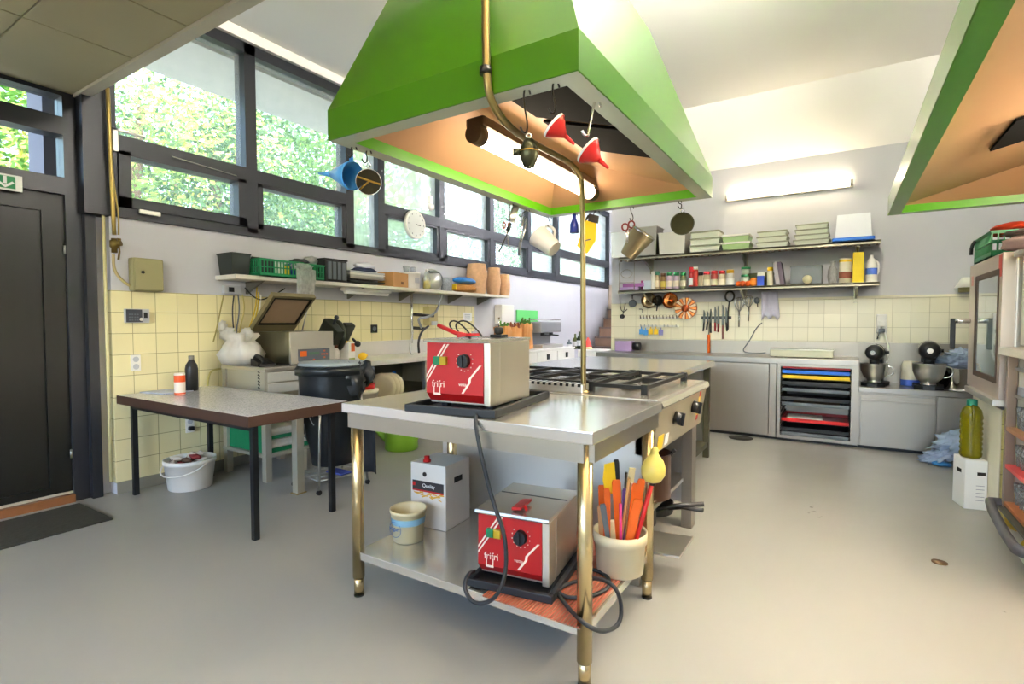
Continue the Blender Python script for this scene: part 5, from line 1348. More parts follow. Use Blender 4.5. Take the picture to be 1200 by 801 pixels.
# watering can on the floor
c = at(462, 528, Z=0)
t = thing('watering_can', 'lime green watering can on the floor beyond the work table', 'watering can', (c.x, c.y+.1, .001), R(12))
obj('can_body', MB().lathe([(.15, 0), (.16, .01), (.155, .2), (.12, .24), (.11, .24), (.14, .19), (.14, .02), (0, .02)], n=32), LIME, t)
obj('spout', MB().tube([(-.13, -.03, .08), (-.22, -.06, .16), (-.29, -.09, .28)], lambda k: .04-.022*k, 12, sm=1), LIME, t)
obj('can_handle', MB().tube([(.12, 0, .23), (.2, .01, .28), (.2, .01, .16), (.15, 0, .08)], .014, 10, sm=2), LIME, t)
# ================================================================== SHELF WALL
YF = 6.087; CZ = .862; CZ2 = .605
CX_L, CX_M, CX_R = -2.6, .145, 1.7
t = thing('base_unit', 'long stainless base unit with a tray rack and a sliding door below the shelves', 'unit', ((CX_L+CX_M)/2, (YF+YB)/2, 0))
ox, oy = -(CX_L+CX_M)/2, -(YF+YB)/2
def U(b, x0, y0, z0, x1, y1, z1, **k): return b.box(x0+ox, y0+oy, z0, x1+ox, y1+oy, z1, **k)
obj('worktop', U(MB(), CX_L, YF-.01, CZ-.06, CX_M, YB-.012, CZ, bev=.004), STBH, t)
obj('backsplash', U(MB(), CX_L, YB-.03, CZ, CX_M, YB-.0085, 1.015), STD, t)
b = MB(); U(b, CX_L, YF+.03, .03, -1.36, YB-.04, CZ-.06); U(b, -1.36, YF+.05, .03, -.60, YB-.04, CZ-.06)
obj('cabinet_body', b, STB, t)
obj('plinth', U(MB(), CX_L, YF+.06, 0, CX_M, YB-.04, .03), BLK, t)
obj('sliding_door', U(MB(), -1.35, YF+.005, .05, -.645, YF+.045, CZ-.065, bev=.003), STB, t)
obj('corner_post', U(MB(), -.64, YF, .03, -.575, YF+.06, CZ-.06, bev=.002), STB, t)
b = MB(); U(b, -.565, YF+.0, .03, -.535, YB-.05, CZ-.06); U(b, .085, YF+.0, .03, CX_M, YB-.05, CZ-.06); U(b, -.535, YF, .03, .085, YB-.05, .06); U(b, -.535, YB-.08, .06, .085, YB-.05, CZ-.06); U(b, -.535, YF, CZ-.085, .085, YB-.05, CZ-.06)
obj('rack_frame', b, STB, t)
b = MB()
for i in range(14):
    z = .09+i*.052
    U(b, -.535, YF+.02, z, -.52, YB-.1, z+.008); U(b, .07, YF+.02, z, .085, YB-.1, z+.008)
obj('tray_slides', b, PNS, t)
TRG = 'trays in the base unit rack'
ys = [(430.5, RED, 'red tray in the base unit rack, uppermost'), (436.5, BLU, 'blue tray in the base unit rack, just under the red one'), (442.5, YEL, 'yellow tray in the base unit rack, just under the blue one'),
      (450, DRK, 'black tray in the base unit rack, just under the yellow one'), (458, GREYP, 'dark grey tray in the base unit rack, second below the yellow one'), (468.5, DRK, 'upper of the two dark trays in the middle of the base unit rack'), (475, GREYP, 'dark grey tray holding a board in the middle of the base unit rack'),
      (494, RED, 'lower red tray holding papers in the base unit rack'), (505, DRK, 'black tray below the lower red one in the base unit rack'), (510.5, GREYP, 'lowest dark tray in the base unit rack')]
ZS = []
for i, (py, m_, lab) in enumerate(ys):
    z = at(958, py, Y=YF+.04).z
    h = .034
    b = MB().box(-.298, 0, 0, .298, .5, .006).box(-.298, 0, .006, .298, .012, h).box(-.298, .488, .006, .298, .5, h).box(-.298, .012, .006, -.288, .488, h).box(.288, .012, .006, .298, .488, h)
    single('rack_tray', b, m_, lab, 'tray', (-.225, YF+.03, z-h/2), 0, TRG); ZS.append(z-h/2)
single('chopping_board', MB().box(-.2, 0, 0, .22, .35, .012, 0, .003), mat('board_tan', 'b9986a', .6), 'tan board lying in the middle grey tray of the rack', 'board', (-.23, YF+.06, ZS[6]+.007))
single('paper_stack', MB().box(-.2, 0, 0, .12, .3, .03, 0, .003), PAPER, 'white papers lying in the lower red tray of the rack', 'papers', (-.27, YF+.05, ZS[7]+.007), R(3))
# lower right unit
t = thing('low_drawer_unit', 'lower stainless unit with one big drawer under the stand mixers', 'unit', ((CX_M+CX_R)/2, (YF+YB)/2, 0))
ox = -(CX_M+CX_R)/2
obj('worktop', U(MB(), CX_M+.001, YF-.01, CZ2-.05, CX_R, YB-.012, CZ2, bev=.004), STBH, t)
obj('backsplash', U(MB(), CX_M+.001, YB-.03, CZ2, CX_R, YB-.0085, 1.015), STD, t)
obj('cabinet_body', U(MB(), CX_M+.001, YF+.04, .03, CX_R, YB-.04, CZ2-.05), STB, t)
obj('plinth', U(MB(), CX_M+.001, YF+.06, 0, CX_R, YB-.04, .03), BLK, t)
d = obj('drawer', U(MB(), CX_M+.02, YF+.005, .04, .735, YF+.04, CZ2-.075, bev=.003), STB, t)
obj('drawer_grip', U(MB(), CX_M+.02, YF-.012, CZ2-.135, .735, YF+.005, CZ2-.115, bev=.004), STB, d)
obj('end_panel', U(MB(), .745, YF+.005, .03, CX_R, YF+.04, CZ2-.055), STB, t)

# ---- two wall shelves
SY = 6.40
def wshelf(label, z, x0, x1, rail=False):
    t = thing('wall_shelf', label, 'shelf', ((x0+x1)/2, YB, z))
    h = (x1-x0)/2
    b = MB().box(-h, SY-YB, -.022, h, -.001, -.0, 0, .003).box(-h, SY-YB, -.04, h, SY-YB+.012, 0, 0, .003)
    if rail:
        for i in range(44): xx = -h+2*h*(i+.3)/44; b.box(xx, SY-YB+.013, -.05, xx+.018, SY-YB+.05, -.021, 1)
    obj('shelf_board', b, [mat('shelf_steel', '9d9a88', .35, .7, .1), mat('slot_brown', '6a4a38', .6)], t)
    for u in (.12, .53, .93):
        x = -h+2*h*u
        obj('bracket', MB().prism([(-.002, -.022), (SY-YB+.04, -.04), (SY-YB+.04, -.055), (-.002, -.16)], 'X', x-.012, x+.012).box(x-.02, -.012, -.2, x+.02, -.001, -.02), mat('shelf_steel', '9d9a88'), t)
    return t
ZU = at(890, 290, Y=SY).z; ZL = at(876, 335, Y=SY).z
xl = at(724, 340, Y=SY).x
wshelf('upper steel shelf on the back wall carrying food containers', ZU, xl, at(1033, 280, Y=SY).x, True)
wshelf('lower steel shelf on the back wall carrying spice jars', ZL, xl, at(1031, 328, Y=SY).x)
YS = 6.52
def onsh(x0, y0, x1, y1, z, Y=YS):
    c = at((x0+x1)/2, y1, Y=Y); a = at(x0, y1, Y=Y).x; b_ = at(x1, y1, Y=Y).x
    top = at((x0+x1)/2, y0, Y=Y).z
    return Vector((c.x, Y, z+.001)), (b_-a)/2, max(.02, top-z)
# upper shelf: gastronorm pans, container stacks, clear box with blue lid
GN = 'containers on the upper back shelf'
def gn(label, x0, y0, x1, y1, m=ST, dz=0, name='steel_pan', depth=.14):
    p, w, h = onsh(x0, y0, x1, y1, ZU); p.z += dz; h -= dz
    b = MB()
    b.hexa([(-w*.92, -depth*.9, 0), (w*.92, -depth*.9, 0), (w*.92, depth*.9, 0), (-w*.92, depth*.9, 0)], [(-w, -depth, h), (w, -depth, h), (w, depth, h), (-w, depth, h)])
    b.box(-w-.01, -depth-.01, h-.006, w+.01, depth+.01, h)
    return single(name, b, m, label, 'container', p, 0, GN)
gn('leftmost deep steel pan on the upper back shelf, behind the hanging jug', 720, 273, 741, 305)
gn('steel pan second from the left on the upper back shelf', 743, 268, 773, 302, WORN)
gn('bright steel pan under the hanging dark sieve', 775, 274, 806, 298, mat('pan_bright', 'd9d6cc', .3, .6))
def stackbox(label0, x0, y0, x1, y1, k, cols, lidc, sh=.25):
    p, w, h = onsh(x0, y0, x1, y1, ZU)
    hh = h/k
    words = ['bottom', 'middle', 'top'] if k == 3 else (['lower', 'upper'] if k == 2 else ['lowest', 'second', 'third', 'topmost'])
    for i in range(k):
        t = thing('lidded_container', words[i]+' container of the '+label0, 'container', (p.x, p.y, p.z+i*hh), 0, GN)
        ww = w*(1-.04*i)
        obj('container_body', MB().hexa([(-ww*.92, -.12, 0), (ww*.92, -.12, 0), (ww*.92, .12, 0), (-ww*.92, .12, 0)], [(-ww, -.13, hh*.72), (ww, -.13, hh*.72), (ww, .13, hh*.72), (-ww, .13, hh*.72)]), cols, t)
        obj('container_lid', MB().box(-ww*1.05, -.14, hh*.72, ww*1.05, .14, hh*.97, 0, .004), lidc, t)
TUBC = mat('container_clear', 'd8dccb', .3, 0, .05); LIDO = mat('container_lid_olive', '8d907a', .4, .2); GRC = mat('container_green', 'a4c08a', .35)
stackbox('stack right of the dark sieve on the upper back shelf', 811, 272, 846, 295, 3, TUBC, LIDO)
stackbox('pale green stack in the middle of the upper back shelf', 848, 276, 880, 291, 2, GRC, WHT)
stackbox('stack above the blue carton on the upper back shelf', 888, 272, 924, 290, 3, TUBC, LIDO)
stackbox('tall stack above the grey crate on the upper back shelf', 931, 264, 972, 286, 4, TUBC, LIDO)
p, w, h = onsh(975, 253, 1024, 284, ZU)
t = thing('storage_tub', 'clear plastic tub upside down on its blue lid on the upper back shelf', 'tub', p)
obj('tub_lid', MB().box(-w, -.17, 0, w, .15, .035, 0, .01), mat('lid_bright_blue', '1f74e0', .35), t)
obj('tub_body', MB().hexa([(-w*.86, -.14, .035), (w*.86, -.14, .035), (w*.86, .13, .035), (-w*.86, .13, .035)], [(-w*.78, -.12, h), (w*.78, -.12, h), (w*.78, .11, h), (-w*.78, .11, h)]), mat('tub_white_clear', 'e6eaf0', .3, 0, .03, trans=.2), t)
# lower shelf: spice jars etc.
def jar(label, x0, y0, x1, y1, glassm, lidm, name='spice_jar', labm=None, grp='spice jars on the lower back shelf', Y=YS, lidh=.2):
    p, w, h = onsh(x0, y0, x1, y1, ZL, Y); r = pw((x1-x0)/2, p)
    t = thing(name, label, 'jar', p, 0, grp)
    obj('jar_body', MB().lathe([(r*.95, 0), (r, .005), (r, h*(1-lidh-.06)), (r*.8, h*(1-lidh))], n=22), glassm, t)
    obj('jar_lid', MB().lathe([(r*.9, h*(1-lidh)), (r*.92, h*.98), (r*.8, h)], n=22), lidm, t)
    if labm: obj('jar_label', MB().lathe([(r*1.02, h*.15), (r*1.02, h*.5)], n=22, caps=False), labm, t)
    return t
GL_ = mat('lid_green', '2f8f55', .4); GLT = mat('lid_teal', '3c7f6c', .4); RDL = mat('lid_red', 'd8323a', .4); YLL = mat('lid_yellow', 'd9a91e', .4)
SPB = mat('spice_brown', '8a6a3a', .5, 0, .2, 20); SPR = mat('spice_red', 'a8443a', .5, 0, .2, 20); SPP = mat('spice_pale', 'b9a98c', .5, 0, .1, 20); SPL = mat('spice_lilac', 'b7a2b6', .5, 0, .1, 20)
LBL = mat('label_cream', 'e6dcc4', .7)
jar('small teal lidded jar left of the brown one on the lower back shelf', 767, 318, 773, 334, SPP, GLT, labm=LBL)
jar('brown jar with brown lid between the teal and green lidded jars', 774, 320, 780, 334, SPB, mat('lid_brown', '6b4a30', .5), labm=mat('label_yellow', 'd9c45a', .6))
jar('first green lidded jar from the left in the green lidded trio', 781, 319, 788, 334, SPL, GL_, labm=LBL)
jar('middle green lidded jar of the green lidded trio', 789, 319, 796, 334, SPL, GL_, labm=LBL)
jar('right green lidded jar next to the red bottle', 797, 319, 804, 333, mat('spice_olive', '7a7f60', .5), GL_, labm=LBL)
jar('tall red squeeze bottle in the spice row, left of the pair', 807, 313, 813, 333, RED, RDL, name='ketchup_bottle', labm=PAPER, lidh=.25)
jar('tall dark red bottle right behind the red squeeze bottle', 812, 312, 818, 332, mat('dark_red', 'a82418', .4), WHT, name='ketchup_bottle', lidh=.15)
jar('black lidded jar of grey pepper', 818, 319, 824, 332, SPP, BLK)
jar('left red lidded jar with cream label', 824, 318, 832, 331.5, SPP, RDL, labm=LBL)
jar('middle red lidded jar with cream label', 833, 317, 841, 331, SPR, RDL, labm=LBL)
jar('right red lidded jar with cream label', 842, 317, 850, 331, SPP, RDL, labm=LBL)
jar('yellow lidded jar at the right end of the red lidded row', 851, 316, 860, 331, mat('spice_white', 'c9c8c0', .4), YLL, labm=PAPER)
p, w, h = onsh(806, 330, 861, 334, ZL, SY+.03)
single('spice_tray', MB().box(-w, -.004, 0, w, .006, .02).box(-w, .006, 0, w, .03, .004), DRK, 'dark strip tray in front of the red lidded jars', 'tray', (p.x, SY+.02, ZL+.001))
p, w, h = onsh(722, 327, 748, 337, ZL)
single('foil_box', MB().box(-.13, -.04, 0, .13, .04, .045, 0, .002), mat('box_lilac', 'b49ac8', .5, 0, .15, 9), 'lilac foil box lying at the left end of the lower back shelf', 'box', (p.x+.03, p.y, p.z))
single('foil_box', MB().box(-.14, -.04, 0, .14, .04, .045, 0, .002), mat('box_mauve', '9a5f9f', .5, 0, .25, 9), 'mauve foil box on top of the lilac one', 'box', (p.x+.09, p.y+.01, p.z+.047))
single('magenta_box', MB().box(-.02, -.03, 0, .02, .03, .13, 0, .002), mat('box_magenta', '9a3a78', .5), 'upright magenta packet beside the foil boxes', 'packet', (at(753, 336, Y=YS+.07).x, YS+.09, ZL+.001))
p, w, h = onsh(757, 320, 767, 336, ZL)
single('white_carton', MB().box(-.05, -.04, 0, .05, .04, .12, 0, .002), mat('carton_bluewhite', 'c9d8e6', .6), 'pale blue carton on the lower back shelf beside the white bottle', 'carton', (p.x-.035, p.y+.02, p.z))
jar('white pump bottle in front of the pale blue carton', 763, 318, 768, 335, WHT, WHT, name='white_bottle', Y=YS-.05)
# wire rack hanging at the left end between the shelves
x_ = at(727, 320, Y=YS).x
b = MB(); z0 = ZL+.02; z1 = ZU-.05
for dx in (0, .2): b.tube([(dx, 0, z0-ZL), (dx, 0, z1-ZL)], .005, 6)
b.tube([(0, 0, .23), (.1, 0, .30), (.2, 0, .23), (.1, 0, .16)], .005, 6, closed=True, sm=2); b.tube([(0, 0, .12), (.2, 0, .12)], .005, 6)
b.tube([(0, 0, .02), (0, .14, .02), (.2, .14, .02), (.2, 0, .02)], .005, 6, closed=True)
single('wire_rack', b, WORN, 'thin wire rack standing at the left end of the lower back shelf', 'rack', (x_, YS-.04, ZL-.014))
FR = 'fruit and packets on the lower back shelf'
for i, (px, py, m_, lab) in enumerate(((866, 329, ORG, 'leftmost orange on the lower back shelf'), (871, 327, mat('fruit_red', 'cf5a28', .5), 'red orange fruit second from the left on the lower back shelf'), (877, 328, ORG, 'third orange from the left on the lower back shelf'))):
    p = at(px, py, Y=YS); single('orange', MB().blob((0, 0, .033), (.035, .035, .033), 0, .03, i, 2), m_, lab, 'fruit', (p.x, YS-.02*(i % 2)-.02, ZL+.0015), 0, FR)
p, w, h = onsh(879, 317, 888, 331, ZL)
single('snack_packet', MB().blob((0, 0, .05), (.05, .03, .052), 0, .2, 3), mat('packet_orange', 'e2801e', .4, 0, .4, 20), 'orange and yellow packet beside the blue carton', 'packet', p+Vector((0, -.02, 0)))
t = thing('green_lidded_pot', 'clear pot with green lid behind the oranges', 'pot', (at(874, 325, Y=YS+.1).x, YS+.10, ZL+.001))
obj('pot_body', MB().lathe([(.045, 0), (.05, .12), (.0, .12)], n=22), mat('pot_clear', 'b9c4b4', .3), t); obj('pot_lid', MB().lathe([(.052, .12), (.052, .145), (0, .145)], n=22), GL_, t)
t = thing('green_lidded_pot', 'second clear pot with green lid stacked on the first', 'pot', (at(874, 325, Y=YS+.1).x, YS+.10, ZL+.147))
obj('pot_body', MB().lathe([(.045, 0), (.05, .06), (.0, .06)], n=22), mat('pot_clear', 'b9c4b4'), t); obj('pot_lid', MB().lathe([(.052, .06), (.052, .085), (0, .085)], n=22), GL_, t)
single('dark_bowl', MB().lathe([(.04, 0), (.1, .05), (.14, .15), (.13, .15), (.09, .06), (0, .02)], n=28), mat('bowl_olive', '55583a', .4), 'dark olive bowl behind the blue carton on the lower back shelf', 'bowl', (at(892, 325, Y=YS+.1).x, YS+.10, ZL+.001))
p, w, h = onsh(888, 311, 897, 330, ZL)
t = thing('milk_carton', 'blue and white drink carton on the lower back shelf', 'carton', (p.x, YS-.06, p.z))
obj('carton', MB().box(-.035, -.035, 0, .035, .035, .11), mat('carton_blue', '2a4fc0', .5), t); obj('gable', MB().prism([(-.035, .11), (.035, .11), (.004, .15), (-.004, .15)], 'X', -.035, .035), WHT, t)
jar('yellow lidded jar right of the blue carton', 899, 313, 906, 329, mat('jar_pale', 'd6cdb8', .4), YEL, Y=YS-.04)
RK = 'ring binders leaning on the lower back shelf'
for i, (px, m_) in enumerate(((913, mat('binder_grey', '9a97a0', .5)), (918, mat('binder_purple', '5a4f5f', .5)))):
    p = at(px, 329, Y=YS)
    b = MB(Matrix.Rotation(R(-9), 4, 'Y')); b.box(-.02, -.12, 0, .02, .1, .25, 0, .003)
    single('ring_binder', b, m_, ['grey binder leaning on the lower back shelf', 'purple grey binder leaning on the lower back shelf, next to the grey crate'][i], 'binder', (p.x, YS, ZL+.005), 0, RK)
p, w, h = onsh(927, 312, 963, 329, ZL)
crate('small_crate', 'grey plastic crate on the lower back shelf', (p.x, YS, p.z), w, .12, h*.98, GREYP, slots=False)
single('pink_flower_pack', MB().blob((0, 0, .03), (.06, .04, .035), 0, .4, 2), PINK, 'pink packet sticking out of the grey crate', 'packet', (p.x+.04, YS, ZL+.012+.07))
single('pale_pink_pack', MB().box(-.05, -.02, 0, .05, .03, .11, 0, .004), mat('pale_pink', 'd9a0c0', .5), 'pale pink packet in the left of the grey crate', 'packet', (p.x-.07, YS, ZL+.012))
single('round_sticker_tin', MB().lathe([(.045, 0), (.045, .012), (0, .012)], (0, 0, .046), 24, ax=(0, -1, 0)), mat('tin_cream', 'd6d0a8', .5), 'round cream tin leaning on the front of the grey crate', 'tin', (p.x+.015, YS-.128, ZL+.0015))
p, w, h = onsh(971, 297, 980, 327, ZL)
single('plastic_sachet', MB().lathe([(.035, 0), (.045, .08), (.04, .15), (.018, .2), (.03, .235)], n=18, wob=.3, seed=6), FILM, 'clear plastic sachet tied at the top beside the white tin', 'bag', (p.x, YS, p.z))
p, w, h = onsh(984, 303, 997, 326, ZL)
t = thing('white_tin', 'white round tin with a printed picture on the lower back shelf', 'tin', p)
r = pw(6.5, p)
obj('tin_body', MB().lathe([(r, 0), (r, h*.92), (r*.97, h), (0, h)], n=28), mat('tin_white', 'eee6cf', .4), t)
obj('printed_picture', MB().lathe([(r*1.005, h*.2), (r*1.005, h*.45)], n=28, caps=False), mat('tin_print', '9a5a44', .6, 0, .5, 12), t)
obj('yellow_band', MB().lathe([(r*1.006, h*.85), (r*1.006, h*.95)], n=28, caps=False), YEL, t)
p, w, h = onsh(999, 296, 1012, 325, ZL)
t = thing('yellow_carton', 'tall bright yellow carton on the lower back shelf', 'carton', p)
obj('carton', MB().box(-w, -.05, 0, w, .05, h, 0, .003), mat('carton_yellow', 'efd21c', .5), t)
p, w, h = onsh(1014, 299, 1028, 324, ZL)
t = thing('milk_jug', 'white plastic jug with blue label at the right end of the lower back shelf', 'jug', p)
obj('jug_body', MB().lathe([(w*.95, 0), (w, .006), (w, h*.6), (w*.55, h*.85), (w*.3, h*.9), (w*.3, h), (0, h)], n=26), WHT, t)
obj('jug_label', MB().lathe([(w*1.01, h*.28), (w*1.01, h*.52)], n=26, caps=False), mat('label_blue', '4a6cc8', .5), t)
obj('jug_grip', MB().tube([(w*.5, 0, h*.8), (w*1.25, 0, h*.7), (w*1.2, 0, h*.4), (w*.95, 0, h*.3)], .009, 8, sm=2), WHT, t)
# ---- utensils hanging below the lower shelf
YH = YB-.06
RAILZ = at(790, 350, Y=YH).z
t = thing('utensil_rail', 'hook rail with small pegs on the tiles under the spice shelf', 'rail', (at(772, 372, Y=YB-.02).x, YB-.009, at(772, 372, Y=YB-.02).z))
w = (at(795, 372, Y=YB-.02).x-at(749, 372, Y=YB-.02).x)/2
obj('rail_bar', MB().box(-w, -.015, -.012, w, 0, .012, 0, .002), WHT, t)
for i in range(12):
    x = -w+2*w*(i+.5)/12; obj('peg', MB().tube([(x, -.012, 0), (x, -.04, -.005), (x, -.045, .03)], .006, 6), mat('peg_brown', '5a4a3a', .5), t)
t = thing('utensil_rail', 'lower hook rail on the tiles carrying small coloured scrapers', 'rail', (at(772, 384, Y=YB-.02).x, YB-.009, at(772, 382, Y=YB-.02).z))
obj('rail_bar', MB().box(-w, -.015, -.012, w, 0, .012, 0, .002), WHT, t)
for i in range(10):
    x = -w+2*w*(i+.5)/10; obj('peg', MB().tube([(x, -.012, 0), (x, -.04, -.005), (x, -.045, .03)], .005, 6), ALU, t)
HG = 'tools hanging on the shelf wall'
for px, py, m_, lab in ((752, 388, SKYB, 'light blue scraper hanging on the lower hook rail'), (757, 389, SKYB, 'second light blue scraper right beside the first one'), (763, 388, YEL, 'left yellow scraper hanging on the lower hook rail'), (769, 388, YEL, 'right yellow scraper hanging on the lower hook rail'), (775, 389, mat('scraper_lilac', '8a86c8', .5), 'lilac scraper hanging on the lower hook rail')):
    p = at(px, py, Y=YB-.045); single('dough_scraper', MB().box(-.028, -.004, -.04, .028, .004, .03, 0, .003).box(-.006, -.003, .03, .006, .003, .06), m_, lab, 'scraper', (p.x, YB-.06, p.z), 0, HG)
def pot_on_wall(name, label, px, py, rpx, m, handle=None, depth=.05):
    p = at(px, py, Y=YH); r = pw(rpx, p)
    t = thing(name, label, 'pan', (p.x, YB-.012-depth, p.z), 0, HG)
    obj('pan_body', MB().lathe([(r, 0), (r*.96, depth*.9), (r*.8, depth), (0, depth), (0, depth*.9), (r*.75, depth*.9), (r*.92, depth*.8), (r*.96, .0)], (0, 0, 0), 28, ax=(0, 1, 0), caps=False), m, t)
    if handle: obj('pan_handle', MB().tube([(handle[0]*r*.95, 0, handle[1]*r*.95), (handle[0]*r*2.0, -.01, handle[1]*r*2.0)], .008, 8), m, t)
    return t
COP = mat('copper', 'd2854a', .25, 1, .1)
pot_on_wall('copper_bowl', 'pale copper bowl hanging left of the dark ladle', 760, 352, 9, mat('pale_copper', 'd0b48c', .25, .9), (.1, 1))
pot_on_wall('dark_skimmer', 'dark skimmer with a long handle hanging in the middle of the pans', 771, 352, 6, PNS, (-.1, -1))
pot_on_wall('copper_pan', 'orange copper pan hanging left of the fluted mould', 785, 352, 9, COP, (0, 1))
p = at(803, 361, Y=YH); r = pw(12.5, p)
t = thing('fluted_mould', 'round copper fluted mould hanging on the tiles', 'mould', (p.x, YB-.05, p.z), 0, HG)
b = MB()
for i in range(18):
    a = 2*PI*i/18; b.prism([(math.cos(a-.09)*r*.35, math.sin(a-.09)*r*.35), (math.cos(a-.13)*r, math.sin(a-.13)*r), (math.cos(a+.13)*r, math.sin(a+.13)*r), (math.cos(a+.09)*r*.35, math.sin(a+.09)*r*.35)], 'Y', -.015 if i % 2 else 0, .02, i % 2)
obj('flutes', b, [COP, mat('mould_pale', 'e2c8a8', .3, .6)], t)
obj('hub', MB().lathe([(r*.36, -.02), (r*.3, -.03), (0, -.03)], (0, 0, 0), 20, ax=(0, 1, 0)).lathe([(r*.36, -.02), (r*.36, .03)], (0, 0, 0), 20, ax=(0, 1, 0)), mat('mould_dark', '8a3f1c', .3, .8), t)
obj('back_plate', MB().lathe([(r*1.02, .02), (r*1.02, .032), (0, .032)], (0, 0, 0), 28, ax=(0, 1, 0)), mat('mould_dark', '8a3f1c'), t)
def hang(name, label, pts, r, m, head=None, cat='utensil', hm=None, Y=None):
    Y = YB-.04 if Y is None else Y
    P = [at(x, y, Y=Y) for x, y in pts]; base = P[0]
    t = thing(name, label, cat, base, 0, HG)
    obj('handle', MB().tube([q-base for q in P], r, 8, sm=1 if len(P) > 2 else 0), m, t)
    if head: obj('head', head(P[-1]-base), hm or m, t)
    return t
hang('hanging_hook', 'long thin wire hook hanging at the left under the spice shelf', [(726, 345), (727, 362), (731, 366), (735, 362)], .005, PNS)
hang('black_ladle', 'small black ladle hanging low at the left end of the tiles', [(733, 355), (730, 368)], .005, PNS, lambda q: MB().blob(q+Vector((-.01, 0, -.03)), (.035, .03, .03), 0, .1, 1, 2), hm=BLK)
hang('small_sieve', 'grey sieve hanging beside the wire hook', [(741, 345), (741, 350)], .006, PNS, lambda q: MB().lathe([(.05, 0), (.052, .02), (0, .03)], q+Vector((0, 0, -.06)), 20, ax=(0, 1, 0)), hm=GREYP)
hang('serving_spoon', 'small spoon hanging just left of the black pegs', [(749, 362), (753, 362), (753, 366)], .005, PNS)
# magnetic knife bar
p0, p1 = at(822, 372, Y=YB-.02), at(857, 373, Y=YB-.02)
t = thing('knife_rack', 'magnetic knife bar on the tiles', 'knife rack', ((p0.x+p1.x)/2, YB-.009, p0.z))
w = (p1.x-p0.x)/2
obj('bar', MB().box(-w, -.018, -.016, w, 0, .016, 0, .003), BLK, t)
KN = 'knives on the magnetic bar'
BLADE = mat('knife_blade', '565a55', .35, .7, .1)
kl = [(825, 378, 824, 388, 363, BLK, 'leftmost small knife'), (829, 377, 828, 386, 364, BLK, 'second small knife from the left'), (833, 378, 833, 390, 362, BLK, 'third knife from the left'), (838, 378, 838, 388, 359, RED, 'short red handled knife'), (841.5, 379, 841.5, 389, 358, mat('handle_dark_red', '8a2a2a', .4), 'second red handled knife, a little longer'), (847, 381, 847, 397, 357, mat('handle_brownred', '7a3a30', .4), 'long knife with brown red handle'), (851, 378, 852, 388, 360, BLK, 'black handled knife right of the long one')]
for (x, ym, xb_, yb_, yt, hm_, lab) in kl:
    T_ = at(x, yt, Y=YB-.035); M_ = at(x, ym, Y=YB-.035); B_ = at(xb_, yb_, Y=YB-.035)
    k = thing('kitchen_knife', lab+' on the magnetic bar', 'knife', M_, 0, KN)
    d = T_-M_; e = B_-M_
    obj('blade', MB().prism([(-.012, 0), (.013, 0), (.013, d.z*.75), (0, d.z), (-.008, d.z)], 'Y', -.0015, .0015), BLADE, k)
    obj('handle', MB().tube([(0, 0, 0), e], .0095, 8), hm_, k)
T_ = at(831, 386, Y=YB-.04); M_ = at(830.5, 393, Y=YB-.05); B_ = at(830.5, 414, Y=YB-.07)
k = thing('sharpening_steel', 'knife steel with bright orange handle hanging below the knife bar', 'steel', M_, 0, HG)
obj('rod', MB().tube([(0, 0, 0), at(833, 362, Y=YB-.045)-M_], .006, 8), BLADE, k)
obj('handle', MB().tube([(0, 0, .01), B_-M_], .017, 10), ORG, k)
# hanging ladle ring, whisks, skimmer, cloth
b = hang('ring_ladle', 'dark ring shaped ladle hanging right of the knives', [(853, 386), (853, 365), (855, 352)], .008, PNS, lambda q: MB().tube([q+Vector((.05*math.cos(i*PI/8), 0, .05+.06*math.sin(i*PI/8))) for i in range(16)], .011, 8, closed=True))
def whisk(label, px, yt, yb, wpx, m, dy=0):
    T_ = at(px, yt, Y=YB-.05-dy); B_ = at(px, yb, Y=YB-.05-dy); H = T_.z-B_.z; w = pw(wpx, T_)
    t = thing('wire_whisk', label, 'whisk', B_, 0, HG)
    obj('handle', MB().tube([(0, 0, 0), (0, 0, H*.55)], .009, 8), m, t)
    b = MB()
    for i in range(5):
        a = i*PI/5; c, s = math.cos(a), math.sin(a)
        b.tube([(0, 0, H*.5), (c*w, s*w*.6, H*.75), (c*w*.8, s*w*.5, H*.95), (0, 0, H), (-c*w*.8, -s*w*.5, H*.95), (-c*w, -s*w*.6, H*.75), (0, 0, H*.5)], .0035, 6, sm=2)
    obj('wires', b, CHR, t)
whisk('first wire whisk hanging head up right of the ring ladle', 866, 348, 383, 6, CHR)
whisk('second wire whisk hanging head up, next to the dark skimmer', 877, 346, 376, 6, CHR, .01)
hang('small_skimmer', 'small grey skimmer hanging left of the white cloth', [(888, 360), (887, 352)], .005, PNS, lambda q: MB().blob(q, (.03, .02, .04), 0, .2, 2, 2), hm=GREYP)
p = at(902, 342, Y=YB-.05)
b = MB(); V = []
for k in range(7):
    u = k/6; V.append([b.v(((i/8-.5)*.17*(1+.1*u)+u*.015, -.012-.012*math.sin(i*1.9+u*2), -.33*u*(1-.18*abs(math.sin(i*.9))*u))) for i in range(9)])
V2 = [[b.v(v.co+Vector((0, .005, 0))) for v in r] for r in V]
for A_, s_ in ((V, 1), (V2, -1)):
    for i in range(6):
        for j in range(8): b.f([A_[i][j], A_[i][j+1], A_[i+1][j+1], A_[i+1][j]][::s_], 0, True)
bd = [(0, j) for j in range(9)]+[(i, 8) for i in range(1, 7)]+[(6, j) for j in range(7, -1, -1)]+[(i, 0) for i in range(5, 0, -1)]
for a_, c_ in zip(bd, bd[1:]+bd[:1]): b.f([V[a_[0]][a_[1]], V[c_[0]][c_[1]], V2[c_[0]][c_[1]], V2[a_[0]][a_[1]]])
single('tea_towel', b, mat('towel_lilac', 'c9c8dc', .9, 0, .06, 12), 'pale lilac towel hanging from the lower back shelf', 'towel', (p.x, YB-.05, p.z))
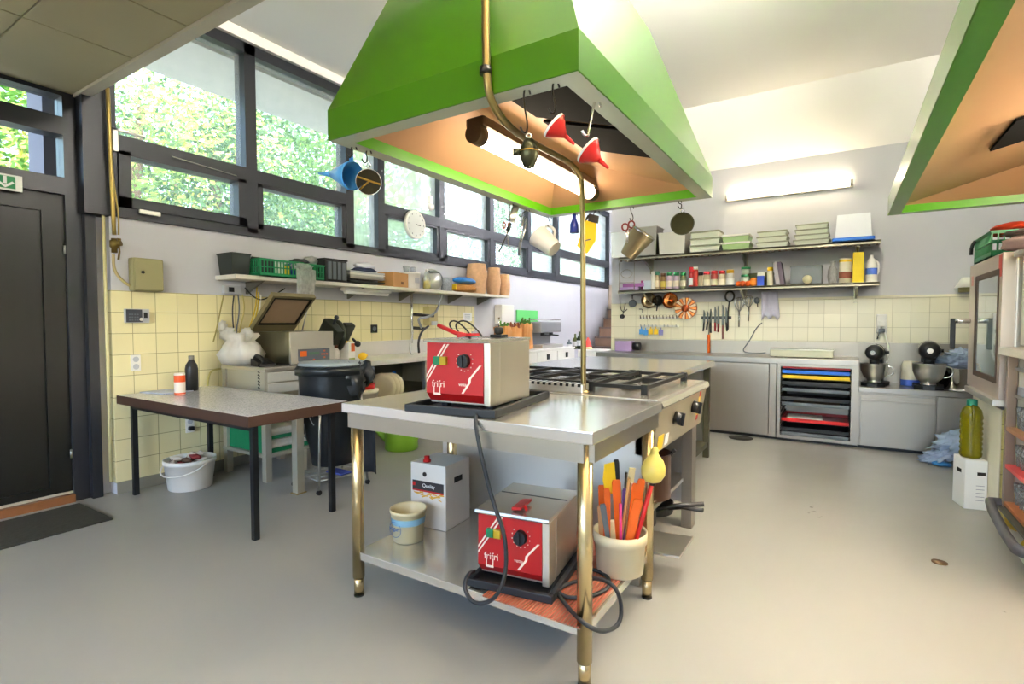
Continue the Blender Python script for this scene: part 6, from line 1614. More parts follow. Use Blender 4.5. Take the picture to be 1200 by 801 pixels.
# hooks etc: cord on the counter, scale
P = [at(893, 378, Y=YB-.03), at(886, 384, Y=YB-.03), at(878, 400, Y=YB-.03), at(868, 412, Y=YB-.08), at(885, 414, Y=YB-.18), at(897, 413, Y=YB-.1)]
cord('thin grey cable lying against the backsplash below the whisks', P, .005, GREYP, 'thin_cable', 2, 'cable')
p = at(939, 414, Y=6.32); w = pw(32, p)
t = thing('kitchen_scale', 'flat steel kitchen scale on the base unit', 'scale', (p.x, 6.36, CZ+.001))
obj('scale_body', MB().box(-w, -.13, .004, w, .13, .075, 0, .006), mat('scale_body', 'b5b39a', .4, .4), t)
obj('weighing_plate', MB().box(-w-.005, -.14, .075, w+.005, .14, .085, 0, .003), ALU, t)
for sx in (-1, 1):
    for sy in (-1, 1): obj('foot', MB().cyl((sx*w*.8, sy*.1, 0), (sx*w*.8, sy*.1, .005), .02), BLK, t)
p = at(728, 413, Y=6.45)
t = thing('cling_film_roll', 'lilac roll holder with a dark end at the left of the base unit', 'roll', (p.x+.06, 6.5, CZ+.001))
obj('holder', MB().box(-.14, -.07, 0, .08, .07, .13, 0, .01), mat('box_lilac', 'b49ac8'), t)
obj('roll_end', MB().cyl((.08, 0, .065), (.17, 0, .065), .05), BLK, t)
# cup dispenser / paper towel on the tiles with mixer cable
p = at(1033, 378, Y=YB-.02)
t = thing('power_strip', 'white socket with plugs on the tiles above the left stand mixer', 'socket', (p.x, YB-.009, p.z))
obj('plate', MB().box(-.045, -.05, -.11, .045, 0, .09, 0, .01), WHT, t)
obj('plug', MB().box(-.03, -.085, -.04, .03, -.05, .02, 0, .008), WHT, t)
obj('plug', MB().box(-.028, -.08, -.1, .028, -.05, -.06, 0, .006), GREYP, t)
P = [at(1034, 383, Y=YB-.06), at(1038, 392, Y=YB-.08), at(1041, 405, Y=YB-.12), at(1042, 415, Y=YB-.2), at(1039, 424, Y=YB-.3)]
cord('white mixer cable hanging from the wall socket', P, .008, WHT, 'mixer_cable', 2, 'cable')
P = [at(1033, 383, Y=YB-.06), at(1030, 391, Y=YB-.07), at(1028, 397, Y=YB-.1)]
cord('dark mixer cable hanging from the wall socket', P, .006, DRK, 'mixer_cable', 1, 'cable')
# ---- stand mixers
def mixer(label, loc, rz, s=1.0):
    t = thing('stand_mixer', label, 'mixer', loc, rz, 'black stand mixers')
    S = lambda *p: tuple(x*s for x in p)
    obj('mixer_base', MB(Matrix.Scale(s, 4)).prism([(-.10, -.15), (-.04, -.19), (.04, -.19), (.10, -.15), (.11, .10), (.07, .17), (-.07, .17), (-.11, .10)], 'Z', 0, .035), BLK, t)
    obj('column', MB(Matrix.Scale(s, 4)).hexa([(-.055, .07, .035), (.055, .07, .035), (.055, .16, .035), (-.055, .16, .035)], [(-.05, .06, .27), (.05, .06, .27), (.05, .15, .27), (-.05, .15, .27)]), BLK, t)
    hd = obj('motor_head', MB(Matrix.Scale(s, 4)).lathe([(.03, -.20), (.06, -.19), (.075, -.13), (.082, -.02), (.08, .08), (.065, .16), (.03, .18)], (0, 0, .335), 28, ax=(0, 1, .0)), BLK, t)
    obj('chrome_band', MB(Matrix.Scale(s, 4)).lathe([(.083, -.02), (.085, -.0), (.083, .02)], (0, 0, .335), 28, ax=(0, 1, 0), caps=False).lathe([(.078, -.1), (.081, -.085), (.081, -.075)], (0, 0, .335), 28, ax=(0, 1, 0), caps=False), CHR, hd)
    obj('attachment_hub', MB(Matrix.Scale(s, 4)).cyl((0, -.21, .335), (0, -.185, .335), .022), CHR, hd)
    obj('planetary', MB(Matrix.Scale(s, 4)).cyl((0, -.08, .27), (0, -.08, .21), .045, .04), BLK, hd)
    bw = obj('bowl', MB(Matrix.Scale(s, 4)).lathe([(.05, .04), (.055, .06), (.09, .09), (.112, .15), (.118, .22), (.122, .223), (.112, .218), (.105, .15), (.08, .09), (0, .07)], (0, -.08, 0), 32), steel('mixer_bowl', 'f2f0ea', .3, 2), t)
    obj('bowl_foot', MB(Matrix.Scale(s, 4)).lathe([(.065, .035), (.06, .045), (.05, .05)], (0, -.08, 0), 28), CHR, bw)
    obj('bowl_handle', MB(Matrix.Scale(s, 4)).tube([(.11, -.08, .2), (.16, -.08, .19), (.16, -.08, .12), (.1, -.08, .1)], .007, 8, sm=2), CHR, bw)
    obj('speed_knob', MB(Matrix.Scale(s, 4)).cyl((.075, .06, .33), (.105, .06, .33), .015), BLK, hd)
    return t
q = at(1028, 449, Z=CZ2)
mixer('left stand mixer with steel bowl under the wall socket', (at(1026, 446, Y=6.30).x, 6.36, CZ2+.001), R(-10), .98)
mixer('right stand mixer with larger steel bowl near the oven', (at(1089, 447, Y=6.22).x, 6.30, CZ2+.001), R(-4), 1.08)
p = at(1068, 448, Y=6.4)
t = thing('food_container', 'white and pale blue container standing between the two mixers', 'container', (p.x, 6.48, CZ2+.001))
obj('container_body', MB().lathe([(.075, 0), (.08, .01), (.075, .2), (.06, .24), (0, .245)], n=26), mat('tin_white', 'eee6cf'), t)
obj('blue_foot', MB().lathe([(.081, .0), (.083, .06)], n=26, caps=False), mat('label_blue', '4a6cc8'), t)
p = at(1118, 446, Y=6.3)
t = thing('stock_pot', 'steel pot under the blue film beside the right stand mixer', 'pot', (p.x+.015, 6.40, CZ2+.001))
obj('pot_body', MB().lathe([(.11, 0), (.115, .006), (.115, .19), (.12, .195), (.11, .195), (.108, .01), (0, .01)], n=32), CHR, t)
obj('pot_handle', MB().tube([(-.115, -.02, .15), (-.145, -.0, .15), (-.115, .03, .15)], .008, 8, sm=1), CHR, t)
b = MB().blob((0, 0, .0), (.15, .13, .06), 0, .6, 31, 4, 4.5).blob((.05, .02, .06), (.1, .1, .06), 0, .7, 32, 4, 4.5).blob((-.12, -.02, -.03), (.1, .06, .035), 0, .6, 33, 3, 4.5)
single('blue_film_cover', b, BLUEFILM, 'crumpled pale blue film over the pot beside the right mixer', 'film', (p.x+.015, 6.40, CZ2+.25))
single('white_dish', MB().lathe([(.05, 0), (.09, .012), (.088, .016), (.05, .006), (0, .006)], n=26), WHT, 'white saucer on the low worktop in front of the steel pot', 'dish', (at(1117, 453, Z=CZ2).x, 6.16, CZ2+.001))
# small coat hook thing by the oven on the wall
p = at(1130, 335, Y=YB-.03)
t = thing('wall_spotlight', 'small white wall fitting by the oven above the tile trim', 'fitting', (p.x, YB-.001, p.z))
obj('shade', MB().lathe([(.03, .08), (.09, -.02), (.085, -.02), (.0, .07)], (0, -.1, .0), 20), WHT, t)
obj('socket_base', MB().cyl((0, -.1, -.06), (0, -.1, .0), .055), mat('fitting_olive', '8a8054', .5), t)
obj('arm', MB().tube([(0, -.1, .07), (0, 0, .07)], .012), GREYP, t)
# objects on the floor at the shelf wall
q = at(868, 513, Z=0)
single('floor_drain', MB().lathe([(.12, 0), (.12, .004), (0, .0045)], n=28), mat('drain_dark', '2b2a26', .7), 'dark oval drain cover on the floor below the sliding door', 'drain', (q.x, q.y, .0005))
q = at(1101, 659, Z=0)
single('floor_drain', MB().lathe([(.034, 0), (.034, .004), (0, .0045)], n=28), mat('drain_brown', '5a4326', .6), 'small brown round drain in the floor at the right', 'drain', (q.x, q.y, .0005))
# ================================================================== RIGHT SIDE: OVEN, TROLLEY
b = MB().box(.83, 4.25, 0, 1.72, 5.05, .70).box(.826, 4.244, .0, 1.72, 4.25, .70, 1)
b.box(.822, 4.244, 0, .83, 5.05, .70, 2)
struct('wall_pedestal', b, [WALLP, TILER, mat('pedestal_white', 'efe8cf', .5)])
struct('trim_3', MB().box(.80, 1.0, 0, 1.75, 4.24, .03, 0, .01), mat('curb_paint', 'd9d8cf', .5))
OX, OY0, OY1, OZ0, OZ1 = .80, 4.18, 5.14, .735, 1.655
t = thing('combi_oven', 'stainless combination oven with a tall glass door on the tiled pedestal', 'oven', (1.25, (OY0+OY1)/2, .701))
ox, oy = -1.25, -(OY0+OY1)/2
def O(b, x0, y0, z0, x1, y1, z1, **k): return b.box(x0+ox, y0+oy, z0-.701, x1+ox, y1+oy, z1-.701, **k)
obj('oven_body', O(MB(), OX+.06, OY0+.0, OZ0, 1.70, OY1, OZ1, bev=.006), mat('oven_panel', 'd8cfc4', .35, .5, .05), t)
obj('oven_feet', O(O(MB(), .9, OY0+.07, .701, .95, OY0+.12, OZ0), .9, OY1-.2, .701, .95, OY1-.15, OZ0), BLK, t) if False else None
for (x, y) in ((.9, OY0+.1), (.9, OY1-.2), (1.6, OY0+.1), (1.6, OY1-.2)): obj('foot', O(MB(), x, y, .701, x+.05, y+.05, OZ0), BLK, t)
b = MB(); wy0, wy1, wz0, wz1 = 4.27, 4.93, .86, 1.55
O(b, OX, OY0+.02, OZ0+.03, OX+.06, wy0, OZ1-.01); O(b, OX, wy1, OZ0+.03, OX+.06, OY1, OZ1-.01); O(b, OX, wy0, OZ0+.03, OX+.06, wy1, wz0); O(b, OX, wy0, wz1, OX+.06, wy1, OZ1-.01)
d = obj('oven_door', b, mat('oven_door_steel', 'd9c9bc', .3, .6, .05), t)
b = MB(); e = .03
O(b, OX-.003, wy0-.005, wz0, OX+.02, wy0+e, wz1); O(b, OX-.003, wy1-e, wz0, OX+.02, wy1+.005, wz1); O(b, OX-.003, wy0, wz0-.005, OX+.02, wy1, wz0+e); O(b, OX-.003, wy0, wz1-e, OX+.02, wy1, wz1+.005)
obj('door_seal', b, mat('seal_brown', '5a4438', .5), d)
obj('door_glass', O(MB(), OX+.004, wy0, wz0, OX+.012, wy1, wz1), mat('oven_glass', '8fa6ae', .06, 0, .05, coat=1), d)
P = lambda x, y, z: Vector((x+ox, y+oy, z-.701))
hz = at(1128, 375, Y=OY1-.06).z
obj('door_handle', MB().tube([P(OX, OY1-.06, 1.24), P(OX-.09, OY1-.06, 1.24)], .018, 10), CHR, d)
obj('handle_grip', MB().box(OX-.115+ox, OY1-.075+oy, 1.03-.701, OX-.085+ox, OY1-.045+oy, 1.26-.701, 0, .006), BLK, d)
obj('drip_gutter', O(MB(), OX-.03, OY0, OZ0-.01, OX+.05, OY1-.1, OZ0+.03, bev=.005), STM, t)
obj('warning_sticker', O(MB(), OX-.001, OY0+.04, OZ1-.15, OX, OY0+.11, OZ1-.02), mat('sticker_pinkred', 'e05a50', .5), d)
obj('warning_sticker', O(MB(), OX-.001, OY1-.12, OZ1-.16, OX, OY1-.06, OZ1-.09), mat('sticker_pale_pink', 'e8a89a', .5), d)
# things on the oven
crate('plastic_crate', 'green crate on top of the oven at its far end', (.98, 4.83, OZ1+.001), .17, .26, .17, GRNP, slots=True)
single('red_cloth', MB().blob((0, 0, .04), (.11, .22, .04), 0, .25, 4), mat('cloth_redorange', 'd8401f', .8, 0, .1, 14), 'red orange cloth lying on the green crate on the oven', 'cloth', (.96, 4.84, OZ1+.165))
single('black_strap', MB().tube([(0, 0, .0), (-.02, .0, -.04), (-.02, .01, -.10)], .011, 8, sm=1), BLK, 'black strap dangling from the green crate on the oven', 'strap', (.805, 5.03, OZ1+.165))
single('folded_cloths', MB().blob((0, 0, .055), (.16, .17, .055), 0, .3, 12).blob((.02, 0, .12), (.17, .18, .03), 1, .3, 3), [mat('cloth_pinkgrey', 'c9a8a4', .9, 0, .35, 12), mat('cloth_greybrown', '6a5f58', .9, 0, .2, 12)], 'bundle of pinkish and grey cloths on the oven beside the crate', 'cloth', (.99, 4.38, OZ1+.001))
# upper steel cabinet and glass trolley
RY0, RY1, RXL = 3.05, 4.13, .815
t = thing('glass_trolley', 'steel trolley with shelves of drinking glasses at the right edge', 'trolley', (1.2, (RY0+RY1)/2, .031))
ox, oy = -1.2, -(RY0+RY1)/2
def T_(b, x0, y0, z0, x1, y1, z1, **k): return b.box(x0+ox, y0+oy, z0-.031, x1+ox, y1+oy, z1-.031, **k)
SH = [at(1175, 497, X=RXL).z, at(1172, 538, X=RXL).z, at(1171, 581, X=RXL).z]
POST = mat('post_brownsteel', '9a8474', .35, .6, .1)
for (x, y) in ((RXL+.0, RY1-.04), (1.56, RY1-.04), (1.56, RY0)): obj('post', T_(MB(), x, y, .13, x+.045, y+.045, 1.04, bev=.003), POST, t)
obj('top_board', T_(MB(), RXL-.03, RY0, 1.04, 1.6, RY1+.03, 1.085, bev=.006), mat('top_cream', 'efe6da', .35), t)
obj('rear_panel', T_(MB(), 1.58, RY0, .15, 1.6, RY1, 1.04), STM, t)
for i, (z, m_) in enumerate(zip(SH, (mat('shelf_wood_pink', 'b9876a', .5), mat('shelf_red', 'd84a4a', .45), mat('shelf_brown', 'b56f45', .5)))):
    obj('glass_shelf', T_(MB(), RXL+.0, RY0, z-.022, 1.57, RY1-.045, z, bev=.003), m_, t)
obj('side_panel', T_(MB(), RXL+.05, RY1-.03, .15, 1.56, RY1-.02, 1.04), mat('inner_cream', 'cfc4b0', .4, .3), t)
obj('runner', T_(MB(), RXL+.03, RY0, .955, RXL+.06, RY1-.05, .97), STM, t)
obj('runner', T_(MB(), RXL+.03, RY0, .80, RXL+.06, RY1-.05, .815), STM, t)
# bumper frame and castors
bz = .16-.031
q = [at(1158, 588, Z=.16), at(1186, 640, Z=.16)]
P = lambda v: Vector((v.x+ox, v.y+oy, bz))
pts = [Vector((1.55+ox, RY1+.02+oy, bz)), Vector((q[0].x+.04+ox, RY1+.02+oy, bz)), P(q[0]), P(q[1]), P(q[1])+Vector((.03, -.07, 0)), P(q[1])+Vector((.10, -.10, 0)), Vector((1.55+ox, q[1].y-.1+oy, bz))]
b = MB().tube(pts, .03, 8, sm=1, flat=.8)
obj('bumper_frame', b, mat('bumper_grey', '55555a', .5, 0, .1), t)
obj('base_tray', T_(MB(), RXL-.02, 3.35, .135, 1.57, RY1, .15), mat('base_tray_dark', '5f5f55', .5, .4), t)
def castor(x, y):
    c = obj('castor', MB().lathe([(.045, -.013), (.055, -.01), (.055, .01), (.045, .013)], (x+ox, y+oy, .056), 24, ax=(.5, .85, 0)), mat('castor_yellow', 'b89a3a', .5), t)
    obj('castor_hub', MB().lathe([(.03, -.015), (.03, .015)], (x+ox, y+oy, .056), 20, ax=(.5, .85, 0)).box(x-.02+ox, y-.01+oy, .1, x+.02+ox, y+.01+oy, .13), GREYP, c)
castor(.85, 3.62); castor(1.5, 3.62); castor(.87, 4.05); castor(1.5, 4.05)
single('white_towel', MB().box(-.12, -.14, 0, .12, .14, .012, 0, .005), PAPER, 'white and pinkish cloth lying on the base tray of the trolley', 'cloth', (.98, 3.74, .152))
t2 = thing('oven_tray', 'pale blue grey tray on the runner of the glass trolley', 'tray', (1.05, 3.6, .8165))
obj('tray_sheet', MB().box(-.2, -.4, 0, .3, .45, .01).box(-.2, -.4, .01, -.185, .45, .045).box(-.2, .435, .01, .3, .45, .045), mat('tray_bluegrey', 'b4bcc6', .35, .5), t2)
# glasses: rows on each shelf
G0 = MB().lathe([(.02, 0), (.022, .004), (.03, .12), (.0285, .12), (.021, .01), (0, .01)], n=18).mesh('drinking_glass', glass('drinking_glass', 'f4f8f8', .25, .03, .22, 'ffffff'))
n_ = 0
rows = ['front', 'second', 'third', 'fourth', 'fifth']
names_s = ['upper pinkish', 'red', 'bottom brown']
for si, z in enumerate(SH):
    for j in range(6):
        for i in range(3):
            y = RY1-.095-j*.085; x = RXL+.06+i*.085
            o = bpy.data.objects.new('drinking_glass', G0); COL.objects.link(o); o.location = (x, y, z+.0012)
            ordn = ['farthest', 'second farthest', 'third farthest', 'fourth', 'fifth', 'sixth'][j]
            tag(o, '%s glass of the %s row on the %s trolley shelf' % (ordn, ['edge', 'middle', 'inner'][i], names_s[si]), 'glass', 'glasses on the trolley')
# upper unit over the trolley: steel housing
t = thing('steel_housing', 'beige steel machine housing standing on the trolley top at the right edge', 'machine', (1.25, 3.62, 1.086))
obj('housing', MB().box(-.38, -.5, .012, .35, .5, .52, 0, .006), mat('housing_beige', 'cdc4b0', .4, .3, .05), t)
obj('top_tray', MB().box(-.42, -.52, .52, .36, .50, .545, 0, .004), ALU, t)
for (x, y) in ((-.33, .42), (.3, .42), (-.33, -.42), (.3, -.42)): obj('foot', MB().cyl((x, y, 0), (x, y, .013), .02), BLK, t)
t = thing('spice_tin', 'brown and gold tin on the steel housing at the right edge', 'tin', (.93, 3.98, 1.6325))
obj('tin_body', MB().box(-.05, -.045, 0, .05, .045, .15, 0, .006), mat('tin_brown', '8a6a3a', .35, .5), t)
obj('tin_lid', MB().box(-.053, -.048, .15, .053, .048, .172, 0, .005), mat('tin_gold', 'c9b48a', .3, .6), t)
# carton with oil canister, blue film bag
q0 = at(1118, 584, Z=0); q1 = at(1136, 598, Z=0)
t = thing('white_carton', 'white carton with hand holes on the floor carrying the oil canister', 'carton', (.80-.05, 4.64, .001), R(0))
t.location = ((q0.x+q1.x)/2+.055, (q0.y+q1.y)/2+.06, .001); t.rotation_euler.z = math.atan2(q1.y-q0.y, q1.x-q0.x)+PI/2
cw = (q1-q0).length/2
CH = at(1136, 540, Y=q1.y).z
t.rotation_euler.z = R(12); t.location = (.742, 4.58, .001)
obj('carton', MB().box(-.06, -.088, 0, .06, .088, CH, 0, .003), PAPER, t)
obj('hand_hole', MB().box(.005, -.0892, CH-.10, .05, -.088, CH-.078), mat('hole_dark', '2a2622'), t)
obj('hand_hole', MB().box(-.0612, -.035, CH-.10, -.06, .03, CH-.075), mat('hole_dark', '2a2622'), t)
b = MB()
for k in range(5): b.box(.0, -.0888, .06+.024*k, .045, -.088, .063+.024*k)
obj('printed_marks', b, mat('print_grey', '8a8aa0'), t)
OILM = mat('olive_oil', '9a9118', .08, 0, .1, 4, trans=.55)
t = thing('oil_canister', 'big ribbed canister of olive green oil with green cap on the white carton', 'canister', (.742, 4.58, CH+.002))
prof = [(.05, 0), (.058, .01)]
for i in range(7): prof += [(.062, .03+i*.034), (.056, .047+i*.034)]
prof += [(.062, .27), (.052, .32), (.032, .345), (.026, .35)]
obj('canister_body', MB().lathe(prof, n=26), OILM, t)
obj('canister_grip', MB().tube([(.0, -.02, .34), (-.0, -.048, .355), (0, -.058, .30), (0, -.058, .25)], .009, 8, sm=2), OILM, t)
obj('screw_cap', MB().lathe([(.027, .345), (.029, .35), (.029, .383), (.025, .388), (0, .388)], n=20), mat('cap_teal', '147a64', .4), t)
q = at(1105, 535, Z=0)
b = MB(Matrix.Translation((.05, 0, .17)) @ Matrix.Rotation(R(-24), 4, 'Y')); b.blob((-.16, 0, -.06), (.16, .12, .06), 0, .6, 21, 4, 4.5).blob((.02, 0, 0), (.2, .14, .10), 0, .55, 22, 4, 4.5).blob((.2, .02, .08), (.1, .09, .09), 0, .6, 23, 4, 4.5)
qq = at(1110, 545, Z=0)
me = single('blue_film_bag', b, BLUEFILM, 'crumpled pale blue plastic bag on the floor in front of the low drawer unit', 'bag', (.83, 5.82, .03))
single('blue_scrap', MB().blob((0, 0, .02), (.07, .05, .02), 0, .4, 9), SKYB, 'blue scrap lying by the film bag on the floor', 'scrap', (.74, 5.72, .0015))

# ================================================================== HANGING FROM THE BIG HOOD
HK = 'steel hooks on the big hood'
def shook(label, top, bot, r=.0032):
    top = Vector(top); bot = Vector(bot); s = RT*.014
    pts = [top+s*1.5+Vector((0, 0, -.01)), top+s+Vector((0, 0, .012)), top+Vector((0, 0, .008)), top*.7+bot*.3-s*.4, bot+Vector((0, 0, .03))-s*.3, bot-s*.6, bot-s*1.6+Vector((0, 0, .006)), bot-s*2+Vector((0, 0, .02))]
    return single('steel_hook', MB().tube([p-top for p in pts], r, 7, sm=2), PNS if r < .005 else CHR, label, 'hook', top, 0, HK)
HG2 = 'tools hanging from the big hood'
YFr, XLr, YBr = HY0+.02, HX0+.03, HY1-.03
RIMZ = HZ-.002
def rimpt(px, py, **k): return at(px, py, **k)
# blue funnel and small sieve at the front left corner
def funnel(name, label, mouth, tip, r, m, lab2=None, spout=.36):
    mouth = Vector(mouth); tip = Vector(tip); d = tip-mouth; L = d.length
    t = thing(name, label, 'funnel', mouth, 0, HG2)
    rr = r
    obj('cone', MB().lathe([(rr*.96, -.01), (rr, -.008), (rr, .004), (rr*.2, L*(1-spout)), (rr*.16, L*(1-spout)), (rr*.92, .0)], (0, 0, 0), 30, ax=d, caps=False), m, t)
    obj('spout', MB().cyl(d*(1-spout)*.98, d, rr*.2, rr*.1, 14), m, t)
    obj('hang_tab', MB().tube([Vector((0, 0, rr*.9)), Vector((.01, 0, rr*1.15)), Vector((0, 0, rr*1.35)), Vector((-.01, 0, rr*1.15))], .005, 6, closed=True, sm=1), m, t)
    return t
Yb = HY0+.13
M_ = at(412, 206, X=HX0+.02); T_p = at(374, 203, X=HX0+.0) if False else M_+(at(374, 203, Y=M_.y)-M_)
funnel('blue_funnel', 'light blue funnel hanging sideways at the front left corner of the hood', M_, T_p, pw(16.5, M_), SKYB)
h0 = at(423, 166, X=HX0+.02)
shook('hook at the front left hood corner holding the blue funnel', (M_.x+.005, M_.y, RIMZ), M_+Vector((.01, 0, .075)))
C_ = at(432, 213, X=HX0+.05); r = pw(15, C_)
d = (EYE-C_).normalized()
t = thing('dark_sieve', 'round dark sieve with brass wires hanging beside the blue funnel', 'sieve', C_, 0, HG2)
ax = (d+Vector((-.15, .1, 0))).normalized()
obj('rim', MB().lathe([(r*.97, -.01), (r, 0), (r*.97, .01), (r*.93, 0), (r*.97, -.01)], (0, 0, 0), 32, ax=ax, caps=False), CHR, t)
obj('mesh_bowl', MB().lathe([(r*.95, 0), (r*.8, -r*.3), (r*.4, -r*.5), (0, -r*.55)], (0, 0, 0), 28, ax=ax), mat('sieve_mesh', '35301f', .4, .6, .2, 40), t)
sd = ax.cross(Vector((0, 0, 1))).normalized(); up = sd.cross(ax)
obj('cross_wires', MB().tube([sd*-r*.9+up*-.15*r, sd*r*.9+up*r*.35], .005, 6).tube([sd*-r*.1+up*.1*r, sd*r*.75-up*r*.65], .004, 6), mat('brass_wire', 'b08a3c', .3, .9), t)
obj('hang_loop', MB().tube([up*r, up*r*1.25+sd*.012, up*r*1.5, up*r*1.25-sd*.012], .004, 6, closed=True), CHR, t)
shook('hook on the left hood rim holding the round dark sieve', (C_.x-.01, C_.y, RIMZ), C_+Vector((0, 0, r*1.42)))
# sieve seen against the lamp
C_ = at(620, 178, Y=HY0+.03); r = pw(11, C_)
t = thing('tea_strainer', 'dark ball shaped strainer hanging in front of the hood lamp', 'strainer', C_, 0, HG2)
obj('strainer_ball', MB().lathe([(.005, -r*1.75), (r*.6, -r*1.5), (r, -.5*r), (r*.98, .4*r), (r*.5, 1.3*r), (.006, 1.45*r)], (0, 0, 0), 26), mat('strainer_dark', '4a4a34', .3, .8, .2, 20), t)
obj('brass_rim', MB().lathe([(r*1.03, -.04*r), (r*1.05, .0), (r*1.03, .1*r)], (0, 0, 0), 26, caps=False), mat('brass_wire', 'b08a3c'), t)
obj('stub_handle', MB().cyl(-RT*r*.8, -RT*r*1.75, .012), mat('strainer_dark', '4a4a34'), t)
obj('hang_loop', MB().tube([Vector((0, 0, r*1.4)), Vector((0, 0, r*1.7))+RT*.012, Vector((0, 0, r*2)), Vector((0, 0, r*1.7))-RT*.012], .004, 6, closed=True, sm=1), CHR, t)
shook('long hook on the front hood rim holding the ball strainer', (at(614, 107, Y=HY0+.03).x, HY0+.03, RIMZ), C_+Vector((0, 0, r*1.95)))
# two red funnels
FM = at(650, 161, Y=HY0+.03)
def redfunnel(label, apex, mouth, spout_end, r):
    """hung by its rim: the cone opens down-left, the spout points down-right"""
    apex, mouth, spout_end = Vector(apex), Vector(mouth), Vector(spout_end)
    t = thing('red_funnel', label, 'funnel', mouth, 0, HG2)
    ax = (spout_end-mouth); L = ax.length
    obj('cone', MB().lathe([(r*1.0, -.004), (r*1.04, .004), (r*.18, L*.56), (r*.14, L*.56), (r*.94, .0)], (0, 0, 0), 30, ax=ax, caps=False), RED, t)
    obj('spout', MB().cyl(ax*.55, ax, r*.19, r*.1, 14), RED, t)
    obj('rim_edge', MB().lathe([(r*1.05, -.003), (r*1.07, .001), (r*1.05, .005)], (0, 0, 0), 30, ax=ax, caps=False), WHT, t)
    return t
Y1_ = HY0+.04
def pt(x, y, Y=Y1_): return at(x, y, Y=Y)
P7 = lambda x, y: at(x, y, X=-.735)
redfunnel('left red funnel hanging under the front rim of the green hood', pt(652, 130), pt(649, 147), pt(673, 169, Y1_+.03), pw(15.5, pt(650, 148)))
redfunnel('right red funnel hanging at the front right corner of the green hood', P7(692, 160), P7(689, 176), at(713, 197, Y=P7(689, 176).y+.02), pw(16, P7(690, 176)))
shook('hook on the front hood rim holding the left red funnel', (pt(648, 97).x, Y1_, RIMZ), pt(653, 134))
shook('bright thick hook at the front right hood corner holding the right red funnel', (-.735, P7(697, 97).y, RIMZ), P7(692, 160), .0055)
# far rim, left to right: palette knife and scissors, peeler, white jug, blue bottle, yellow scoop, steel jug, dark sieve
def hx(px, Y=YBr): return at(px, 240, Y=Y).x
Xl = HX0+.02
P0 = lambda x, y: at(x, y, X=Xl)
q = P0(598, 262)
t = thing('palette_knife', 'white bladed palette knife hanging at the far left hood rim', 'palette knife', q, 0, HG2)
d = P0(605, 241)-q; e = P0(595, 270)-q
obj('blade', MB().tube([d*.1, d*.6, d], lambda k: .022, 8, flat=.15), ALU, t)
obj('handle', MB().tube([Vector((0, 0, 0)), e], .013, 8), BLK, t)
shook('hook on the far left hood rim holding the palette knife and scissors', (q.x, q.y, RIMZ), q+Vector((.005, 0, .015)))
q = P0(594, 273)
t = thing('hanging_scissors', 'scissors with brown rings hanging below the palette knife', 'scissors', q, 0, HG2)
S_ = lambda x, y: P0(x, y)-q
for dx in (-3, 3):
    c = S_(594+dx, 264); rr = pw(2.6, q)
    obj('finger_ring', MB().tube([c+Vector((0, rr*1.0*math.cos(i*PI/6), rr*1.4*math.sin(i*PI/6))) for i in range(12)], .005, 6, closed=True), mat('ring_brown', '8a4a34', .4), t)
obj('blade', MB().tube([S_(596, 268), S_(594, 275), S_(585, 295)], .005, 6), PNS, t)
obj('blade', MB().tube([S_(591, 268), S_(595, 276), S_(596, 289)], .006, 6), CHR, t)
q = P0(613, 258)
t = thing('vegetable_peeler', 'thin steel peeler with dark handle hanging left of the white jug', 'peeler', q, 0, HG2)
obj('frame', MB().tube([P0(614, 254)-q, P0(611, 268)-q, P0(610, 283)-q], .006, 8).tube([P0(617, 256)-q, P0(615, 270)-q, P0(611, 283)-q], .005, 8), CHR, t)
obj('handle', MB().tube([P0(610, 283)-q, P0(608, 299)-q], .011, 8), GREYP, t)
shook('hook at the far left hood corner holding the peeler', (q.x, P0(617, 250).y, RIMZ), q+Vector((0, 0, .02)))
Yj = YBr
def jug(name, label, pa, pb_, r0, r1, m, handle=True):
    """open conical jug whose axis runs from base pb_ to mouth pa"""
    pa, pb_ = Vector(pa), Vector(pb_); ax = pa-pb_; L = ax.length
    t = thing(name, label, 'jug', pb_, 0, HG2)
    obj('jug_body', MB().lathe([(r0*.95, 0), (r0, .006), (r1, L), (r1*1.03, L+.004), (r1*.96, L), (r0*.95, .012), (0, .012)], (0, 0, 0), 30, ax=ax), m, t)
    return t, ax, L
q0, q1 = at(650, 292, Y=Yj), at(631, 276, Y=Yj)
t, ax, L = jug('white_jug', 'white measuring jug hanging tilted from the far hood rim', q1, q0, pw(10, q0), pw(13.5, q0), WHT)
ax = ax.normalized(); sd = UP.cross(ax).cross(ax) if False else (UP-ax*UP.dot(ax)).normalized()
obj('jug_handle', MB().tube([ax*L*.95+sd*.06, ax*L*.95+sd*.10, ax*L*.5+sd*.11, ax*L*.35+sd*.065], .01, 8, sm=2), WHT, t)
shook('hook on the far hood rim holding the white jug', (at(643, 247, Y=Yj).x, Yj, RIMZ), q0+ax*L*.75+sd*.105)
q = at(673, 273, Y=Yj)
H = at(673, 247, Y=Yj).z-q.z; r = pw(5.2, q)
t = thing('blue_bottle', 'cobalt blue plastic bottle hanging neck up behind the conduit', 'bottle', q, 0, HG2)
obj('bottle_body', MB().lathe([(r*.9, 0), (r, .004), (r*.95, H*.4), (r*.42, H*.65), (r*.42, H*.85)], n=24), NAVY, t)
obj('bottle_cap', MB().lathe([(r*.5, H*.85), (r*.45, H*.97), (r*.2, H)], n=18), mat('cap_beige', 'b9a27a', .5), t)
shook('hook on the far hood rim holding the cobalt bottle', (q.x, Yj, RIMZ), q+Vector((0, 0, H+.015)))
q = at(690, 270, Y=Yj)
t = thing('yellow_scoop', 'yellow plastic scoop with black grip hanging from the far hood rim', 'scoop', q, 0, HG2)
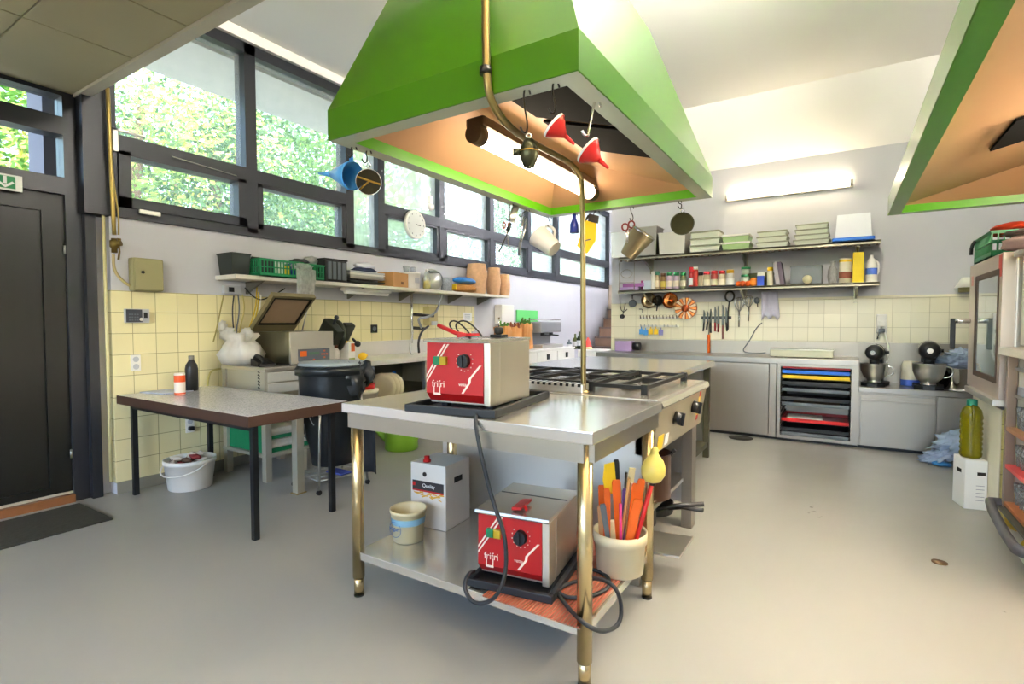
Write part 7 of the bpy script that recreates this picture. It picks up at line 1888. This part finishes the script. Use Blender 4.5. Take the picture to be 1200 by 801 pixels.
f = lambda x, y, dy=0: at(x, y, Y=Yj+dy)-q
b = MB()
lo = [(687, 258), (699, 261), (698, 282), (688, 297), (679, 290), (676, 288)]
A_ = [b.v(f(x, y, -.03)) for x, y in lo]; B_ = [b.v(f(x, y, .05)) for x, y in lo]
b.f(A_); b.f(B_[::-1])
for i in range(6): b.f([A_[i], B_[i], B_[(i+1) % 6], A_[(i+1) % 6]])
obj('scoop_body', b, YEL, t)
obj('grip', MB().hexa([f(689, 259, -.035), f(701, 262, -.035), f(702, 253, -.03), f(690, 250, -.03)], [f(689, 259, .055), f(701, 262, .055), f(702, 253, .05), f(690, 250, .05)]), BLK, t)
obj('strap', MB().tube([f(690, 252), f(684, 262), f(682, 268)], .008, 8), BLK, t)
obj('printed_word', MB().hexa([f(684, 283, -.0315), f(692, 281, -.0315), f(692, 279.5, -.0315), f(684, 281.5, -.0315)], [f(684, 283, -.03), f(692, 281, -.03), f(692, 279.5, -.03), f(684, 281.5, -.03)]), GREYP, t)
shook('hook on the far hood rim holding the yellow scoop', (at(699, 243, Y=Yj).x, Yj, RIMZ), at(697, 253, Y=Yj))
q0, q1 = at(735, 300, Y=Yj), at(754, 272, Y=Yj)
t, ax, L = jug('steel_jug', 'worn steel jug hanging tilted from the far right hood rim', q1, q0, pw(9, q0), pw(15, q0), mat('jug_worn_steel', '8f8468', .35, .85, .2, 8))
obj('jug_lip', MB().lathe([(pw(15.4, q0), L-.004), (pw(15.8, q0), L+.004)], (0, 0, 0), 30, ax=ax, caps=False), CHR, t)
shook('hook on the far right hood rim holding the steel jug', (at(739, 233, Y=Yj).x, Yj, RIMZ), at(743, 259, Y=Yj))
q = at(735, 268, Y=Yj-.06)
t = thing('red_scissors', 'scissors with dark red rings hanging on the steel jug', 'scissors', q, 0, HG2)
f = lambda x, y: at(x, y, Y=Yj-.06)-q
for cx_, cy_ in ((732.5, 266), (740, 263)):
    c = f(cx_, cy_); rr = pw(3.6, q)
    obj('finger_ring', MB().tube([c+RT*rr*math.cos(i*PI/6)+UP*rr*1.15*math.sin(i*PI/6) for i in range(12)], .006, 6, closed=True), mat('ring_dark_red', '7a2622', .4), t)
obj('blade', MB().tube([f(734, 270), f(735, 276), f(734, 285)], .006, 6), CHR, t)
obj('blade', MB().tube([f(738, 268), f(736, 276), f(736, 285)], .006, 6), CHR, t)
C_ = at(799.5, 262, Y=Yj); r = pw(13.5, C_)
t = thing('round_sieve', 'round dark olive sieve hanging at the far right hood corner', 'sieve', C_, 0, HG2)
ax = ((EYE-C_).normalized()+Vector((0, 0, -.35))).normalized()
obj('rim', MB().lathe([(r*.98, -.008), (r*1.01, 0), (r*.98, .008), (r*.93, 0), (r*.98, -.008)], (0, 0, 0), 32, ax=ax, caps=False), mat('sieve_rim', '4a4a34', .3, .8), t)
obj('mesh_bowl', MB().lathe([(r*.97, 0), (r*.85, -r*.35), (r*.45, -r*.7), (0, -r*.8)], (0, 0, 0), 28, ax=ax), mat('sieve_olive', '45452c', .4, .6, .2, 40), t)
obj('hang_loop', MB().tube([Vector((0, 0, r*.9)), Vector((0, 0, r*1.1))+RT*.014, Vector((0, 0, r*1.35)), Vector((0, 0, r*1.1))-RT*.014], .004, 6, closed=True, sm=1), CHR, t)
shook('hook at the far right hood corner holding the round olive sieve', (at(795, 232, Y=Yj).x, Yj, RIMZ), C_+Vector((0, 0, r*1.28)))
b = obj('gap_filler', MB().box(0, 0, 0, .001, .001, .001), WHT) if False else None
